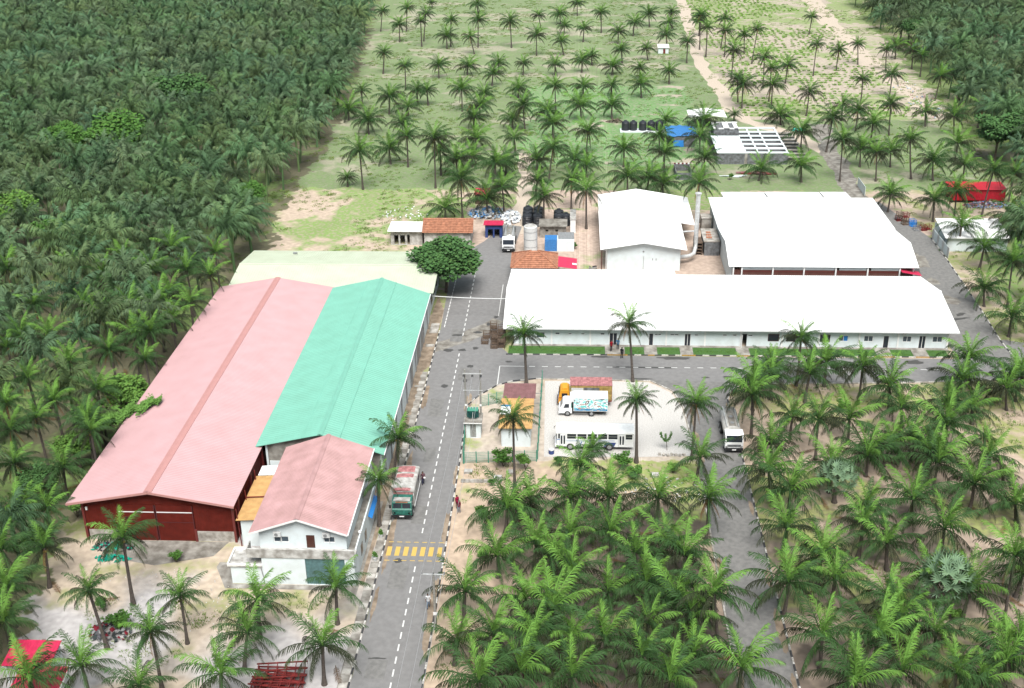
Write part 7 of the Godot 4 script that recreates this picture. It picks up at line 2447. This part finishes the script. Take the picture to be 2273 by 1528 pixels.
func clutter() -> void:
	var cm := crate_mesh()
	for c in [[-11.9, 0, -163.6], [-12.9, 0, -162.0], [-11.7, 0, -161.4], [-10.6, 0, -162.6], [-13.0, 0, -159.9], [-11.4, 0, -159.8], [-10.4, 0, -160.2], [-11.4, 0.92, -160.0], [-10.4, 0.92, -160.4], [-11.5, 0, -158.4], [-10.4, 0, -158.7], [-10.45, 0.92, -158.8], [-10.5, 1.84, -160.4], [-11.9, 0.92, -163.6]]:
		var t := thing("slatted_crate", "brown slatted metal crate stacked at the corner of the long white building", "crate", Vector3(c[0], c[1] + 0.02, c[2]), 0.0, "slatted crates by the long white building")
		part(t, "frame", cm[0], M.wood)
		part(t, "slats", cm[1], M.wood)
	var cols := [M.steel_red, M.wood, M.blue, M.wood, M.steel_red, M.grey_metal]
	for c in [[62.6, 0, -216.8, 0], [63.7, 0, -216.2, 1], [64.8, 0, -215.0, 2], [63.2, 0, -214.5, 3], [64.5, 0, -213.6, 2], [65.6, 0, -213.0, 1], [65.9, 0, -211.4, 4], [64.6, 0, -211.2, 5], [63.7, 0.92, -216.2, 0], [62.7, 0.92, -216.7, 1], [66.9, 0, -212.0, 0]]:
		var t := thing("slatted_crate", "%s slatted crate in the clutter beside the lane store" % ["rusty red", "brown timber", "bright blue", "brown timber", "rusty red", "grey"][c[3]], "crate", Vector3(c[0], c[1], c[2]), 0.2, "crates beside the lane store")
		part(t, "frame", cm[0], cols[c[3]])
		part(t, "slats", cm[1], cols[c[3]])
	heap("sack_heap", "heap of white plastic sacks behind the blue booth", "sacks", Vector3(-16.8, 0, -219), 3.8, 3.0, 1.4, 260, 0.85, [Color(0.45, 0.46, 0.48), Color(0.35, 0.38, 0.42), Color(0.5, 0.5, 0.48), Color(0.3, 0.4, 0.5), Color(0.1, 0.25, 0.5)], 2)
	heap("sack_heap", "heap of white plastic sacks beside the dirt track", "sacks", Vector3(-11.9, 0, -216.5), 1.9, 3.6, 1.5, 200, 0.8, [Color(0.6, 0.62, 0.65), Color(0.62, 0.62, 0.6), Color(0.45, 0.5, 0.55)], 3)
	heap("rubbish_heap", "heap of mixed bagged rubbish below the red container store", "rubbish", Vector3(82.0, 0, -225.6), 4.6, 1.7, 0.9, 380, 0.5, [Color(0.35, 0.38, 0.42), Color(0.2, 0.22, 0.28), Color(0.12, 0.2, 0.4), Color(0.3, 0.28, 0.26), Color(0.3, 0.1, 0.1)], 4)
	heap("scrap_heap", "dark heap of scrap sheets under the shrub in the yard", "scrap", Vector3(-45.6, 0, -91.3), 2.2, 1.9, 0.8, 110, 0.6, [Color(0.1, 0.1, 0.11), Color(0.3, 0.3, 0.3), Color(0.15, 0.02, 0.03), Color(0.05, 0.06, 0.06)], 5)
	heap("debris_heap", "low heap of dark debris and green sheeting at the warehouse corner", "debris", Vector3(-50.6, 0, -105.6), 2.4, 1.0, 0.5, 130, 0.5, [Color(0.09, 0.08, 0.08), Color(0.2, 0.18, 0.17), Color(0.03, 0.03, 0.04), Color(0.02, 0.28, 0.2)], 6)
	heap("white_litter", "scattered white litter on the sandy field behind the pale roof", "litter", Vector3(-33, 0, -219), 4.5, 4.5, 0.1, 46, 0.45, [Color(0.7, 0.72, 0.74)], 7)
	heap("litter", "scattered white and grey litter on the verge below the parking lot", "litter", Vector3(11.8, 0, -119.5), 5.5, 3.0, 0.1, 60, 0.42, [Color(0.6, 0.6, 0.6), Color(0.4, 0.4, 0.4)], 8)
	heap("litter", "scattered pale litter along the edge of the far dirt road", "litter", Vector3(91.5, 0, -318), 4.0, 26, 0.1, 80, 0.6, [Color(0.6, 0.6, 0.6), Color(0.3, 0.4, 0.55), Color(0.5, 0.3, 0.3)], 9)
	heap("stone_rubble", "pale stones scattered over the sandy yard under the palms", "stones", Vector3(-42, 0, -96), 9, 6, 0.05, 260, 0.16, [Color(0.45, 0.43, 0.4), Color(0.55, 0.54, 0.52)], 10)
	heap("brush_pile", "dark brush pile in the open grass near the young palm", "brush", Vector3(10.4, 0, -289.5), 2.2, 1.0, 0.9, 120, 0.5, [Color(0.12, 0.1, 0.08), Color(0.16, 0.13, 0.1)], 12)
	heap("netting", "bright turquoise netting dropped beside the gravel lane", "netting", Vector3(54.6, 0, -282), 1.6, 1.3, 0.5, 60, 0.6, [Color(0.05, 0.5, 0.38), Color(0.12, 0.6, 0.5)], 13)
	heap("green_netting", "crumpled green netting on the ground before the red warehouse", "netting", Vector3(-50.0, 0, -103.6), 2.0, 0.6, 0.35, 60, 0.45, [Color(0.01, 0.3, 0.22), Color(0.02, 0.22, 0.16)], 14)
	# stump of a dead palm
	var t := thing("dead_palm_stump", "brown broken palm stump with ragged hanging fronds in the grass field", "stump", Vector3(-26.5, 0, -294))
	var st := begin(false)
	tube(st, [Vector3.ZERO, Vector3(0.1, 3.6, 0)], 0.32, 0.2, 8)
	part(t, "trunk", st, M.bark)
	st = begin()
	for k in 46:
		var a := k * 2.4
		var v := 0.7 + 0.3 * fmod(k * 0.37, 1.0)
		leaf_blade(st, Vector3(0.1, 1.4 + 2.3 * fmod(k * 0.618, 1.0), 0), Vector3(cos(a) * 0.7, -0.5, sin(a) * 0.7).normalized(), Vector3(0.2, 0, 0.2), 1.5, 0.8, Color(v, v, v))
	part(t, "dead_fronds", st, M.frond_dry)
	# steel frames
	for k in 9:
		t = thing("steel_frame", "dark red welded steel frame in the stack at the yard edge", "steel frame", Vector3(-27.2 + 0.15 * (k % 3), 0.03 + 0.14 * k, -85.2 + 0.5 * (k % 4)), 0.12 * ((k % 3) - 1), "stacked red steel frames")
		st = begin()
		for z in [-1.0, 0.0, 1.0]:
			bar(st, Vector3(-2.4, 0.05, z), Vector3(2.4, 0.05, z), 0.12, 0.1)
		part(t, "long_bar", st, M.steel_red)
		st = begin()
		for j in 6:
			bar(st, Vector3(-2.2 + j * 0.88, 0.06, -1.06), Vector3(-2.2 + j * 0.88, 0.06, 1.06), 0.07, 0.11)
		part(t, "cross_bar", st, M.steel_red)
	# potted plants on the kerb
	for k in 2:
		t = thing("potted_plant", ["small green shrub in a white pot beside the zebra crossing", "small green shrub in a white pot past the zebra crossing"][k], "potted plant", Vector3(-21.05, 0.075, [-104.2, -108.6][k]))
		st = begin(false)
		lathe(st, [Vector2(0.001, 0.0), Vector2(0.17, 0.0), Vector2(0.26, 0.42), Vector2(0.28, 0.48), Vector2(0.22, 0.48), Vector2(0.001, 0.42)], 14)
		part(t, "pot", st, M.plastic_white)
		part(t, "foliage", broad_crown(50 + k, 0.38, 0.4, 320, 0.12, 8), M.broad_leaf, Vector3(0, 0.78, 0))
	# slabs and blocks on the sand right of the road
	t = thing("paving_strip", "row of pale concrete slabs ending the transformer yard", "paving")
	for k in 9:
		panel(t, "paving_slab", M.pale_concrete if k % 4 else M.concrete, Vector3(-13.15 + k * 0.56, 0, -121.1), Vector3(-12.63 + k * 0.56, 0.12 + 0.01 * (k % 2), -120.4))
	for b in [[-12.4, -122.7, "pale concrete cover block on the sand of the transformer yard"], [-8.7, -121.4, "concrete cover block at the end of the slab row"], [-7.1, -122.7, "pale inspection cover beside the shrub and palm"], [10.4, -122.6, "open concrete box on the verge below the parking lot"]]:
		t = thing("cover_block", b[2], "concrete block", Vector3(b[0], 0, b[1]))
		panel(t, "block", M.pale_concrete, Vector3(-0.45, 0, -0.32), Vector3(0.45, 0.28, 0.32))
		panel(t, "lid", M.stained_white, Vector3(-0.5, 0.28, -0.37), Vector3(0.5, 0.36, 0.37))
	t = thing("water_can", "white and violet drum standing in front of the parked bus", "drum", Vector3(-2.3, 0.02, -127.6))
	st = begin(false)
	lathe(st, [Vector2(0.001, 0), Vector2(0.34, 0.02), Vector2(0.36, 0.5), Vector2(0.3, 0.55)], 14)
	part(t, "drum", st, M.booth_blue)
	st = begin(false)
	lathe(st, [Vector2(0.36, 0.56), Vector2(0.36, 0.66), Vector2(0.001, 0.72)], 14)
	part(t, "lid", st, M.plastic_white)
	t = thing("stone_border", "row of loose stones edging the gravel lot by the young tree", "stones")
	for k in 7:
		st = begin()
		var x := 11.3 + k * 0.5
		box(st, Vector3(x, 0.16, -127.6 + 0.1 * (k % 3)), Vector3(0.36, 0.3, 0.3), Basis.from_euler(Vector3(0.2 * (k % 2), k * 0.9, 0.15)))
		part(t, "stone", st, M.pale_concrete)
	# scooter shelter clutter beside the boiler shed
	t = thing("motor_scooter", "dark motor scooter parked under the edge of the boiler shed", "scooter", Vector3(3.6, 0, -189.6), 0.5)
	wheel(t, -0.6, 0.05, 0.24, 0.1)
	wheel(t, 0.6, 0.05, 0.24, 0.1)
	st = begin()
	ext(st, pv([-0.7, 0.4, -0.2, 0.3, 0.3, 0.3, 0.85, 0.55, 0.8, 0.72, 0.1, 0.72, -0.1, 0.45, -0.4, 0.85, -0.55, 0.85]), -0.16, 0.16)
	part(t, "body", st, M.tank_metal)
	panel(t, "seat", M.black, Vector3(0.05, 0.721, -0.14), Vector3(0.8, 0.82, 0.14))
	panel(t, "handlebar", M.black, Vector3(-0.52, 0.86, -0.32), Vector3(-0.46, 0.92, 0.32))
	# loose timber and sheets by the unfinished building
	t = thing("sheet_pile", "long bent maroon sheets lying on the grass before the unfinished building", "metal sheets")
	for k in 3:
		st = begin(false)
		tube(st, [Vector3(35.3 + k, 0.1, -246.8 + k * 0.3), Vector3(38 + k * 1.5, 0.5 - 0.1 * k, -246.4), Vector3(41.5 + k * 1.2, 0.15, -245.6 - 0.2 * k)], 0.28, 0.2, 6)
		part(t, "sheet", st, M.steel_red if k else M.roof_wine)
	t = thing("plank_pile", "pale planks lying on the grass before the unfinished building", "planks")
	for k in 4:
		st = begin()
		bar(st, Vector3(31.5 + k * 0.4, 0.1 + 0.06 * k, -244.8 + k * 0.2), Vector3(35.6 + k * 0.6, 0.1 + 0.06 * k, -243.8 - k * 0.3), 0.28, 0.06)
		part(t, "plank", st, M.white_wall)
	# people
	person("person in dark trousers walking beside the old lorry holding paper", Vector3(-17.65, 0.012, -119.9), 0.3, Color(0.10, 0.05, 0.06), Color(0.015, 0.015, 0.05), 0.5, "paper")
	person("person in a dark red shirt standing on the kerb by the sandy strip", Vector3(-12.75, 0.0, -113.9), -0.3, Color(0.12, 0.012, 0.03), Color(0.12, 0.16, 0.22), 0.3)
	person("person in a crimson top standing just behind the other at the kerb", Vector3(-13.05, 0.0, -114.9), 0.8, Color(0.25, 0.015, 0.05), Color(0.06, 0.02, 0.04), 0.2)
	person("person in white shirt and blue jeans walking near the T shaped pole", Vector3(-14.3, 0.012, -96.4), 0.1, Color(0.55, 0.56, 0.58), Color(0.14, 0.19, 0.27), 0.7)
	person("person in red by the glazed door of the long white building", Vector3(6.0, 0.17, -157.3), 0.4, Color(0.22, 0.015, 0.02), Color(0.03, 0.02, 0.03), 0.2)
	person("person in black at the kerb before the long white building", Vector3(7.5, 0.016, -155.2), 2.8, Color(0.015, 0.015, 0.017), Color(0.02, 0.02, 0.025), 0.4)
	person("person in blue top at the entrance of the long white building", Vector3(7.0, 0.17, -157.9), 0.0, Color(0.05, 0.16, 0.3), Color(0.02, 0.02, 0.03), 0.2)

func _ready() -> void:
	rng.seed = 1
	# camera
	var cam := Camera3D.new()
	cam.name = "camera"
	cam.fov = 2.0 * rad_to_deg(atan(764.0 / 2600.0))
	cam.near = 1.0
	cam.far = 6000.0
	cam.rotation_order = EULER_ORDER_YXZ
	cam.position = Vector3(0, 76, 0)
	cam.rotation_degrees = Vector3(-25.42, 3.185, -0.743)
	add_child(cam)
	cam.current = true
	# sky, sun, exposure: bright overcast
	var env := Environment.new()
	env.background_mode = Environment.BG_SKY
	var sky := Sky.new()
	var sm := ProceduralSkyMaterial.new()
	sm.sky_top_color = Color(0.86, 0.95, 1.0)
	sm.sky_horizon_color = Color(0.62, 0.67, 0.72)
	sm.sky_curve = 0.35
	sm.ground_bottom_color = Color(0.25, 0.27, 0.22)
	sm.ground_horizon_color = Color(0.80, 0.82, 0.83)
	sm.sky_energy_multiplier = 0.44
	sm.sun_angle_max = 0.0
	sky.sky_material = sm
	env.sky = sky
	env.tonemap_mode = Environment.TONE_MAPPER_LINEAR
	env.tonemap_exposure = 3.9
	env.fog_enabled = true
	env.fog_density = 0.00002
	env.fog_light_color = Color(0.80, 0.86, 0.90)
	env.sdfgi_enabled = true
	env.ssao_enabled = true
	env.ssil_enabled = true
	var we := WorldEnvironment.new()
	we.name = "world_environment"
	we.environment = env
	add_child(we)
	var sun := DirectionalLight3D.new()
	sun.name = "sun"
	sun.light_energy = 0.5
	sun.light_angular_distance = 30.0
	sun.light_color = Color(1.0, 0.99, 0.97)
	sun.shadow_enabled = true
	sun.rotation_degrees = Vector3(-58, 8, 0)
	add_child(sun)
	make_materials()
	make_ground()
	print("ground ", Time.get_ticks_msec())
	make_roads()
	red_warehouse()
	green_warehouse()
	pale_warehouse()
	office()
	long_building()
	big_building()
	white_shed()
	small_buildings()
	far_buildings()
	print("buildings ", Time.get_ticks_msec())
	plant_palms()
	print("palms ", Time.get_ticks_msec())
	plant_forest()
	plant_broadleaves()
	plant_ground_cover()
	print("plants ", Time.get_ticks_msec())
	make_bus()
	white_truck()
	painted_truck()
	tanker("white tanker truck driving down the road beside the palm grove", Vector3(20.6, 0.02, -128.3), M.stained_white)
	tanker("white tanker truck with grey tank standing at the end of the main road", Vector3(-11.45, 0.01, -197.9), M.tank_metal)
	old_lorry()
	fences()
	poles()
	clutter()
	print("done ", Time.get_ticks_msec())
